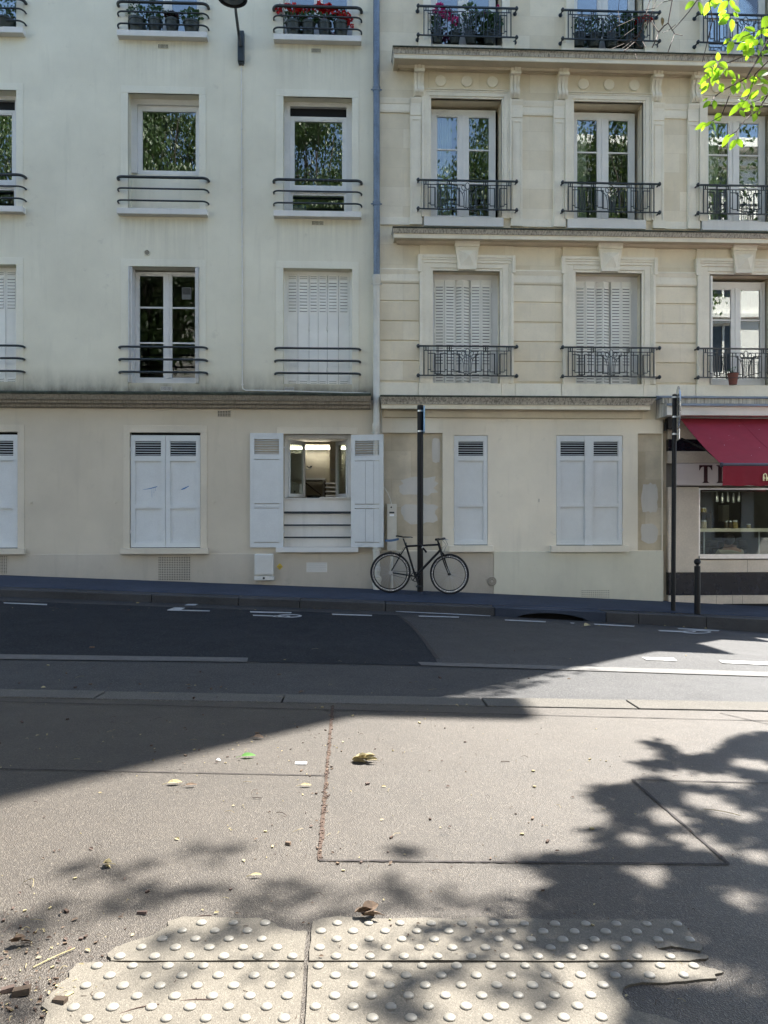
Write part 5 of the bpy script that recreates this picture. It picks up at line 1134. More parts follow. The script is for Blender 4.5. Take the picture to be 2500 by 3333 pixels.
# ================================================================ BICYCLE
YB = 12.93
BK = lambda X, Y, dy=0: at(1150 + X / 3.687, 1600 + Y / 3.687, YB + dy)
rw, fw, bb = BK(447, 970), BK(1153, 990), BK(745, 1018)
bt = thing('bicycle', 'black single-speed city bicycle with flat handlebar leaning on the sign pole', 'bicycle', (bb.x, YB, zg(bb.x, YB)))
Rw = .343
def wheel(c, ang):
    f = Vector((math.cos(ang), -math.sin(ang), 0)); ax = Vector((f.y, -f.x, 0)); up = Vector((0, 0, 1))
    cir = lambda r, n=48, o=0: [c + (f * math.cos(2 * math.pi * k / n) + up * math.sin(2 * math.pi * k / n)) * r + ax * o for k in range(n)]
    mb = MB(); mb.tube(cir(Rw - .0175), .018, 10, closed=True); ty = mb.build('wheel', m_rubber, bt, smooth=True)
    mb = MB(); n = 48
    prof = [(-.034, -.0085), (-.034, .0085), (-.056, .0075), (-.056, -.0075)]
    vs = [c + (f * math.cos(2 * math.pi * k / n) + up * math.sin(2 * math.pi * k / n)) * (Rw + dr) + ax * o for k in range(n) for dr, o in prof]
    mb.add(vs, [(k * 4 + j, k * 4 + (j + 1) % 4, ((k + 1) % n) * 4 + (j + 1) % 4, ((k + 1) % n) * 4 + j) for k in range(n) for j in range(4)]); mb.mi = 1
    vs = [c + (f * math.cos(2 * math.pi * k / n) + up * math.sin(2 * math.pi * k / n)) * (Rw + dr) + ax * o for k in range(n) for dr, o in [(-.0565, -.008), (-.0565, .008), (-.072, .004), (-.072, -.004)]]
    mb.add(vs, [(k * 4 + j, k * 4 + (j + 1) % 4, ((k + 1) % n) * 4 + (j + 1) % 4, ((k + 1) % n) * 4 + j) for k in range(n) for j in range(4)]); mb.build('rim', [m_alu, m_black], ty, smooth=30)
    mb = MB(); ns = 28
    for k in range(ns):
        s = 1 if k % 2 else -1; th = 2 * math.pi * k / ns; ph = th + (.9 if (k // 2) % 2 else -.9)
        a = c + (f * math.cos(ph) + up * math.sin(ph)) * .018 + ax * .026 * s; b = c + (f * math.cos(th) + up * math.sin(th)) * (Rw - .07); mb.tube([a, b], .0013, 4, caps=False)
    mb.build('spokes', m_steel, ty); mb = MB(); mb.lathe(c - ax * .05, [(.010, 0), (.016, .02), (.024, .024), (.014, .03), (.014, .07), (.024, .076), (.016, .08), (.010, .1)], 12, ax); mb.build('hub', m_black, ty, smooth=40)
    return f, ax
wheel(rw, 0); ff, fax = wheel(fw, R(23))
st, htop, hbot = BK(634, 648), BK(1026, 628), BK(1048, 700)
mb = MB(); mb.tube([bb, st, BK(624, 622)], .018, 10); mb.tube([st + Vector((.01, 0, -.012)), htop + Vector((0, 0, -.012))], .0175, 10); mb.tube([bb, hbot], .0215, 10); mb.tube([htop + Vector((-.003, 0, .012)), hbot + Vector((.003, 0, -.012))], .0225, 12)
for s in (-1, 1): o = Vector((0, .045 * s, 0)); mb.tube([st + Vector((-.004, .014 * s, -.02)), st * .7 + rw * .3 + o, rw + o], .008, 8); mb.tube([bb + o * .6, bb * .6 + rw * .4 + o, rw + o], .0085, 8)
mb.lathe(bb + Vector((0, -.038, 0)), [(.021, 0), (.021, .076)], 14, (0, 1, 0)); mb.build('frame', m_black, bt, smooth=50)
mb = MB(); cr = hbot + (hbot - htop).normalized() * .03
mb.tube([hbot, cr], .018, 10)
for s in (-1, 1): o = fax * .048 * s; mb.tube([cr + o * .3, cr + o + (fw - cr) * .1, cr + o + (fw - cr) * .6 + ff * -.006, fw + o], [.014, .014, .011, .009], 8)
mb.build('fork', m_black, bt, smooth=50)
stm = htop + (htop - hbot).normalized() * .075; clampp = stm + ff * .07 + Vector((0, 0, .01))
mb = MB(); mb.tube([htop, stm], .016, 10); mb.tube([stm, clampp], .016, 10); gl_, gr_ = clampp - fax * .25 - ff * .02, clampp + fax * .25 - ff * .02
if gl_.y > gr_.y: gl_, gr_ = gr_, gl_
mb.tube([gl_, clampp * .8 + gl_ * .2, clampp, clampp * .8 + gr_ * .2, gr_], .0125, 10); hbm = mb.build('handlebar', m_black, bt, smooth=50)
for e in (gl_, gr_):
    i_ = e + (clampp - e).normalized() * .125; mb = MB(); mb.tube([e, i_], .021, 10); mb.build('grip', m_rubber, hbm, smooth=50)
mb = MB(); lv = gr_ + (clampp - gr_).normalized() * .14; mb.tube([lv, lv + ff * .05 + Vector((0, 0, -.01)), lv + ff * .075 + (gr_ - clampp).normalized() * .09 + Vector((0, 0, -.015))], .005, 6); mb.build('brake_lever', m_steel, hbm)
mb = MB(); mb.tube([lv + ff * .04, lv + ff * .09 + Vector((0, 0, -.1)), cr + ff * .09 + Vector((0, 0, .1)), cr + ff * .045 + Vector((0, 0, -.01))], .0028, 5); mb.tube([clampp, clampp + ff * .08 + Vector((0, 0, -.09)), htop + ff * .06 + Vector((0, -.02, -.07)), htop + Vector((-.05, -.02, -.01))], .0028, 5); mb.tube([st + Vector((.02, -.02, -.01)), st + Vector((-.05, -.025, -.04)), BK(565, 735)], .0028, 5); mb.build('brake_cable', m_black, bt)
for c_, off in ((BK(1092, 757), ff), (BK(560, 752), Vector((1, 0, 0)))):
    mb = MB(); mb.tube([c_ + Vector((-.02, -.035, .03)), c_ + Vector((0, -.03, 0)), c_ + Vector((.012, -.02, -.035))], .007, 6); mb.box(c_.x - .03, c_.x + .02, c_.y - .03, c_.y + .01, c_.z - .012, c_.z + .006); mb.build('brake_caliper', m_black, bt)
mb = MB(); sd0 = BK(598, 560); mb.tube([BK(625, 628), sd0], .013, 10); mb.lathe(BK(626, 622), [(.022, -.012), (.022, .012)], 12, (st - bb)); mb.build('seat_post', m_iron, bt, smooth=50)
S_ = [(510, 530, .012, .022), (530, 527, .055, .026), (560, 533, .07, .024), (600, 541, .06, .022), (640, 542, .034, .020), (690, 543, .02, .018), (714, 549, .012, .012)]
mb = MB(); n = 12; vs = []
for X, Y, hw_, h in S_:
    p = BK(X, Y)
    for k in range(n): a_ = 2 * math.pi * k / n; vs.append((p.x, p.y + hw_ * math.cos(a_), p.z + h * .5 * math.sin(a_) - h * .3))
mb.add(vs, [(i * n + k, i * n + (k + 1) % n, (i + 1) * n + (k + 1) % n, (i + 1) * n + k) for i in range(len(S_) - 1) for k in range(n)] + [tuple(range(n)), tuple((len(S_) - 1) * n + k for k in range(n))]); sd = mb.build('saddle', m_rubber, bt, smooth=True)
mb = MB()
for s in (-.02, .02): mb.tube([BK(540, 552, s), BK(585, 566, s), BK(620, 564, s), BK(690, 552, s)], .0035, 6)
mb.build('saddle_rail', m_steel, sd)
mb = MB(); vs = []
for i in range(9):
    f = i / 8; p = BK(545 - 165 * f, 556 + 14 * math.sin(f * 2.2) + 8 * f)
    for k in range(5): u = (k - 2) / 2; wd = .05 * (1 - .5 * f * f); vs.append((p.x, p.y + wd * u, p.z - .02 * u * u - (.012 if k in (0, 4) else 0)))
N = len(vs); vs += [(x, y, z - .004) for x, y, z in vs]; mb.add(vs, [(i * 5 + k, i * 5 + k + 1, i * 5 + k + 6, i * 5 + k + 5) for i in range(8) for k in range(4)] + [(N + i * 5 + k, N + i * 5 + k + 5, N + i * 5 + k + 6, N + i * 5 + k + 1) for i in range(8) for k in range(4)]); mb.build('mudguard', m_bmud, bt, smooth=True)
yc_ = -.055
mb = MB(); cn = bb + Vector((0, yc_, 0)); n = 40
mb.tube([cn + Vector((.078 * math.cos(2 * math.pi * k / n), 0, .078 * math.sin(2 * math.pi * k / n))) for k in range(n)], .0075, 6, closed=True)
for k in range(5): a_ = 2 * math.pi * k / 5 + .3; mb.tube([cn, cn + Vector((.074 * math.cos(a_), 0, .074 * math.sin(a_)))], .009, 6)
mb.lathe(cn + Vector((0, -.01, 0)), [(.026, 0), (.026, .03)], 12, (0, 1, 0)); crk = mb.build('crankset', m_black, bt, smooth=40)
pdn = BK(777, 1120, yc_ - .02); dirn = (pdn - cn).normalized(); pd1 = cn + dirn * .165 + Vector((0, -.02, 0)); pd2 = bb - dirn * .15 + Vector((-.0, .07, 0))
mb = MB(); mb.tube([cn + Vector((0, -.012, 0)), pd1], [.014, .009], 8); mb.tube([bb + Vector((0, .05, 0)), pd2], [.014, .009], 8); mb.build('crank_arm', m_black, crk, smooth=50)
for p, s in ((pd1, -1), (pd2, 1)):
    mb = MB(); q = p + Vector((0, .05 * s, 0)); mb.frame(q.x - .045, q.x + .045, q.z - .01, q.z + .01, q.y - .035, q.y + .035, .012, .012, .004, .004); mb.tube([p, q + Vector((0, .03 * s, 0))], .007, 6); mb.build('pedal', m_iron if s < 0 else m_steel, crk)
mb = MB(); rc = rw + Vector((0, yc_, 0)); mb.tube([cn + Vector((0, 0, .078)), rc + Vector((0, 0, .03))], .0035, 5); mb.tube([cn + Vector((0, 0, -.078)), rc + Vector((0, 0, -.03))], .0035, 5); mb.build('chain', m_iron, bt); mb = MB(); mb.lathe(rc + Vector((0, -.004, 0)), [(.033, 0), (.033, .008)], 16, (0, 1, 0)); mb.build('sprocket', m_steel, bt)
la, lb_ = BK(777, 605, -.05), BK(880, 730, -.05)
lk = thing('bicycle_lock', 'black folding lock hanging on the top tube of the bicycle at the pole', 'lock', la)
mb = MB(); mb.tube([la, la * .5 + lb_ * .5], .010, 8); mb.tube([la * .62 + lb_ * .38, lb_], .017, 8); mb.build('lock_bar', m_black, lk, smooth=50)
mb = MB(); m1 = la * .55 + lb_ * .45; mb.tube([m1, m1 + (lb_ - la).normalized() * .025], .0175, 8); mb.build('lock_band', m_steel, lk, smooth=50)

# ================================================================ PLANTS AND POTS
def rnd(): return Vector((rng.uniform(-1, 1), rng.uniform(-1, 1), rng.uniform(-1, 1)))
def bush(mb, c, r, n, L, W, up=.3):
    for _ in range(n):
        d = rnd()
        while d.length > 1 or d.length < .15: d = rnd()
        p = Vector((c[0] + d.x * r[0], c[1] + d.y * r[1], c[2] + d.z * r[2])); s = rng.uniform(.6, 1.2)
        mb.leaf(p, d + rnd() * .8 + Vector((0, -.2, up)), rnd() + Vector((0, -.6, .8)), L * s, W * s, .15, 2)
def bloom(mb, c, r, n=16):
    for _ in range(n):
        d = rnd().normalized(); mb.leaf(Vector(c) + d * r * .35, d + rnd() * .4, d.orthogonal() + rnd() * .5, r * rng.uniform(.6, 1), r * .75, .2, 2)
def potted(px, py, wpx, hpx, label, group, leafs=60, spread=(1.1, .9, .8), flower=None, fl=[], mat=None, p=.0, lo=.0, L=.055, W=.04, rise=.6):
    Y = D - p; x = at(px, py, Y).x; z = at(px, py, Y).z; rt = wpx / 2 * Y / F; h = hpx * Y / F
    t = thing('flower_pot', label, 'potted plant', (x, Y, z), group)
    mb = MB(); mb.lathe((x, Y, z), [(rt * .68, 0), (rt * .93, h * .84), (rt, h * .84), (rt * 1.02, h), (rt * .92, h), (rt * .9, h * .9), (.01, h * .9)], 18); mb.build('pot', mat or m_pot, t, smooth=40)
    mb = MB(); bush(mb, (x, Y, z + h + rt * rise), (rt * spread[0], rt * spread[1], rt * spread[2]), leafs * 2, L * 1.1, W * 1.15)
    for _ in range(5): q = rnd() * rt * .5; mb.tube([(x, Y, z + h * .9), (x + q.x, Y + q.y * .6, z + h + rt * rise)], .004, 4)
    mb.build('foliage', m_plant, t, recalc=False)
    if flower:
        mb = MB()
        for fx, fy, r in fl: q = at(fx, fy, Y - .06); bloom(mb, q, r * 1.3 * Y / F, 26); mb.tube([q, (x, Y, z + h)], .0025, 4) if r > 6 else None
        mb.build('flowers', flower, t, recalc=False)
    return t
GB, GC, GD, GE = 'pots in the upper left window', 'geranium pots in the upper middle window', 'pots on the balcony with pink geraniums', 'pots on the balcony behind the bare twigs'
potted(447, 112, 55, 46, 'dark pot of variegated ivy, leftmost in the upper left window beside the wall', GB, 90, (1.25, .8, 1.1), L=.05)
potted(505, 113, 45, 46, 'dark pot with a tall straggly plant, second in the upper left window', GB, 80, (1.1, .8, 1.6), rise=1.3, L=.06)
potted(561, 114, 46, 46, 'dark pot with a low dark red plant, third in the upper left window', GB, 40, (.9, .8, .5), m_maroon, [(545, 50, 9), (560, 48, 10), (574, 52, 9)])
potted(623, 115, 52, 40, 'dark pot of bushy broad-leaved green, rightmost in the upper left window', GB, 90, (1.3, .9, .9), L=.06)
potted(955, 123, 50, 48, 'dark pot of red geranium with a pale tag, leftmost in the upper middle window', GC, 80, (1.35, .9, .8), m_red, [(906, 29, 10), (932, 20, 7), (955, 28, 14), (963, 37, 12), (977, 31, 9)])
potted(1003, 124, 46, 48, 'dark pot of red geranium, second from the left in the upper middle window', GC, 80, (1.3, .9, .8), m_red, [(985, 33, 9), (1000, 30, 8), (1013, 33, 7), (1027, 29, 9)])
potted(1057, 125, 46, 48, 'dark pot of tall red geranium, third from the left in the upper middle window', GC, 80, (1.3, .9, .8), m_red, [(1041, 20, 11), (1050, 26, 12), (1063, 33, 12), (1075, 24, 10), (1090, 38, 9)])
potted(1110, 126, 50, 48, 'dark pot of trailing red petunia, rightmost in the upper middle window', GC, 90, (1.3, .9, 1.1), m_red, [(1105, 48, 9), (1117, 53, 9), (1128, 62, 9), (1105, 75, 9), (1130, 70, 9), (1140, 60, 8), (1114, 62, 8), (1146, 84, 5), (1120, 44, 7), (1134, 50, 7)], L=.04, W=.025)
potted(1424, 143, 40, 40, 'dark pot of bright pink geranium, leftmost on the balcony above the first cornice bay', GD, 90, (1.3, .9, 1.6), m_pink, [(1431, 27, 13), (1440, 46, 9), (1458, 48, 12), (1466, 55, 9), (1481, 68, 11), (1413, 38, 6)], rise=1.2)
potted(1480, 144, 40, 36, 'dark pot with a few leaves behind the railing, beside the pink geranium', GD, 40, (1.2, .9, 1.0))
potted(1532, 145, 42, 36, 'dark pot of tall green growth, right of the window mullion behind the railing', GD, 120, (1.2, .9, 2.6), rise=2.2)
potted(1592, 147, 44, 38, 'dark pot with broad blue-green leaves, rightmost behind the same railing', GD, 70, (1.6, 1, 1.8), m_pink, [(1577, 44, 5), (1620, 20, 4)], rise=1.4, L=.11, W=.08)
potted(1884, 154, 46, 40, 'dark pot of dark-leaved plant, leftmost on the balcony behind the bare twigs', GE, 110, (1.4, .9, 1.3), rise=.9, L=.04)
potted(1932, 156, 50, 40, 'dark pot with two dark red blooms, on the balcony behind the bare twigs', GE, 110, (1.3, .9, 1.4), m_maroon, [(1921, 70, 5), (1946, 68, 5), (1902, 76, 4)], rise=1.0, L=.04)
potted(1990, 157, 52, 40, 'dark pot with dense dark leaves, mid balcony behind the bare twigs', GE, 110, (1.2, .9, 1.4), rise=.9, L=.05)
potted(2046, 158, 44, 38, 'dark pot with pale green leaves, second from right behind the bare twigs', GE, 90, (1.3, .9, 2.0), rise=1.4, L=.09, W=.07)
potted(2080, 160, 40, 38, 'dark pot of red-flowering geranium, rightmost on the balcony behind the bare twigs', GE, 90, (1.2, .9, 1.6), m_red, [(2075, 70, 8), (2085, 66, 8), (2103, 58, 8), (2114, 62, 8), (2096, 66, 6)], rise=1.4)
potted(15, 104, 70, 34, 'dark pot of leafy plant in the far left upper window', None, 110, (1.1, .9, 2.0), rise=1.6)
tp = potted(2386, 1252, 36, 38, 'terracotta pot with a few bare sprigs hanging on the balcony railing above the awning', None, 6, (.8, .6, .4), mat=m_terra, p=.19, L=.03, W=.02)
mb = MB(); q = at(2386, 1232, D - .19); mb.tube([q + Vector((.105 * math.cos(k * .524), .105 * math.sin(k * .524), 0)) for k in range(12)], .004, 5, closed=True); mb.tube([q + Vector((.105 * math.cos(k * .524), .105 * math.sin(k * .524), .09)) for k in range(12)], .004, 5, closed=True); mb.build('pot_hanger', m_iron, tp)
mb = MB(); mb.box(PX(940, -.32), PX(997, -.32), D + .30, D + .42, PZ(968, 692, -.3), PZ(968, 668, -.3)); mb.mi = 1; mb.box(PX(940, -.32), PX(997, -.32), D + .297, D + .2995, PZ(968, 678, -.3), PZ(968, 668, -.3))
pb = tag(mb.build('paper_box', [m_boxw, m_blue], org=(PX(968), D + .36, PZ(968, 692, -.3))), 'grey and blue stationery box lying behind the lower pane above the shut folding shutters', 'box')
cu = bpy.data.curves.new('txt', 'FONT'); cu.body = 'Clairefontaine'; cu.size = .042; cu.align_x = 'CENTER'; cu.extrude = .0004
to = bpy.data.objects.new('txt', cu); C.objects.link(to); bpy.context.view_layer.update(); me = bpy.data.meshes.new_from_object(to.evaluated_get(bpy.context.evaluated_depsgraph_get())); C.objects.unlink(to); bpy.data.objects.remove(to)
lo = bpy.data.objects.new('lettering', me); me.materials.clear(); me.materials.append(m_paper); C.objects.link(lo); lo.parent = pb; lo.rotation_euler = (R(90), 0, 0); lo.location = Vector((PX(968.5, -.3), D + .2962, PZ(968, 676, -.3))) - ORG[pb.name]

# ================================================================ KITCHEN BEHIND THE OPEN WINDOW
kx0, kx1, ky0, ky1 = oGC[0] - 1.6, oGC[1] + .55, D + .41, D + 3.4; kz0 = zCb - .75; kz1 = PZ(1033, 1418, -1.2) + .30
mb = MB(); room_box(mb, kx0, kx1, ky0, ky1, kz0, kz1); mb.build('kitchen_room', m_kwall, LH)
mb = MB(); x = PX(1073, -3.2); mb.box(x, x + .25, ky1 - .2, ky1 - .002, kz0, kz1); mb.box(kx0, kx1, ky1 - .12, ky1 - .002, PZ(1030, 1452, -3.2), PZ(1030, 1446, -3.2)); mb.build('kitchen_pier', m_kwall, LH)
z = PZ(1033, 1457.5, -3.15); t = thing('strip_light', 'long glowing strip light on the back wall of the kitchen', 'strip light', (PX(1033, -3), ky1 - .1, z), 'strip lights in the kitchen')
mb = MB(); mb.tube([(PX(905, -3.15), ky1 - .16, z), (PX(1160, -3.15), ky1 - .16, z)], .028, 10); mb.build('tube', m_tube, t); mb = MB(); mb.box(PX(900, -3.15), PX(1165, -3.15), ky1 - .12, ky1 - .06, z - .03, z + .05); mb.build('fitting', m_boxw, t)
x = PX(1074, -1.6); t = thing('strip_light', 'glowing strip light under the kitchen ceiling, seen end on between the open casements', 'strip light', (x, D + 1.6, kz1), 'strip lights in the kitchen')
mb = MB(); mb.box(x - .075, x + .075, D + 1.0, D + 2.3, kz1 - .085, kz1 - .03); mb.build('tube', m_tube, t, bevel=.02); mb = MB(); mb.box(x - .05, x + .05, D + .95, D + 2.35, kz1 - .03, kz1 - .001); mb.build('fitting', m_boxw, t)
yw = ky1 - .75
zt_ = PZ(1030, 1557, -2.5); t = thing('work_table', 'steel kitchen work table against the back wall', 'table', (PX(1000, -2.6), yw, kz0))
mb = MB(); mb.box(PX(900, -2.3), PX(1057, -2.3), yw - .3, ky1 - .02, zt_ - .04, zt_); mb.build('table_top', m_steel, t, bevel=.004)
for px in (905, 1052):
    for yy in (yw - .27, ky1 - .08): mb = MB(); xx = PX(px, -2.3); mb.tube([(xx, yy, kz0), (xx, yy, zt_ - .04)], .02, 8); mb.build('leg', m_steel, t)
mb = MB(); mb.box(PX(902, -2.5), PX(985, -2.5), ky1 - .5, ky1 - .05, zt_ + .012, zt_ + .55)
tag(mb.build('steel_cabinet', m_steel, org=(PX(945, -2.5), ky1 - .3, zt_), bevel=.01), 'brushed steel cabinet standing on the work table behind the left casement', 'cabinet')
t = thing('waste_bin', 'pale rounded bin at the kitchen window behind the left casement', 'bin', (PX(951, -.9), D + .95, zbd - .3))
mb = MB(); xx = PX(952, -.9); mb.lathe((xx, D + .95, zbd - .3), [(.10, 0), (.115, .5), (.11, .56), (.06, .60), (.005, .61)], 18); mb.build('body', m_boxw, t, smooth=40); mb = MB(); mb.box(xx + .03, xx + .06, D + .83, D + .84, zbd + .1, zbd + .14); mb.build('latch', m_iron, t)
t = thing('stock_pot', 'steel cooking pot beside the pale bin in the kitchen window', 'cooking pot', (PX(975, -1.0), D + 1.05, zbd - .3))
mb = MB(); mb.lathe((PX(974, -1.05), D + 1.1, zbd - .3), [(.10, 0), (.10, .55), (.106, .555), (.106, .57), (.095, .57)], 18); mb.build('body', m_steel, t, smooth=40)
mb = MB(); mb.tube([(PX(996, -1.9), D + 1.9, PZ(996, 1572, -1.9)), (PX(1046, -1.9), D + 1.8, PZ(1046, 1612, -1.9))], .012, 8); tag(mb.build('broom_stick', m_wood, org=(PX(1020, -1.9), D + 1.85, PZ(1046, 1612, -1.9))), 'slanting pale stick in front of the kitchen work table', 'stick')
t = thing('shelf_rack', 'steel tray rack with stacked trays right of the kitchen work table', 'rack', (PX(1080, -2.2), D + 2.3, kz0)); xa, xb_ = PX(1058, -2.2), PX(1098, -2.2); zt2 = PZ(1078, 1565, -2.2)
mb = MB()
for xx in (xa, xb_):
    for yy in (D + 2.1, D + 2.5): mb.box(xx - .012, xx + .012, yy - .012, yy + .012, kz0, zt2)
mb.build('uprights', m_wood, t); mb = MB()
for k in range(9): mb.box(xa, xb_, D + 2.1, D + 2.5, zt2 - .06 - .085 * k, zt2 - .04 - .085 * k)
mb.build('trays', m_steel, t)
mb = MB(); q = at(1003, 1521, D + 3.2); mb.tube([q + Vector((-.03, 0, .03)), q, q + Vector((.06, 0, .0)), q + Vector((.09, 0, .03)), q + Vector((.04, 0, .02))], .012, 6); tag(mb.build('wall_hook', m_iron, org=q), 'dark hook on the yellowish kitchen wall above the table', 'hook')
mb = MB(); mb.lathe((PX(1021, -1.9), D + 1.95, kz0), [(.10, 0), (.14, zbd - kz0 + .06), (.15, zbd - kz0 + .07), (.13, zbd - kz0 + .07), (.1, .1)], 16); tag(mb.build('bucket', m_iron, smooth=40, org=(PX(1021, -1.9), D + 1.95, kz0)), 'dark bucket under the kitchen work table', 'bucket')

# ================================================================ INSIDE THE SHOP
qx0, qx1, qy1 = sx0 + .05, XR - .3, D + 3.6; qz0 = PZ(2400, 1968); qz1 = zg1 + .05
mb = MB(); room_box(mb, qx0, qx1, D + .41, qy1, qz0, qz1); mb.build('shop_room', m_shop, SH)
mb = MB(); wall(mb, sx0, XR, -2.2, zg1 - .001, [(wx0, xw1, wz0, wz1)], D + .102, .25); mb.build('wall', m_room, SH)
for px in (2326, 2459):
    q = at(px, 1591, D + .14); t = thing('strip_lamp', 'short lit strip lamp under the shop sign, ' + ('the left one above the jars' if px < 2400 else 'the right one below the valance lettering'), 'lamp', q, 'strip lamps over the shop window')
    mb = MB(); mb.box(q.x - .10, q.x + .10, D + .12, D + .16, q.z - .012, q.z + .006); mb.build('tube', m_lampw, t, bevel=.004); mb = MB(); mb.box(q.x - .11, q.x + .11, D + .105, D + .175, q.z + .007, q.z + .02); mb.build('fitting', m_steel, t)
Ys = D + .55
zsh = at(2400, 1720, Ys).z
t = thing('window_shelf', 'pale shelf across the shop window carrying the jars', 'shelf', (at(2400, 1720, Ys).x, Ys, zsh))
mb = MB(); mb.box(wx0 + .05, xw1 - .05, Ys - .14, Ys + .14, zsh - .06, zsh); mb.build('board', m_cream, t, bevel=.003)
mb = MB()
for px in (2300, 2480): xx = at(px, 1720, Ys).x; mb.tube([(xx, Ys + .1, zsh - .06), (xx, Ys + .1, qz0)], .015, 8)
mb.build('leg', m_steel, t)
def jar(px, py, wpx, hpx, label, grp, mt):
    q = at(px, py, Ys); r = wpx / 2 * Ys / F; h = hpx * Ys / F; z = zsh if py > 1700 else q.z; t = thing('jar', label, 'jar', (q.x, Ys, z), grp)
    mb = MB(); mb.lathe((q.x, Ys, z + .001), [(r * .9, 0), (r, h * .06), (r, h * .72), (r * .85, h * .8)], 14); mb.build('glass_body', mt, t, smooth=40); mb = MB(); mb.lathe((q.x, Ys, z + h * .8 + .001), [(r * .95, 0), (r * .95, h * .18), (r * .9, h * .2)], 14); mb.build('lid', m_steel, t, smooth=40)
mj = M('preserve', (.22, .17, .06), .2, .4, 30); mj2 = M('dark_preserve', (.07, .05, .025), .2, .4, 30); GJ = 'jars on the shop window shelf'
jar(2364, 1716, 10, 26, 'slim jar with a pale lid, leftmost of the close trio on the shop shelf', GJ, mj2); jar(2377, 1716, 9, 26, 'slim jar in the middle of the close trio on the shop shelf', GJ, mj2); jar(2393, 1716, 16, 27, 'wide jar of amber preserve, right of the close trio on the shop shelf', GJ, mj); jar(2437, 1715, 13, 15, 'squat lone jar in the middle of the shop shelf', GJ, mj)
jar(2291, 1716, 18, 28, 'wide jar with pale cloves at the left end of the shop shelf', GJ, M('pale_preserve', (.45, .38, .26), .3, .5, 40))
mb = MB(); q = at(2291, 1668, D + .6); mb.box(q.x - .11, q.x + .10, q.y - .1, q.y + .1, q.z - .012, q.z); mb.box(q.x - .105, q.x - .09, q.y - .09, q.y + .09, zsh, q.z - .012); mb.box(q.x + .085, q.x + .1, q.y - .09, q.y + .09, zsh, q.z - .012); tag(mb.build('display_riser', m_wood, org=(q.x, q.y, zsh)), 'small wooden display riser at the left end of the shop shelf', 'display stand')
jar(2290, 1667, 18, 15, 'low jar standing on the wooden display riser in the shop', GJ, mj)
mb = MB(); x0_, z0_ = at(2283, 1813, D + 2.0).x, at(2283, 1740, D + 2.0).z
for i in range(9):
    for j in range(7):
        c_ = (x0_ - .3 + i * .2 + rng.uniform(-.04, .04), D + 2.1, qz0 + .1 + j * .15 + rng.uniform(-.02, .02)); mb.obox(c_, (rng.uniform(.08, .10), 0, 0), (0, .06 + rng.uniform(0, .05), 0), (rng.uniform(-.02, .02), 0, rng.uniform(.055, .072)))
tag(mb.build('rubble_counter', m_granite, org=(x0_, D + 2.1, qz0), bevel=.02), 'rough stone-faced counter low behind the shop window', 'counter')
mb = MB(); mb.box(at(2345, 1700, D + 2.9).x, at(2398, 1700, D + 2.9).x, D + 2.8, D + 3.0, at(2370, 1697, D + 2.9).z, at(2370, 1644, D + 2.9).z); tag(mb.build('wall_cabinet', m_cream, org=at(2370, 1697, D + 2.9), bevel=.01), 'cream cabinet on the back wall of the shop', 'cabinet')
mb = MB(); q = at(2350, 1620, D + 1.2)
for k in range(5): mb.lathe((q.x - .1 + .11 * k, D + 1.2, at(2350, 1618 + 3 * (k % 2), D + 1.2).z), [(.01, .10), (.028, .02), (.032, -.05), (.03, -.09), (.005, -.10)], 10)
mb.tube([(q.x - .4, D + 1.2, q.z + .12), (q.x + .6, D + 1.2, q.z + .12)], .008, 6); tag(mb.build('hanging_utensils', m_steel, org=q), 'row of utensils hanging from a bar near the shop ceiling', 'utensils')
# seated customer, back to the window
YP = D + 1.0; hp = at(2375, 1762, YP); shp = at(2386, 1783, YP); pelv = Vector((shp.x, YP + .06, shp.z - .50))
def person(name, label, nodes_, edges, mats, loc):
    me = bpy.data.meshes.new(name); me.from_pydata([Vector(p) - Vector(loc) for p, r in nodes_], edges, []); o = bpy.data.objects.new(name, me); C.objects.link(o); o.location = loc; ORG[o.name] = Vector(loc)
    sk = o.modifiers.new('skin', 'SKIN'); sk.use_smooth_shade = True; ss = o.modifiers.new('sub', 'SUBSURF'); ss.levels = ss.render_levels = 2
    for i, (p, r) in enumerate(nodes_): me.skin_vertices[0].data[i].radius = r if isinstance(r, tuple) else (r, r)
    me.skin_vertices[0].data[0].use_root = True; me.materials.append(mats); return tag(o, label, 'person')
V = Vector; S = V((shp.x, YP + .10, shp.z - .02))
nd = [(pelv, (.17, .13)), (pelv + V((0, .03, .22)), (.16, .12)), (S + V((0, 0, -.10)), (.19, .13)), (S + V((0, .02, -.0)), (.12, .09)), (S + V((-.03, .06, .07)), (.055, .055)), (hp + V((0, .05, -.05)), (.075, .085)), (hp + V((0, .06, .04)), (.08, .095)), (hp + V((0, .05, .10)), (.05, .06)),
      (S + V((-.19, .02, -.07)), .065), (S + V((-.25, .16, -.32)), .045), (S + V((-.12, .40, -.36)), .035), (S + V((-.08, .48, -.36)), (.03, .02)), (S + V((.19, .02, -.07)), .065), (S + V((.25, .16, -.32)), .045), (S + V((.12, .40, -.36)), .035), (S + V((.08, .48, -.36)), (.03, .02)),
      (pelv + V((-.10, .2, -.01)), .085), (pelv + V((-.11, .46, 0)), .065), (pelv + V((-.11, .46, -.44)), .045), (pelv + V((-.11, .58, -.46)), .035), (pelv + V((.10, .2, -.01)), .085), (pelv + V((.11, .46, 0)), .065), (pelv + V((.11, .46, -.44)), .045), (pelv + V((.11, .58, -.46)), .035)]
ed_ = [(0, 1), (1, 2), (2, 3), (3, 4), (4, 5), (5, 6), (6, 7), (2, 8), (8, 9), (9, 10), (10, 11), (2, 12), (12, 13), (13, 14), (14, 15), (0, 16), (16, 17), (17, 18), (18, 19), (0, 20), (20, 21), (21, 22), (22, 23)]
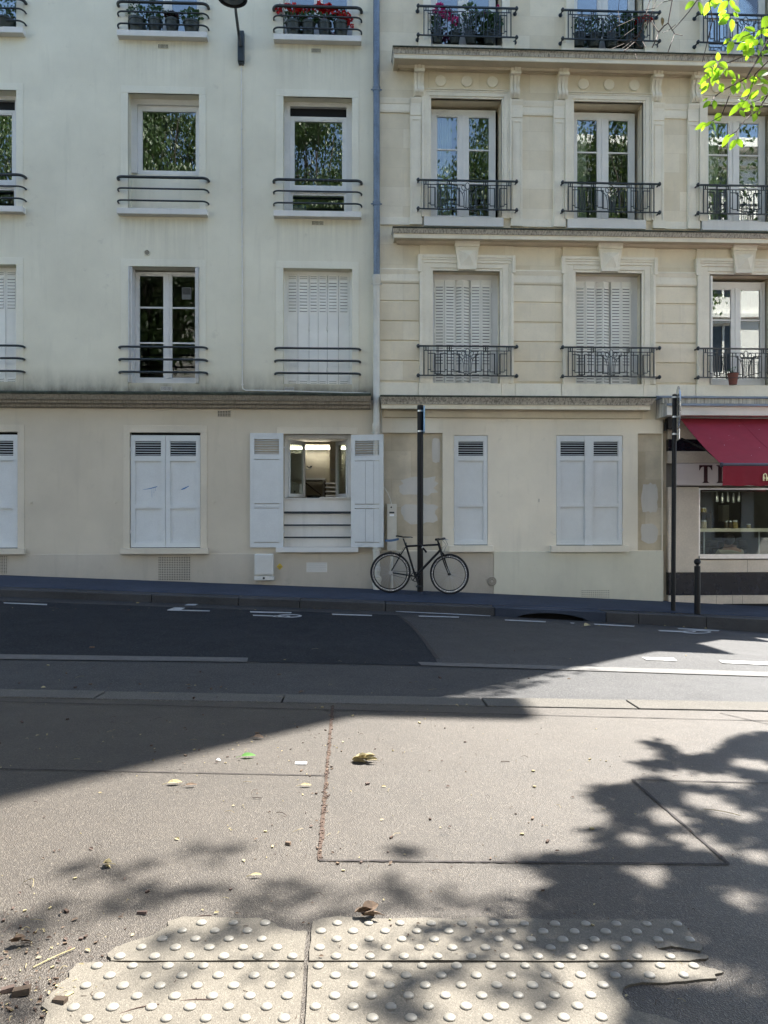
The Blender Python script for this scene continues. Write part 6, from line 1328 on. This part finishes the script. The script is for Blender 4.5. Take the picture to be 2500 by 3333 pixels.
pn = person('person', 'person in a cream top with short dark hair, seated behind the shop window', nd, ed_, m_skin, tuple(pelv))
mb = MB(); hc = hp + V((-.005, .035, .045)); mb.ball(hc, (.112, .13, .118), 16, 10); o_ = mb.build('hair', m_hair, pn, smooth=True)
nd2 = [(p, tuple(v + .035 for v in (r if isinstance(r, tuple) else (r, r)))) for p, r in nd[:4]] + [(nd[8][0], (.098, .098)), (nd[9][0], (.075, .075)), (nd[12][0], (.098, .098)), (nd[13][0], (.075, .075))]
me = bpy.data.meshes.new('top'); me.from_pydata([V(p) - V(pelv) for p, r in nd2], [(0, 1), (1, 2), (2, 3), (2, 4), (4, 5), (2, 6), (6, 7)], []); tp_ = bpy.data.objects.new('top', me); C.objects.link(tp_); tp_.parent = pn
sk = tp_.modifiers.new('skin', 'SKIN'); sk.use_smooth_shade = True; ss = tp_.modifiers.new('sub', 'SUBSURF'); ss.levels = ss.render_levels = 2
for i, (p, r) in enumerate(nd2): me.skin_vertices[0].data[i].radius = r
me.skin_vertices[0].data[0].use_root = True; me.materials.append(m_cloth)
t = thing('stool', 'low stool under the seated person in the shop', 'stool', (pelv.x, pelv.y, qz0))
mb = MB(); mb.lathe((pelv.x, pelv.y, pelv.z - .17), [(.16, 0), (.17, .02), (.16, .04)], 18); mb.build('seat', m_wood, t)
for sx in (-1, 1):
    for sy in (-1, 1): mb = MB(); mb.tube([(pelv.x + .11 * sx, pelv.y + .11 * sy, pelv.z - .17), (pelv.x + .14 * sx, pelv.y + .14 * sy, qz0)], .014, 8); mb.build('leg', m_wood, t)
# ================================================================ TREES
def crownleaf(mb, p, s, d=None):
    d = d or (rnd() + Vector((0, 0, -.5))); mb.leaf(p, d, rnd() + Vector((0, 0, .6)), s, s * .5, .1, 1)
def limb(mb, a, b, r0, r1, n=6, wob=.12):
    a, b = Vector(a), Vector(b); L = (b - a).length; pts = [a + (b - a) * k / n + (rnd() * L * wob * .25 if 0 < k < n else Vector((0, 0, 0))) for k in range(n + 1)]
    mb.tube(pts, [r0 + (r1 - r0) * k / n for k in range(n + 1)], 8); return pts
def in_poly(p, P):
    c = False
    for a, b in zip(P, P[1:] + P[:1]):
        if (a[1] > p[1]) != (b[1] > p[1]) and p[0] < (b[0] - a[0]) * (p[1] - a[1]) / (b[1] - a[1]) + a[0]: c = not c
    return c
W2 = lambda L: [tuple(g(*p)[:2]) for p in L]
# where this tree's crown is dense (it shades the pavement to its lower left) and where the sun gets through
dense = W2([(2700, 2390), (2480, 2385), (2380, 2402), (2330, 2450), (2240, 2470), (2130, 2405), (2110, 2425), (2180, 2480), (2060, 2478), (2090, 2500), (2150, 2520), (2040, 2560), (1960, 2560), (1900, 2590), (1980, 2640), (2010, 2700), (1900, 2700), (1960, 2760), (1830, 2790), (1760, 2790), (1730, 2830), (1800, 2860), (1700, 2960), (1740, 3010), (1700, 3100), (1830, 3120), (1900, 3090), (2050, 3080), (2000, 3140), (1980, 3230), (2050, 3300), (1980, 3420), (2150, 3700), (2900, 3700), (2900, 2390)])
dots = [(2225, 2530, 60, 24), (2370, 2545, 55, 22), (2295, 2610, 65, 26), (2170, 2660, 60, 26), (2390, 2650, 55, 24), (2455, 2490, 60, 18), (2270, 2745, 70, 30), (2060, 2730, 45, 20), (2190, 3160, 110, 40), (2350, 3185, 60, 30), (2400, 2930, 40, 22), (2110, 2850, 45, 22), (2460, 2790, 45, 22)]
dots = [(g(x, y), g(x + a, y).x - g(x, y).x, abs(g(x, y + b).y - g(x, y).y)) for x, y, a, b in dots]
wisps = [(300, 2825, 90, 16), (380, 2830, 70, 14), (660, 2780, 110, 22), (720, 2765, 90, 14), (430, 2905, 60, 14), (560, 2920, 90, 12), (640, 2910, 70, 12), (900, 2885, 70, 22), (980, 2900, 120, 14), (860, 2920, 110, 12), (1280, 2790, 50, 18), (1330, 2770, 40, 10), (1290, 2880, 60, 12), (1150, 2950, 200, 14), (1500, 2930, 130, 16), (1600, 2960, 120, 16), (1700, 2820, 60, 18), (1360, 2930, 80, 12), (1200, 2905, 90, 12), (150, 2990, 120, 14), (60, 3010, 80, 10), (330, 2950, 100, 10), (480, 2960, 80, 12),
         (1380, 3210, 60, 16), (1330, 3240, 70, 22), (1280, 3270, 60, 24), (1440, 3180, 70, 14), (1230, 3310, 60, 30), (1290, 3330, 60, 20), (1560, 3060, 60, 60), (1600, 3150, 50, 50), (1640, 3030, 70, 40), (1620, 3250, 60, 50), (750, 3020, 70, 14), (700, 3060, 60, 14), (500, 3080, 70, 14), (860, 3010, 60, 12), (30, 3290, 60, 26), (90, 3060, 70, 12), (1720, 3190, 60, 40), (520, 3190, 90, 12), (1060, 3000, 90, 10), (1480, 3020, 60, 12), (1740, 3280, 70, 50), (800, 2960, 140, 10)]
LIT = W2([(-400, 2650), (0, 2600), (900, 2350), (1500, 2290), (2500, 2050), (3000, 2050), (3000, 2390), (2480, 2385), (2110, 2405), (1900, 2590), (1730, 2830), (1700, 3000), (1700, 3500), (1500, 4200), (-600, 4200)])
def gun(p): k = (p.z - zg(p.x, p.y)) / SUN.z; q = p - SUN * k; return (q.x, q.y)
crown = MB(); kxy = Vector((SUN.x, SUN.y, 0)) / SUN.z
def lift(x, y, h): return Vector((x + kxy.x * h, y + kxy.y * h, zg(x, y) + h))
cl = []
def unseen(p):                                                 # stay out of the photo's field of view (the crown hangs above and right of it)
    dpt = p.x * sy_ + p.y * cy_
    if dpt < .3: return True
    px = CX + F * (p.x * cy_ - p.y * sy_) / dpt; py = CY - F * (p.z - E) / dpt
    return px > 2530 or py < -40
n_ok = 0
for _ in range(170000):
    x, y = rng.uniform(.2, 5.5), rng.uniform(.6, 6.2)
    if not in_poly((x, y), dense): continue
    if any(((x - c.x) / (a * 1.05 + .035)) ** 2 + ((y - c.y) / (b * 1.05 + .04)) ** 2 < 1 for c, a, b in dots): continue
    for _t in range(4):
        h = 5.6 + 3.6 * rng.random() ** 1.2; p = lift(x, y, h)
        if unseen(p): crownleaf(crown, p, rng.uniform(.06, .11)); n_ok += 1; break
    if n_ok > 26000: break
for px, py, a, b in wisps:
    c = g(px, py); ax_, by_ = abs(g(px + a, py).x - c.x), abs(g(px, py + b).y - c.y)
    for _ in range(int(11 + 130 * ax_ * by_ * 3.1)):
        r_, th = math.sqrt(rng.random()), rng.uniform(0, 2 * math.pi); h = rng.uniform(8.5, 11); p = lift(c.x + ax_ * r_ * math.cos(th), c.y + by_ * r_ * math.sin(th), h)
        if unseen(p): crownleaf(crown, p, rng.uniform(.08, .13))
cc_ = Vector((7.9, 8.2, 11.2)); k = 0
clumps = [cc_ + Vector((rng.uniform(-1, 1) * 2.3, rng.uniform(-1, 1) * 3.4, rng.uniform(-1, 1) * 3.2)) for _ in range(46)]
for c in clumps:
    for _ in range(330):
        p = c + Vector((rng.gauss(0, .55), rng.gauss(0, .55), rng.gauss(0, .42)))
        s = gun(p)
        if (in_poly(s, LIT) and s[1] > -1) or (s[0] < 3.4 and .8 < s[1] < 6) or not unseen(p): continue
        crownleaf(crown, p, rng.uniform(.10, .18))
T1b = G(7.2, 4.8)
T1 = thing('street_tree', 'leafy street tree whose bright back-lit twigs hang into the upper right of the photo', 'tree', T1b)
tr = MB(); fork = T1b + Vector((.3, .5, 4.2)); limb(tr, T1b - Vector((0, 0, .2)), fork, .19, .13, 8, .06)
for e in ((7.0, 7.6, 10.0), (8.5, 9.0, 11.0), (9.5, 7.0, 11.5), (7.6, 6.5, 9.5), (8.4, 7.6, 12.0)):
    P = limb(tr, fork, e, .10, .03, 7)
    for q in P[3:]:
        e2 = q + Vector((rng.uniform(-1.0, 1.4), rng.uniform(-1.0, 1.0), rng.uniform(.2, 1.4)))
        if not (in_poly(gun(e2), LIT) or in_poly(gun(q), LIT)): limb(tr, q, e2, .025, .006, 4)
tr.build('trunk', m_bark, T1, smooth=50)
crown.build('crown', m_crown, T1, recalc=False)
# the low branch in the picture
YL = 4.4
LZ = lambda X, Y, dy=0: at(2200 + X / 4.607, Y / 4.607, YL + dy)
br = MB(); tw = [([(2300, -500), (1700, 200), (1382, 600), (1250, 850), (1150, 1010), (1060, 1170), (865, 1275), (730, 1340), (580, 1450), (540, 1520)], .007, .0025), ([(865, 1275), (800, 1440), (740, 1600), (680, 1740), (570, 1800), (440, 1880)], .0035, .002), ([(1250, 850), (1020, 840), (830, 925), (700, 960), (580, 985)], .0035, .002), ([(1700, 900), (1500, 1200), (1382, 1420), (1240, 1640), (1100, 1740), (1000, 1850), (910, 1970), (780, 2050)], .005, .002), ([(910, 1970), (912, 2020), (930, 2080)], .002, .0015),
     ([(1700, 600), (1382, 920), (1190, 1110), (1130, 1330), (1070, 1480), (950, 1600)], .004, .002), ([(1300, -400), (1000, -150), (800, 0), (640, 180)], .004, .002), ([(900, -300), (500, 20), (550, 300), (480, 600), (400, 920)], .005, .002), ([(1060, 380), (980, 500), (830, 575)], .0025, .0015), ([(1500, 350), (1300, 420), (1150, 500), (980, 560)], .003, .002), ([(830, 925), (760, 1020), (650, 1160), (560, 1220)], .0025, .0015), ([(650, -200), (480, -40), (320, 0), (200, 170), (40, 360), (-60, 460)], .004, .002), ([(1500, 1350), (1250, 1500), (1100, 1550)], .003, .0015)]
for pts, a, b in tw: n = len(pts); br.tube([LZ(x, y, .10 * math.sin(i + a * 900)) for i, (x, y) in enumerate(pts)], [a + (b - a) * i / (n - 1) for i in range(n)], 6)
SX = lambda X, Y, dy=0: at(1800 + X / 4.147, Y / 4.147, YL - .15 + dy)
for pts, a in (([(1640, -150), (1610, 0), (1555, 310), (1500, 350), (1430, 430), (1390, 540), (1340, 640)], .0035), ([(1555, 310), (1640, 455), (1590, 600), (1550, 715)], .0025), ([(1380, -200), (1310, 0), (1255, 190), (1200, 400), (1110, 560), (960, 690)], .003), ([(1420, -100), (1390, 0), (1340, 150), (1250, 400)], .002), ([(1255, 190), (1330, 280), (1420, 430)], .0025), ([(1160, 465), (1210, 560), (1250, 640)], .0018), ([(1110, 560), (1190, 660)], .0018), ([(1600, 0), (1480, 30), (1380, 110), (1200, 140)], .0018), ([(1660, 330), (1560, 410), (1480, 440)], .0016), ([(1255, 190), (1100, 250), (880, 350), (730, 450)], .0014), ([(1110, 560), (960, 590), (790, 660)], .0016), ([(1200, 400), (1060, 560), (930, 660)], .0014), ([(1090, 660), (1110, 720), (1130, 790)], .0012), ([(1640, 455), (1750, 480)], .0018), ([(900, -50), (880, 150), (900, 300)], .0013), ([(1050, 530), (880, 600), (870, 560), (960, 480), (1100, 380)], .0014)):
    br.tube([SX(x, y, .05 * math.sin(i * 2)) for i, (x, y) in enumerate(pts)], a, 5)
br.build('branch', m_twig, T1)
lv = MB()
# leaves: base x, base y, tip x, tip y, width ratio in the enlargement
LV = [(280, 10, 150, 120, .4), (345, 20, 405, 200, .42), (510, 20, 430, 225, .45), (500, 0, 640, 85, .5), (780, 10, 640, 165, .45), (810, 0, 890, 125, .6), (850, 110, 985, 160, .5), (760, 160, 635, 230, .45), (860, 190, 945, 250, .6), (680, 240, 820, 210, .4), (770, 300, 650, 355, .5), (840, 280, 850, 470, .5), (1190, 470, 1040, 390, .55), (1110, 480, 930, 600, .45), (960, 510, 850, 590, .4), (810, 570, 720, 650, .4), (850, 610, 785, 790, .42), (1150, 530, 1060, 660, .6), (1240, 510, 1170, 580, .6), (1310, 420, 1190, 560, .3), (1380, 240, 1310, 420, .5), (1250, 590, 1330, 690, .6), (1230, 590, 1160, 690, .6), (1080, 650, 930, 730, .45), (1110, 640, 1030, 830, .45), (1170, 720, 1090, 830, .5), (1080, 820, 1050, 920, .5), (1280, 760, 1320, 850, .6), (1390, 760, 1290, 800, .4), (1270, 850, 1230, 940, .6), (1250, 940, 1330, 960, .6), (1240, 930, 1160, 970, .4), (640, 910, 630, 785, .6), (610, 920, 415, 995, .45), (650, 930, 780, 1010, .65), (600, 940, 590, 1020, .7), (550, 1040, 435, 1060, .5), (540, 1080, 400, 1200, .45), (480, 1130, 370, 1230, .35), (680, 1060, 590, 1200, .45), (720, 1010, 770, 1140, .5), (780, 1060, 915, 1165, .5), (590, 1180, 645, 1250, .45), (500, 1240, 380, 1400, .42), (660, 1250, 710, 1385, .62), (545, 1150, 560, 1280, .4), (870, 1170, 860, 1270, .7), (860, 1280, 870, 1400, .55), (950, 1220, 920, 1400, .4), (930, 1120, 965, 1180, .5), (1000, 1180, 1070, 1240, .65), (1000, 1250, 1060, 1360, .55), (1160, 1140, 1090, 1200, .4), (1190, 1150, 1190, 1260, .5), (1220, 1130, 1382, 1030, .35), (1250, 1160, 1340, 1170, .6), (1260, 1190, 1400, 1250, .5), (1300, 1290, 1360, 1410, .55), (1120, 1330, 990, 1450, .42), (1170, 1370, 1100, 1500, .5), (1150, 1250, 1120, 1330, .4), (1320, 1430, 1270, 1530, .45), (480, 1465, 400, 1520, .35), (520, 1515, 410, 1610, .45), (580, 1500, 585, 1630, .62), (735, 1540, 700, 1600, .5), (940, 1480, 1025, 1520, .5), (960, 1560, 800, 1725, .38), (990, 1540, 910, 1600, .4), (1080, 1520, 1010, 1610, .5), (1110, 1550, 1050, 1650, .4), (960, 1650, 1040, 1750, .45), (1130, 1520, 1200, 1610, .6), (1250, 1620, 1160, 1650, .5), (1200, 1700, 1170, 1820, .55), (1270, 1660, 1230, 1720, .4), (1310, 1590, 1250, 1610, .4), (680, 1700, 590, 1790, .55), (580, 1790, 690, 1790, .4), (460, 1840, 300, 1930, .35), (540, 1820, 440, 1890, .3), (545, 1815, 610, 1970, .45), (430, 1860, 390, 1970, .4), (800, 2010, 700, 2195, .38), (890, 2010, 785, 2060, .35), (900, 2090, 810, 2240, .45), (920, 2080, 1000, 2200, .5), (1382, 1080, 1240, 1130, .4), (1100, 1100, 1160, 1150, .3), (1340, 650, 1400, 700, .5)]
for bx, by, tx, ty, wr in LV:
    dy = rng.uniform(-.14, .14); a, b = LZ(bx, by, dy), LZ(tx, ty, dy + rng.uniform(-.03, .03)); L = (b - a).length
    lv.leaf(a, b - a, Vector((rng.uniform(-.35, .35), -1, rng.uniform(-.1, .6))), L * 1.02, L * wr * 1.1, .10, 5)
for _ in range(34):
    X, Y = rng.choice([(620, 1080), (1100, 690), (1230, 700), (1180, 1220), (1300, 1280), (1000, 1600), (1200, 1680), (760, 230), (500, 1190), (1320, 500), (640, 20)]); a = LZ(X + rng.uniform(-70, 70), Y + rng.uniform(-60, 60), rng.uniform(-.16, .16)); lv.leaf(a, rnd() + Vector((0, 0, -.4)), rnd() + Vector((0, -.3, .4)), rng.uniform(.04, .065), rng.uniform(.02, .035), .12, 4)
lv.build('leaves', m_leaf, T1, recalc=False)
mb = MB(); q = SX(1470, 300); mb.leaf(q + Vector((0, 0, .03)), (.1, 0, -1), (0, -1, 0), .05, .02, .4, 3); mb.build('dead_leaf', m_straw, T1, recalc=False)
# other trees on the camera's side, seen mirrored in the window panes
def tree(x, y, h, rad, label, n=40, zc=.68, lean=(0, 0), flat=.30):
    b = G(x, y); t = thing('street_tree', label, 'tree', b, 'trees on the near side of the street'); tr = MB(); fk_ = b + Vector((0, 0, h * .35)); limb(tr, b - Vector((0, 0, .2)), fk_, .2, .14, 6, .05); c = b + Vector((lean[0], lean[1], h * zc)); cr_ = MB()
    for _ in range(n):
        d = rnd()
        while d.length > 1: d = rnd()
        k = c + Vector((d.x * rad, d.y * rad, d.z * h * flat)); s = gun(k)
        if s[1] > 1.2 and -3 < s[0] < 5: continue
        limb(tr, fk_, k, .05, .012, 5)
        for _ in range(380):
            q = k + Vector((rng.gauss(0, rad * .15), rng.gauss(0, rad * .15), rng.gauss(0, rad * .13))); s = gun(q)
            if s[1] < 1.7 or abs(s[0]) > 5: crownleaf(cr_, q, rng.uniform(.11, .21), Vector((rng.uniform(-.6, .6), rng.uniform(-.6, .6), -1)))
    tr.build('trunk', m_bark, t, smooth=50); cr_.build('crown', m_crown, t, recalc=False)
tree(-6.6, 3.2, 13.5, 2.2, 'dark leafy tree mirrored in the left-hand windows, standing left of the picture')
tree(-1.4, -4.2, 20.0, 2.5, 'tall tree behind the camera, mirrored in the window above the shut folding shutters', 74)
tree(-7.7, -4.0, 20.0, 2.5, 'broad tree behind the camera, mirrored in the window above a blank panel', 74)
tree(-14.2, -4.4, 19.0, 2.6, 'tree behind the camera, mirrored in the cut-off window at the far left', 60)
tree(5.9, -4.8, 21.0, 2.7, 'tall tree behind the camera, mirrored in the balcony windows of the stone house', 74)
tree(10.6, -1.2, 18.5, 3.0, 'tree on the near pavement right of the camera, mirrored in the second balcony bay', 60, .70)
# ================================================================ HOUSES ACROSS THE STREET, BEHIND THE CAMERA
m_lime = stone_mat('sunlit_limestone', (.80, .785, .745), var=.04, joints=False)
def opposite(x0, x1, yf, h, label, px_, mat):
    t = thing('opposite_house', label, 'building', ((x0 + x1) / 2, yf, zg((x0 + x1) / 2, yf))); ops = []; n = int((x1 - x0) / px_); o0 = (x1 - x0 - n * px_) / 2
    zz = [.9 + 3.2 * k for k in range(int(h / 3.2))]
    for i in range(n):
        for z in zz: c = x0 + o0 + px_ * (i + .5); ops.append((c - .6, c + .6, z, z + 2.1))
    mb = MB(); wall(mb, -x1, -x0, -2, h, [(-b, -a, c, d) for a, b, c, d in ops], -yf, .4); mb.v = [(-x, -y, z) for x, y, z in mb.v]; mb.build('wall', mat, t)
    if x0 > 8: shopfront(t, x0 + 4.6, x1 - 1, yf)
    mb = MB()
    for z in [2.9 + 3.2 * k for k in range(int(h / 3.2))]: mb.box(x0, x1, yf, yf + .22, z + .3, z + .5)
    mb.box(x0 - .2, x1 + .2, yf, yf + .6, h - .4, h); mb.build('cornice', mat, t, bevel=.02)
    mb = MB(); mb.box(x0, x1, yf - 9, yf - .41, h - .6, h - .01); mb.box(x0, x1, yf - 9.3, yf - 9.01, -2, h - .6); mb.box(x0, x0 + .2, yf - 9, yf - .41, -2, h - .61); mb.box(x1 - .2, x1, yf - 9, yf - .41, -2, h - .61); mb.build('roof', m_zinc, t)
    for a, b, c, d in ops:
        if c < 2 and x0 > 8 and b > x0 + 4.6: continue
        mb = MB(); mb.frame(a, b, c, d, yf - .26, yf - .2, .07); xm = (a + b) / 2; mb.box(xm - .05, xm + .05, yf - .261, yf - .2, c + .07, d - .07); w_ = mb.build('window', m_pvc, t); MB().box(a + .07, b - .07, yf - .25, yf - .24, c + .07, d - .07).build('pane', m_blackm, w_)
def shopfront(t, x0, x1, yf):
    mb = MB(); mb.box(x0, x1, yf, yf + .12, 2.35, 3.05); mb.build('shopfront', m_red_val, t); mb = MB(); mb.box(x0, x1, yf, yf + .1, -.6, .35)
    for k in range(8): x = x0 + (x1 - x0) * k / 7; mb.box(x - .28, x + .28, yf, yf + .1, .351, 2.349)
    mb.build('shopfront', m_lime, t); mb = MB(); mb.box(x0 + .2, x1 - .2, yf + .02, yf + .05, .351, 2.349); mb.build('shop_window', m_blackm, t)
    mb = MB(); mb.prismx([(yf + .13, 3.0), (yf + 1.3, 2.5), (yf + 1.3, 2.3), (yf + .13, 2.9)], x0 + 1, x0 + 5); mb.build('awning', m_red_aw, t)
opposite(8.5, 26, -4.4, 17.0, 'sunlit pale stone house across the street, mirrored in the shop glass', 2.9, m_lime)
opposite(-32, 7.5, -10.5, 13.5, 'long pale house behind the camera, beyond the near trees', 2.9, m_lime)
# ================================================================ LITTER ON THE PAVEMENT
def lay(px, py): q = g(px, py); q.z += .009 if inside((q.x, q.y), [T8(*p) for p in SL['ur']]) else .002; return q
def litter(name, label, cat, px, py, mat, fn, grp=None):
    q = lay(px, py); mb = MB(); fn(mb, q); return tag(mb.build(name, mat, org=q, recalc=False), label, cat, grp)
def lf(L, W, ang, curl=.3, up=.01):
    def f(mb, q): d = Vector((math.cos(ang), math.sin(ang), curl * .3)); mb.leaf(q + Vector((0, 0, up)), d, (.1, -.3, 1), L, W, .5, 5); mb.tube([q + Vector((0, 0, up)), q - Vector((d.x, d.y, 0)) * L * .35 + Vector((0, 0, .004))], .0013, 5)
    return f
def crumple(L, W, n, ang):
    def f(mb, q):
        for i in range(n): a_ = ang + rng.uniform(-.5, .5); p = q + Vector((rng.uniform(-.3, .3) * L, rng.uniform(-.3, .3) * W, rng.uniform(.006, .022))); mb.leaf(p, (math.cos(a_), math.sin(a_), rng.uniform(-.25, .35)), (rng.uniform(-.6, .6), rng.uniform(-.6, .6), 1), L * rng.uniform(.4, .75), W * rng.uniform(.4, .9), .8, 4)
        mb.tube([q + Vector((L * .35, 0, .01)), q + Vector((L * .75, .008, .006)), q + Vector((L * .95, .004, .004))], .0013, 5)
    return f
litter('fallen_leaf', 'curled brown dead leaf lying on the back right tactile slab', 'leaf', 1165, 2995, m_brown, crumple(.10, .055, 7, .4))
litter('fallen_leaf', 'crumpled yellow-green leaf right of the debris-filled joint', 'leaf', 1165, 2482, m_straw, crumple(.13, .06, 9, .1))
litter('fallen_leaf', 'fresh green leaf lying near the edge of the building shadow', 'leaf', 785, 2468, m_green, lf(.085, .035, .15))
litter('fallen_leaf', 'yellow-brown leaf below the long joint, left of the middle', 'leaf', 545, 2556, m_straw, lf(.075, .03, .2))
litter('fallen_leaf', 'reddish leaf right beside the yellow-brown one below the long joint', 'leaf', 603, 2563, m_brown, lf(.06, .02, .1))
litter('fallen_leaf', 'half brown, half straw leaf just left of the joint', 'leaf', 978, 2562, m_straw, lf(.06, .02, .05, .1))
litter('fallen_leaf', 'dry tan leaf in the building shadow near its edge', 'leaf', 825, 2404, m_brown, lf(.07, .035, -.3))
litter('fallen_leaf', 'small yellow leaf on the road below the gully mouth', 'leaf', 1901, 2040, m_straw, lf(.12, .09, .3))
litter('fallen_leaf', 'pale green leaf with a dark heart above the left dappled shadows', 'leaf', 335, 2821, m_straw, crumple(.05, .03, 4, .3))
litter('fallen_leaf', 'cream leaf lying below the end of the debris-filled joint', 'leaf', 815, 2858, m_straw, lf(.045, .013, .1))
litter('paper_scrap', 'small flat white paper slip left of the joint', 'paper', 980, 2486, m_paper, lambda mb, q: mb.obox(q + Vector((0, 0, .003)), (.032, -.002, 0), (0, .020, 0), (0, 0, .0008)))
litter('paper_scrap', 'small curved white scrap beside the green leaf', 'paper', 709, 2477, m_paper, lambda mb, q: mb.leaf(q + Vector((-.01, 0, .004)), (1, -.35, .1), (0, -.3, 1), .03, .018, .8, 4))
def chip(L, W, H, a): return lambda mb, q: mb.obox(q + Vector((0, 0, H)), Vector((math.cos(a), math.sin(a), .1)) * L, Vector((-math.sin(a), math.cos(a), 0)) * W, (0, .002, H))
GW = 'wood chips on the near pavement'
litter('wood_chip', 'brown bark chip in the sun left of the joint end', 'wood chip', 938, 2750, m_brown, chip(.012, .006, .005, -.5), GW)
litter('wood_chip', 'dark red-brown chip with pale edge above the back left slab', 'wood chip', 462, 2976, m_twig, chip(.018, .004, .004, -.2), GW)
litter('wood_chip', 'squared brown wood chip on the front left slab', 'wood chip', 195, 3268, m_wood, chip(.020, .010, .007, -.3), GW)
litter('wood_chip', 'large dark wood chip left of the front left slab', 'wood chip', 70, 3237, m_wood, chip(.024, .011, .008, .15), GW)
litter('wood_chip', 'brown chip at the far left edge beside the large one', 'wood chip', 24, 3228, m_twig, chip(.018, .008, .005, .3), GW)
litter('wood_chip', 'pile of tan bark pieces at the left edge of the pavement', 'wood chip', 46, 3082, m_brown, crumple(.06, .03, 6, .2), GW)
def twig(dx, dy, bend=.1, r=.0014): return lambda mb, q: mb.tube([q + Vector((dx * f, dy * f, .003 + bend * .05 * math.sin(f * 3.1))) + Vector((-dy, dx, 0)) * bend * math.sin(f * 3.14) for f in [k / 6 for k in range(7)]], r, 5)
GT = 'fallen twigs on the near pavement'
for lab, px, py, dx, dy, b, r in (('long pale stalk slanting up right of the bark pieces at the left', 108, 3154, .09, .10, .02, .0022), ('curved reddish twig at the right end of the seam between right slabs', 1425, 3150, .06, .09, -.15, .0016), ('curved pale stalk alone on the pavement near the left edge', 76, 2876, .05, -.04, .3, .0012), ('straight brown twig above the back left slab', 640, 2989, .05, .006, .03, .002), ('hooked brown twig above the wood chip left of the joint', 900, 2648, .05, -.04, .1, .0014), ('short dark twig left of the joint, beneath the tan leaf', 822, 2600, .045, -.005, .02, .0018), ('looped stalk left of the joint end', 895, 2780, .055, -.012, -.35, .0013), ('thick brown twig on the front left slab', 585, 3265, .09, .002, .03, .0024), ('thin dark branchlet on the front left slab near the bottom edge', 375, 3312, .11, .045, .05, .0016), ('dark twig in the sun right of the long joint', 1630, 2481, .05, -.008, .02, .002), ('pale straw stalk crossing the shaded right pavement', 2290, 2636, .14, -.09, .05, .0018), ('straight brown twig across the right front slab', 1330, 3285, -.004, .07, .03, .0014)):
    litter('twig', lab, 'twig', px, py, m_twig if 'pale' not in lab else m_straw, twig(dx, dy, b, r), GT)
def scatter(name, n, mats, regions, kind='stuff', lo=.003, hi=.014):
    mb = MB()
    for _ in range(n):
        x0, y0, x1, y1 = rng.choice(regions); q = lay(rng.uniform(x0, x1), rng.uniform(y0, y1)); mb.mi = rng.randrange(len(mats)); s = rng.uniform(lo, hi) * (.5 + rng.random()); k = rng.random()
        if k < .5: mb.leaf(q + Vector((0, 0, .002)), (rng.uniform(-1, 1), rng.uniform(-1, 1), .1), (rng.uniform(-.4, .4), -.3, 1), s * 1.6, s * .8, .5, 2)
        elif k < .8: a_ = rng.uniform(0, 6.28); mb.obox(q + Vector((0, 0, s * .2)), Vector((math.cos(a_), math.sin(a_), .1)) * s * .6, Vector((-math.sin(a_), math.cos(a_), 0)) * s * .3, (0, 0, s * .22))
        else: a_ = rng.uniform(0, 6.28); d = Vector((math.cos(a_), math.sin(a_), 0)) * s * 3; mb.tube([q + Vector((0, 0, .002)), q + d * .5 + Vector((-d.y, d.x, .05)) * .12 + Vector((0, 0, .002)), q + d + Vector((0, 0, .002))], .0009, 4)
    return tag(mb.build(name, mats, recalc=False), kind=kind)
scatter('leaf_litter', 520, [m_brown, m_straw, m_twig, m_straw, m_debris], [(0, 2560, 2000, 2950), (0, 2900, 900, 3330), (0, 2950, 350, 3330), (700, 2400, 1300, 2850), (1200, 2350, 2400, 2800), (300, 2350, 1100, 2550), (0, 2300, 1500, 2500)])
scatter('leaf_litter', 240, [m_debris, m_brown, m_straw], [(0, 3020, 220, 3333), (150, 3180, 320, 3260), (900, 3000, 1500, 3330), (1500, 2950, 2300, 3300)], lo=.002, hi=.009)
scatter('leaf_litter', 130, [m_brown, m_straw, m_twig], [(0, 1955, 1200, 1990), (1900, 2018, 2300, 2040), (0, 2190, 1500, 2245), (0, 2100, 2400, 2230), (0, 2255, 1600, 2300)], lo=.008, hi=.03)
mb = MB()
for _ in range(230):                                           # dry debris packed in the joint
    f = rng.random(); p = J1 + (J2 - J1) * f; q = Vector((p.x + rng.gauss(0, .006), p.y + rng.uniform(-.01, .01), 0)); q.z = zg(q.x, q.y) + .005; mb.mi = rng.randrange(3); s = rng.uniform(.003, .008); a_ = rng.uniform(0, 6.28); mb.obox(q, Vector((math.cos(a_), math.sin(a_), rng.uniform(-.2, .3))) * s, Vector((-math.sin(a_), math.cos(a_), 0)) * s * .35, (0, 0, s * .25))
tag(mb.build('joint_litter', [m_debris, m_brown, m_twig], recalc=False), kind='stuff')
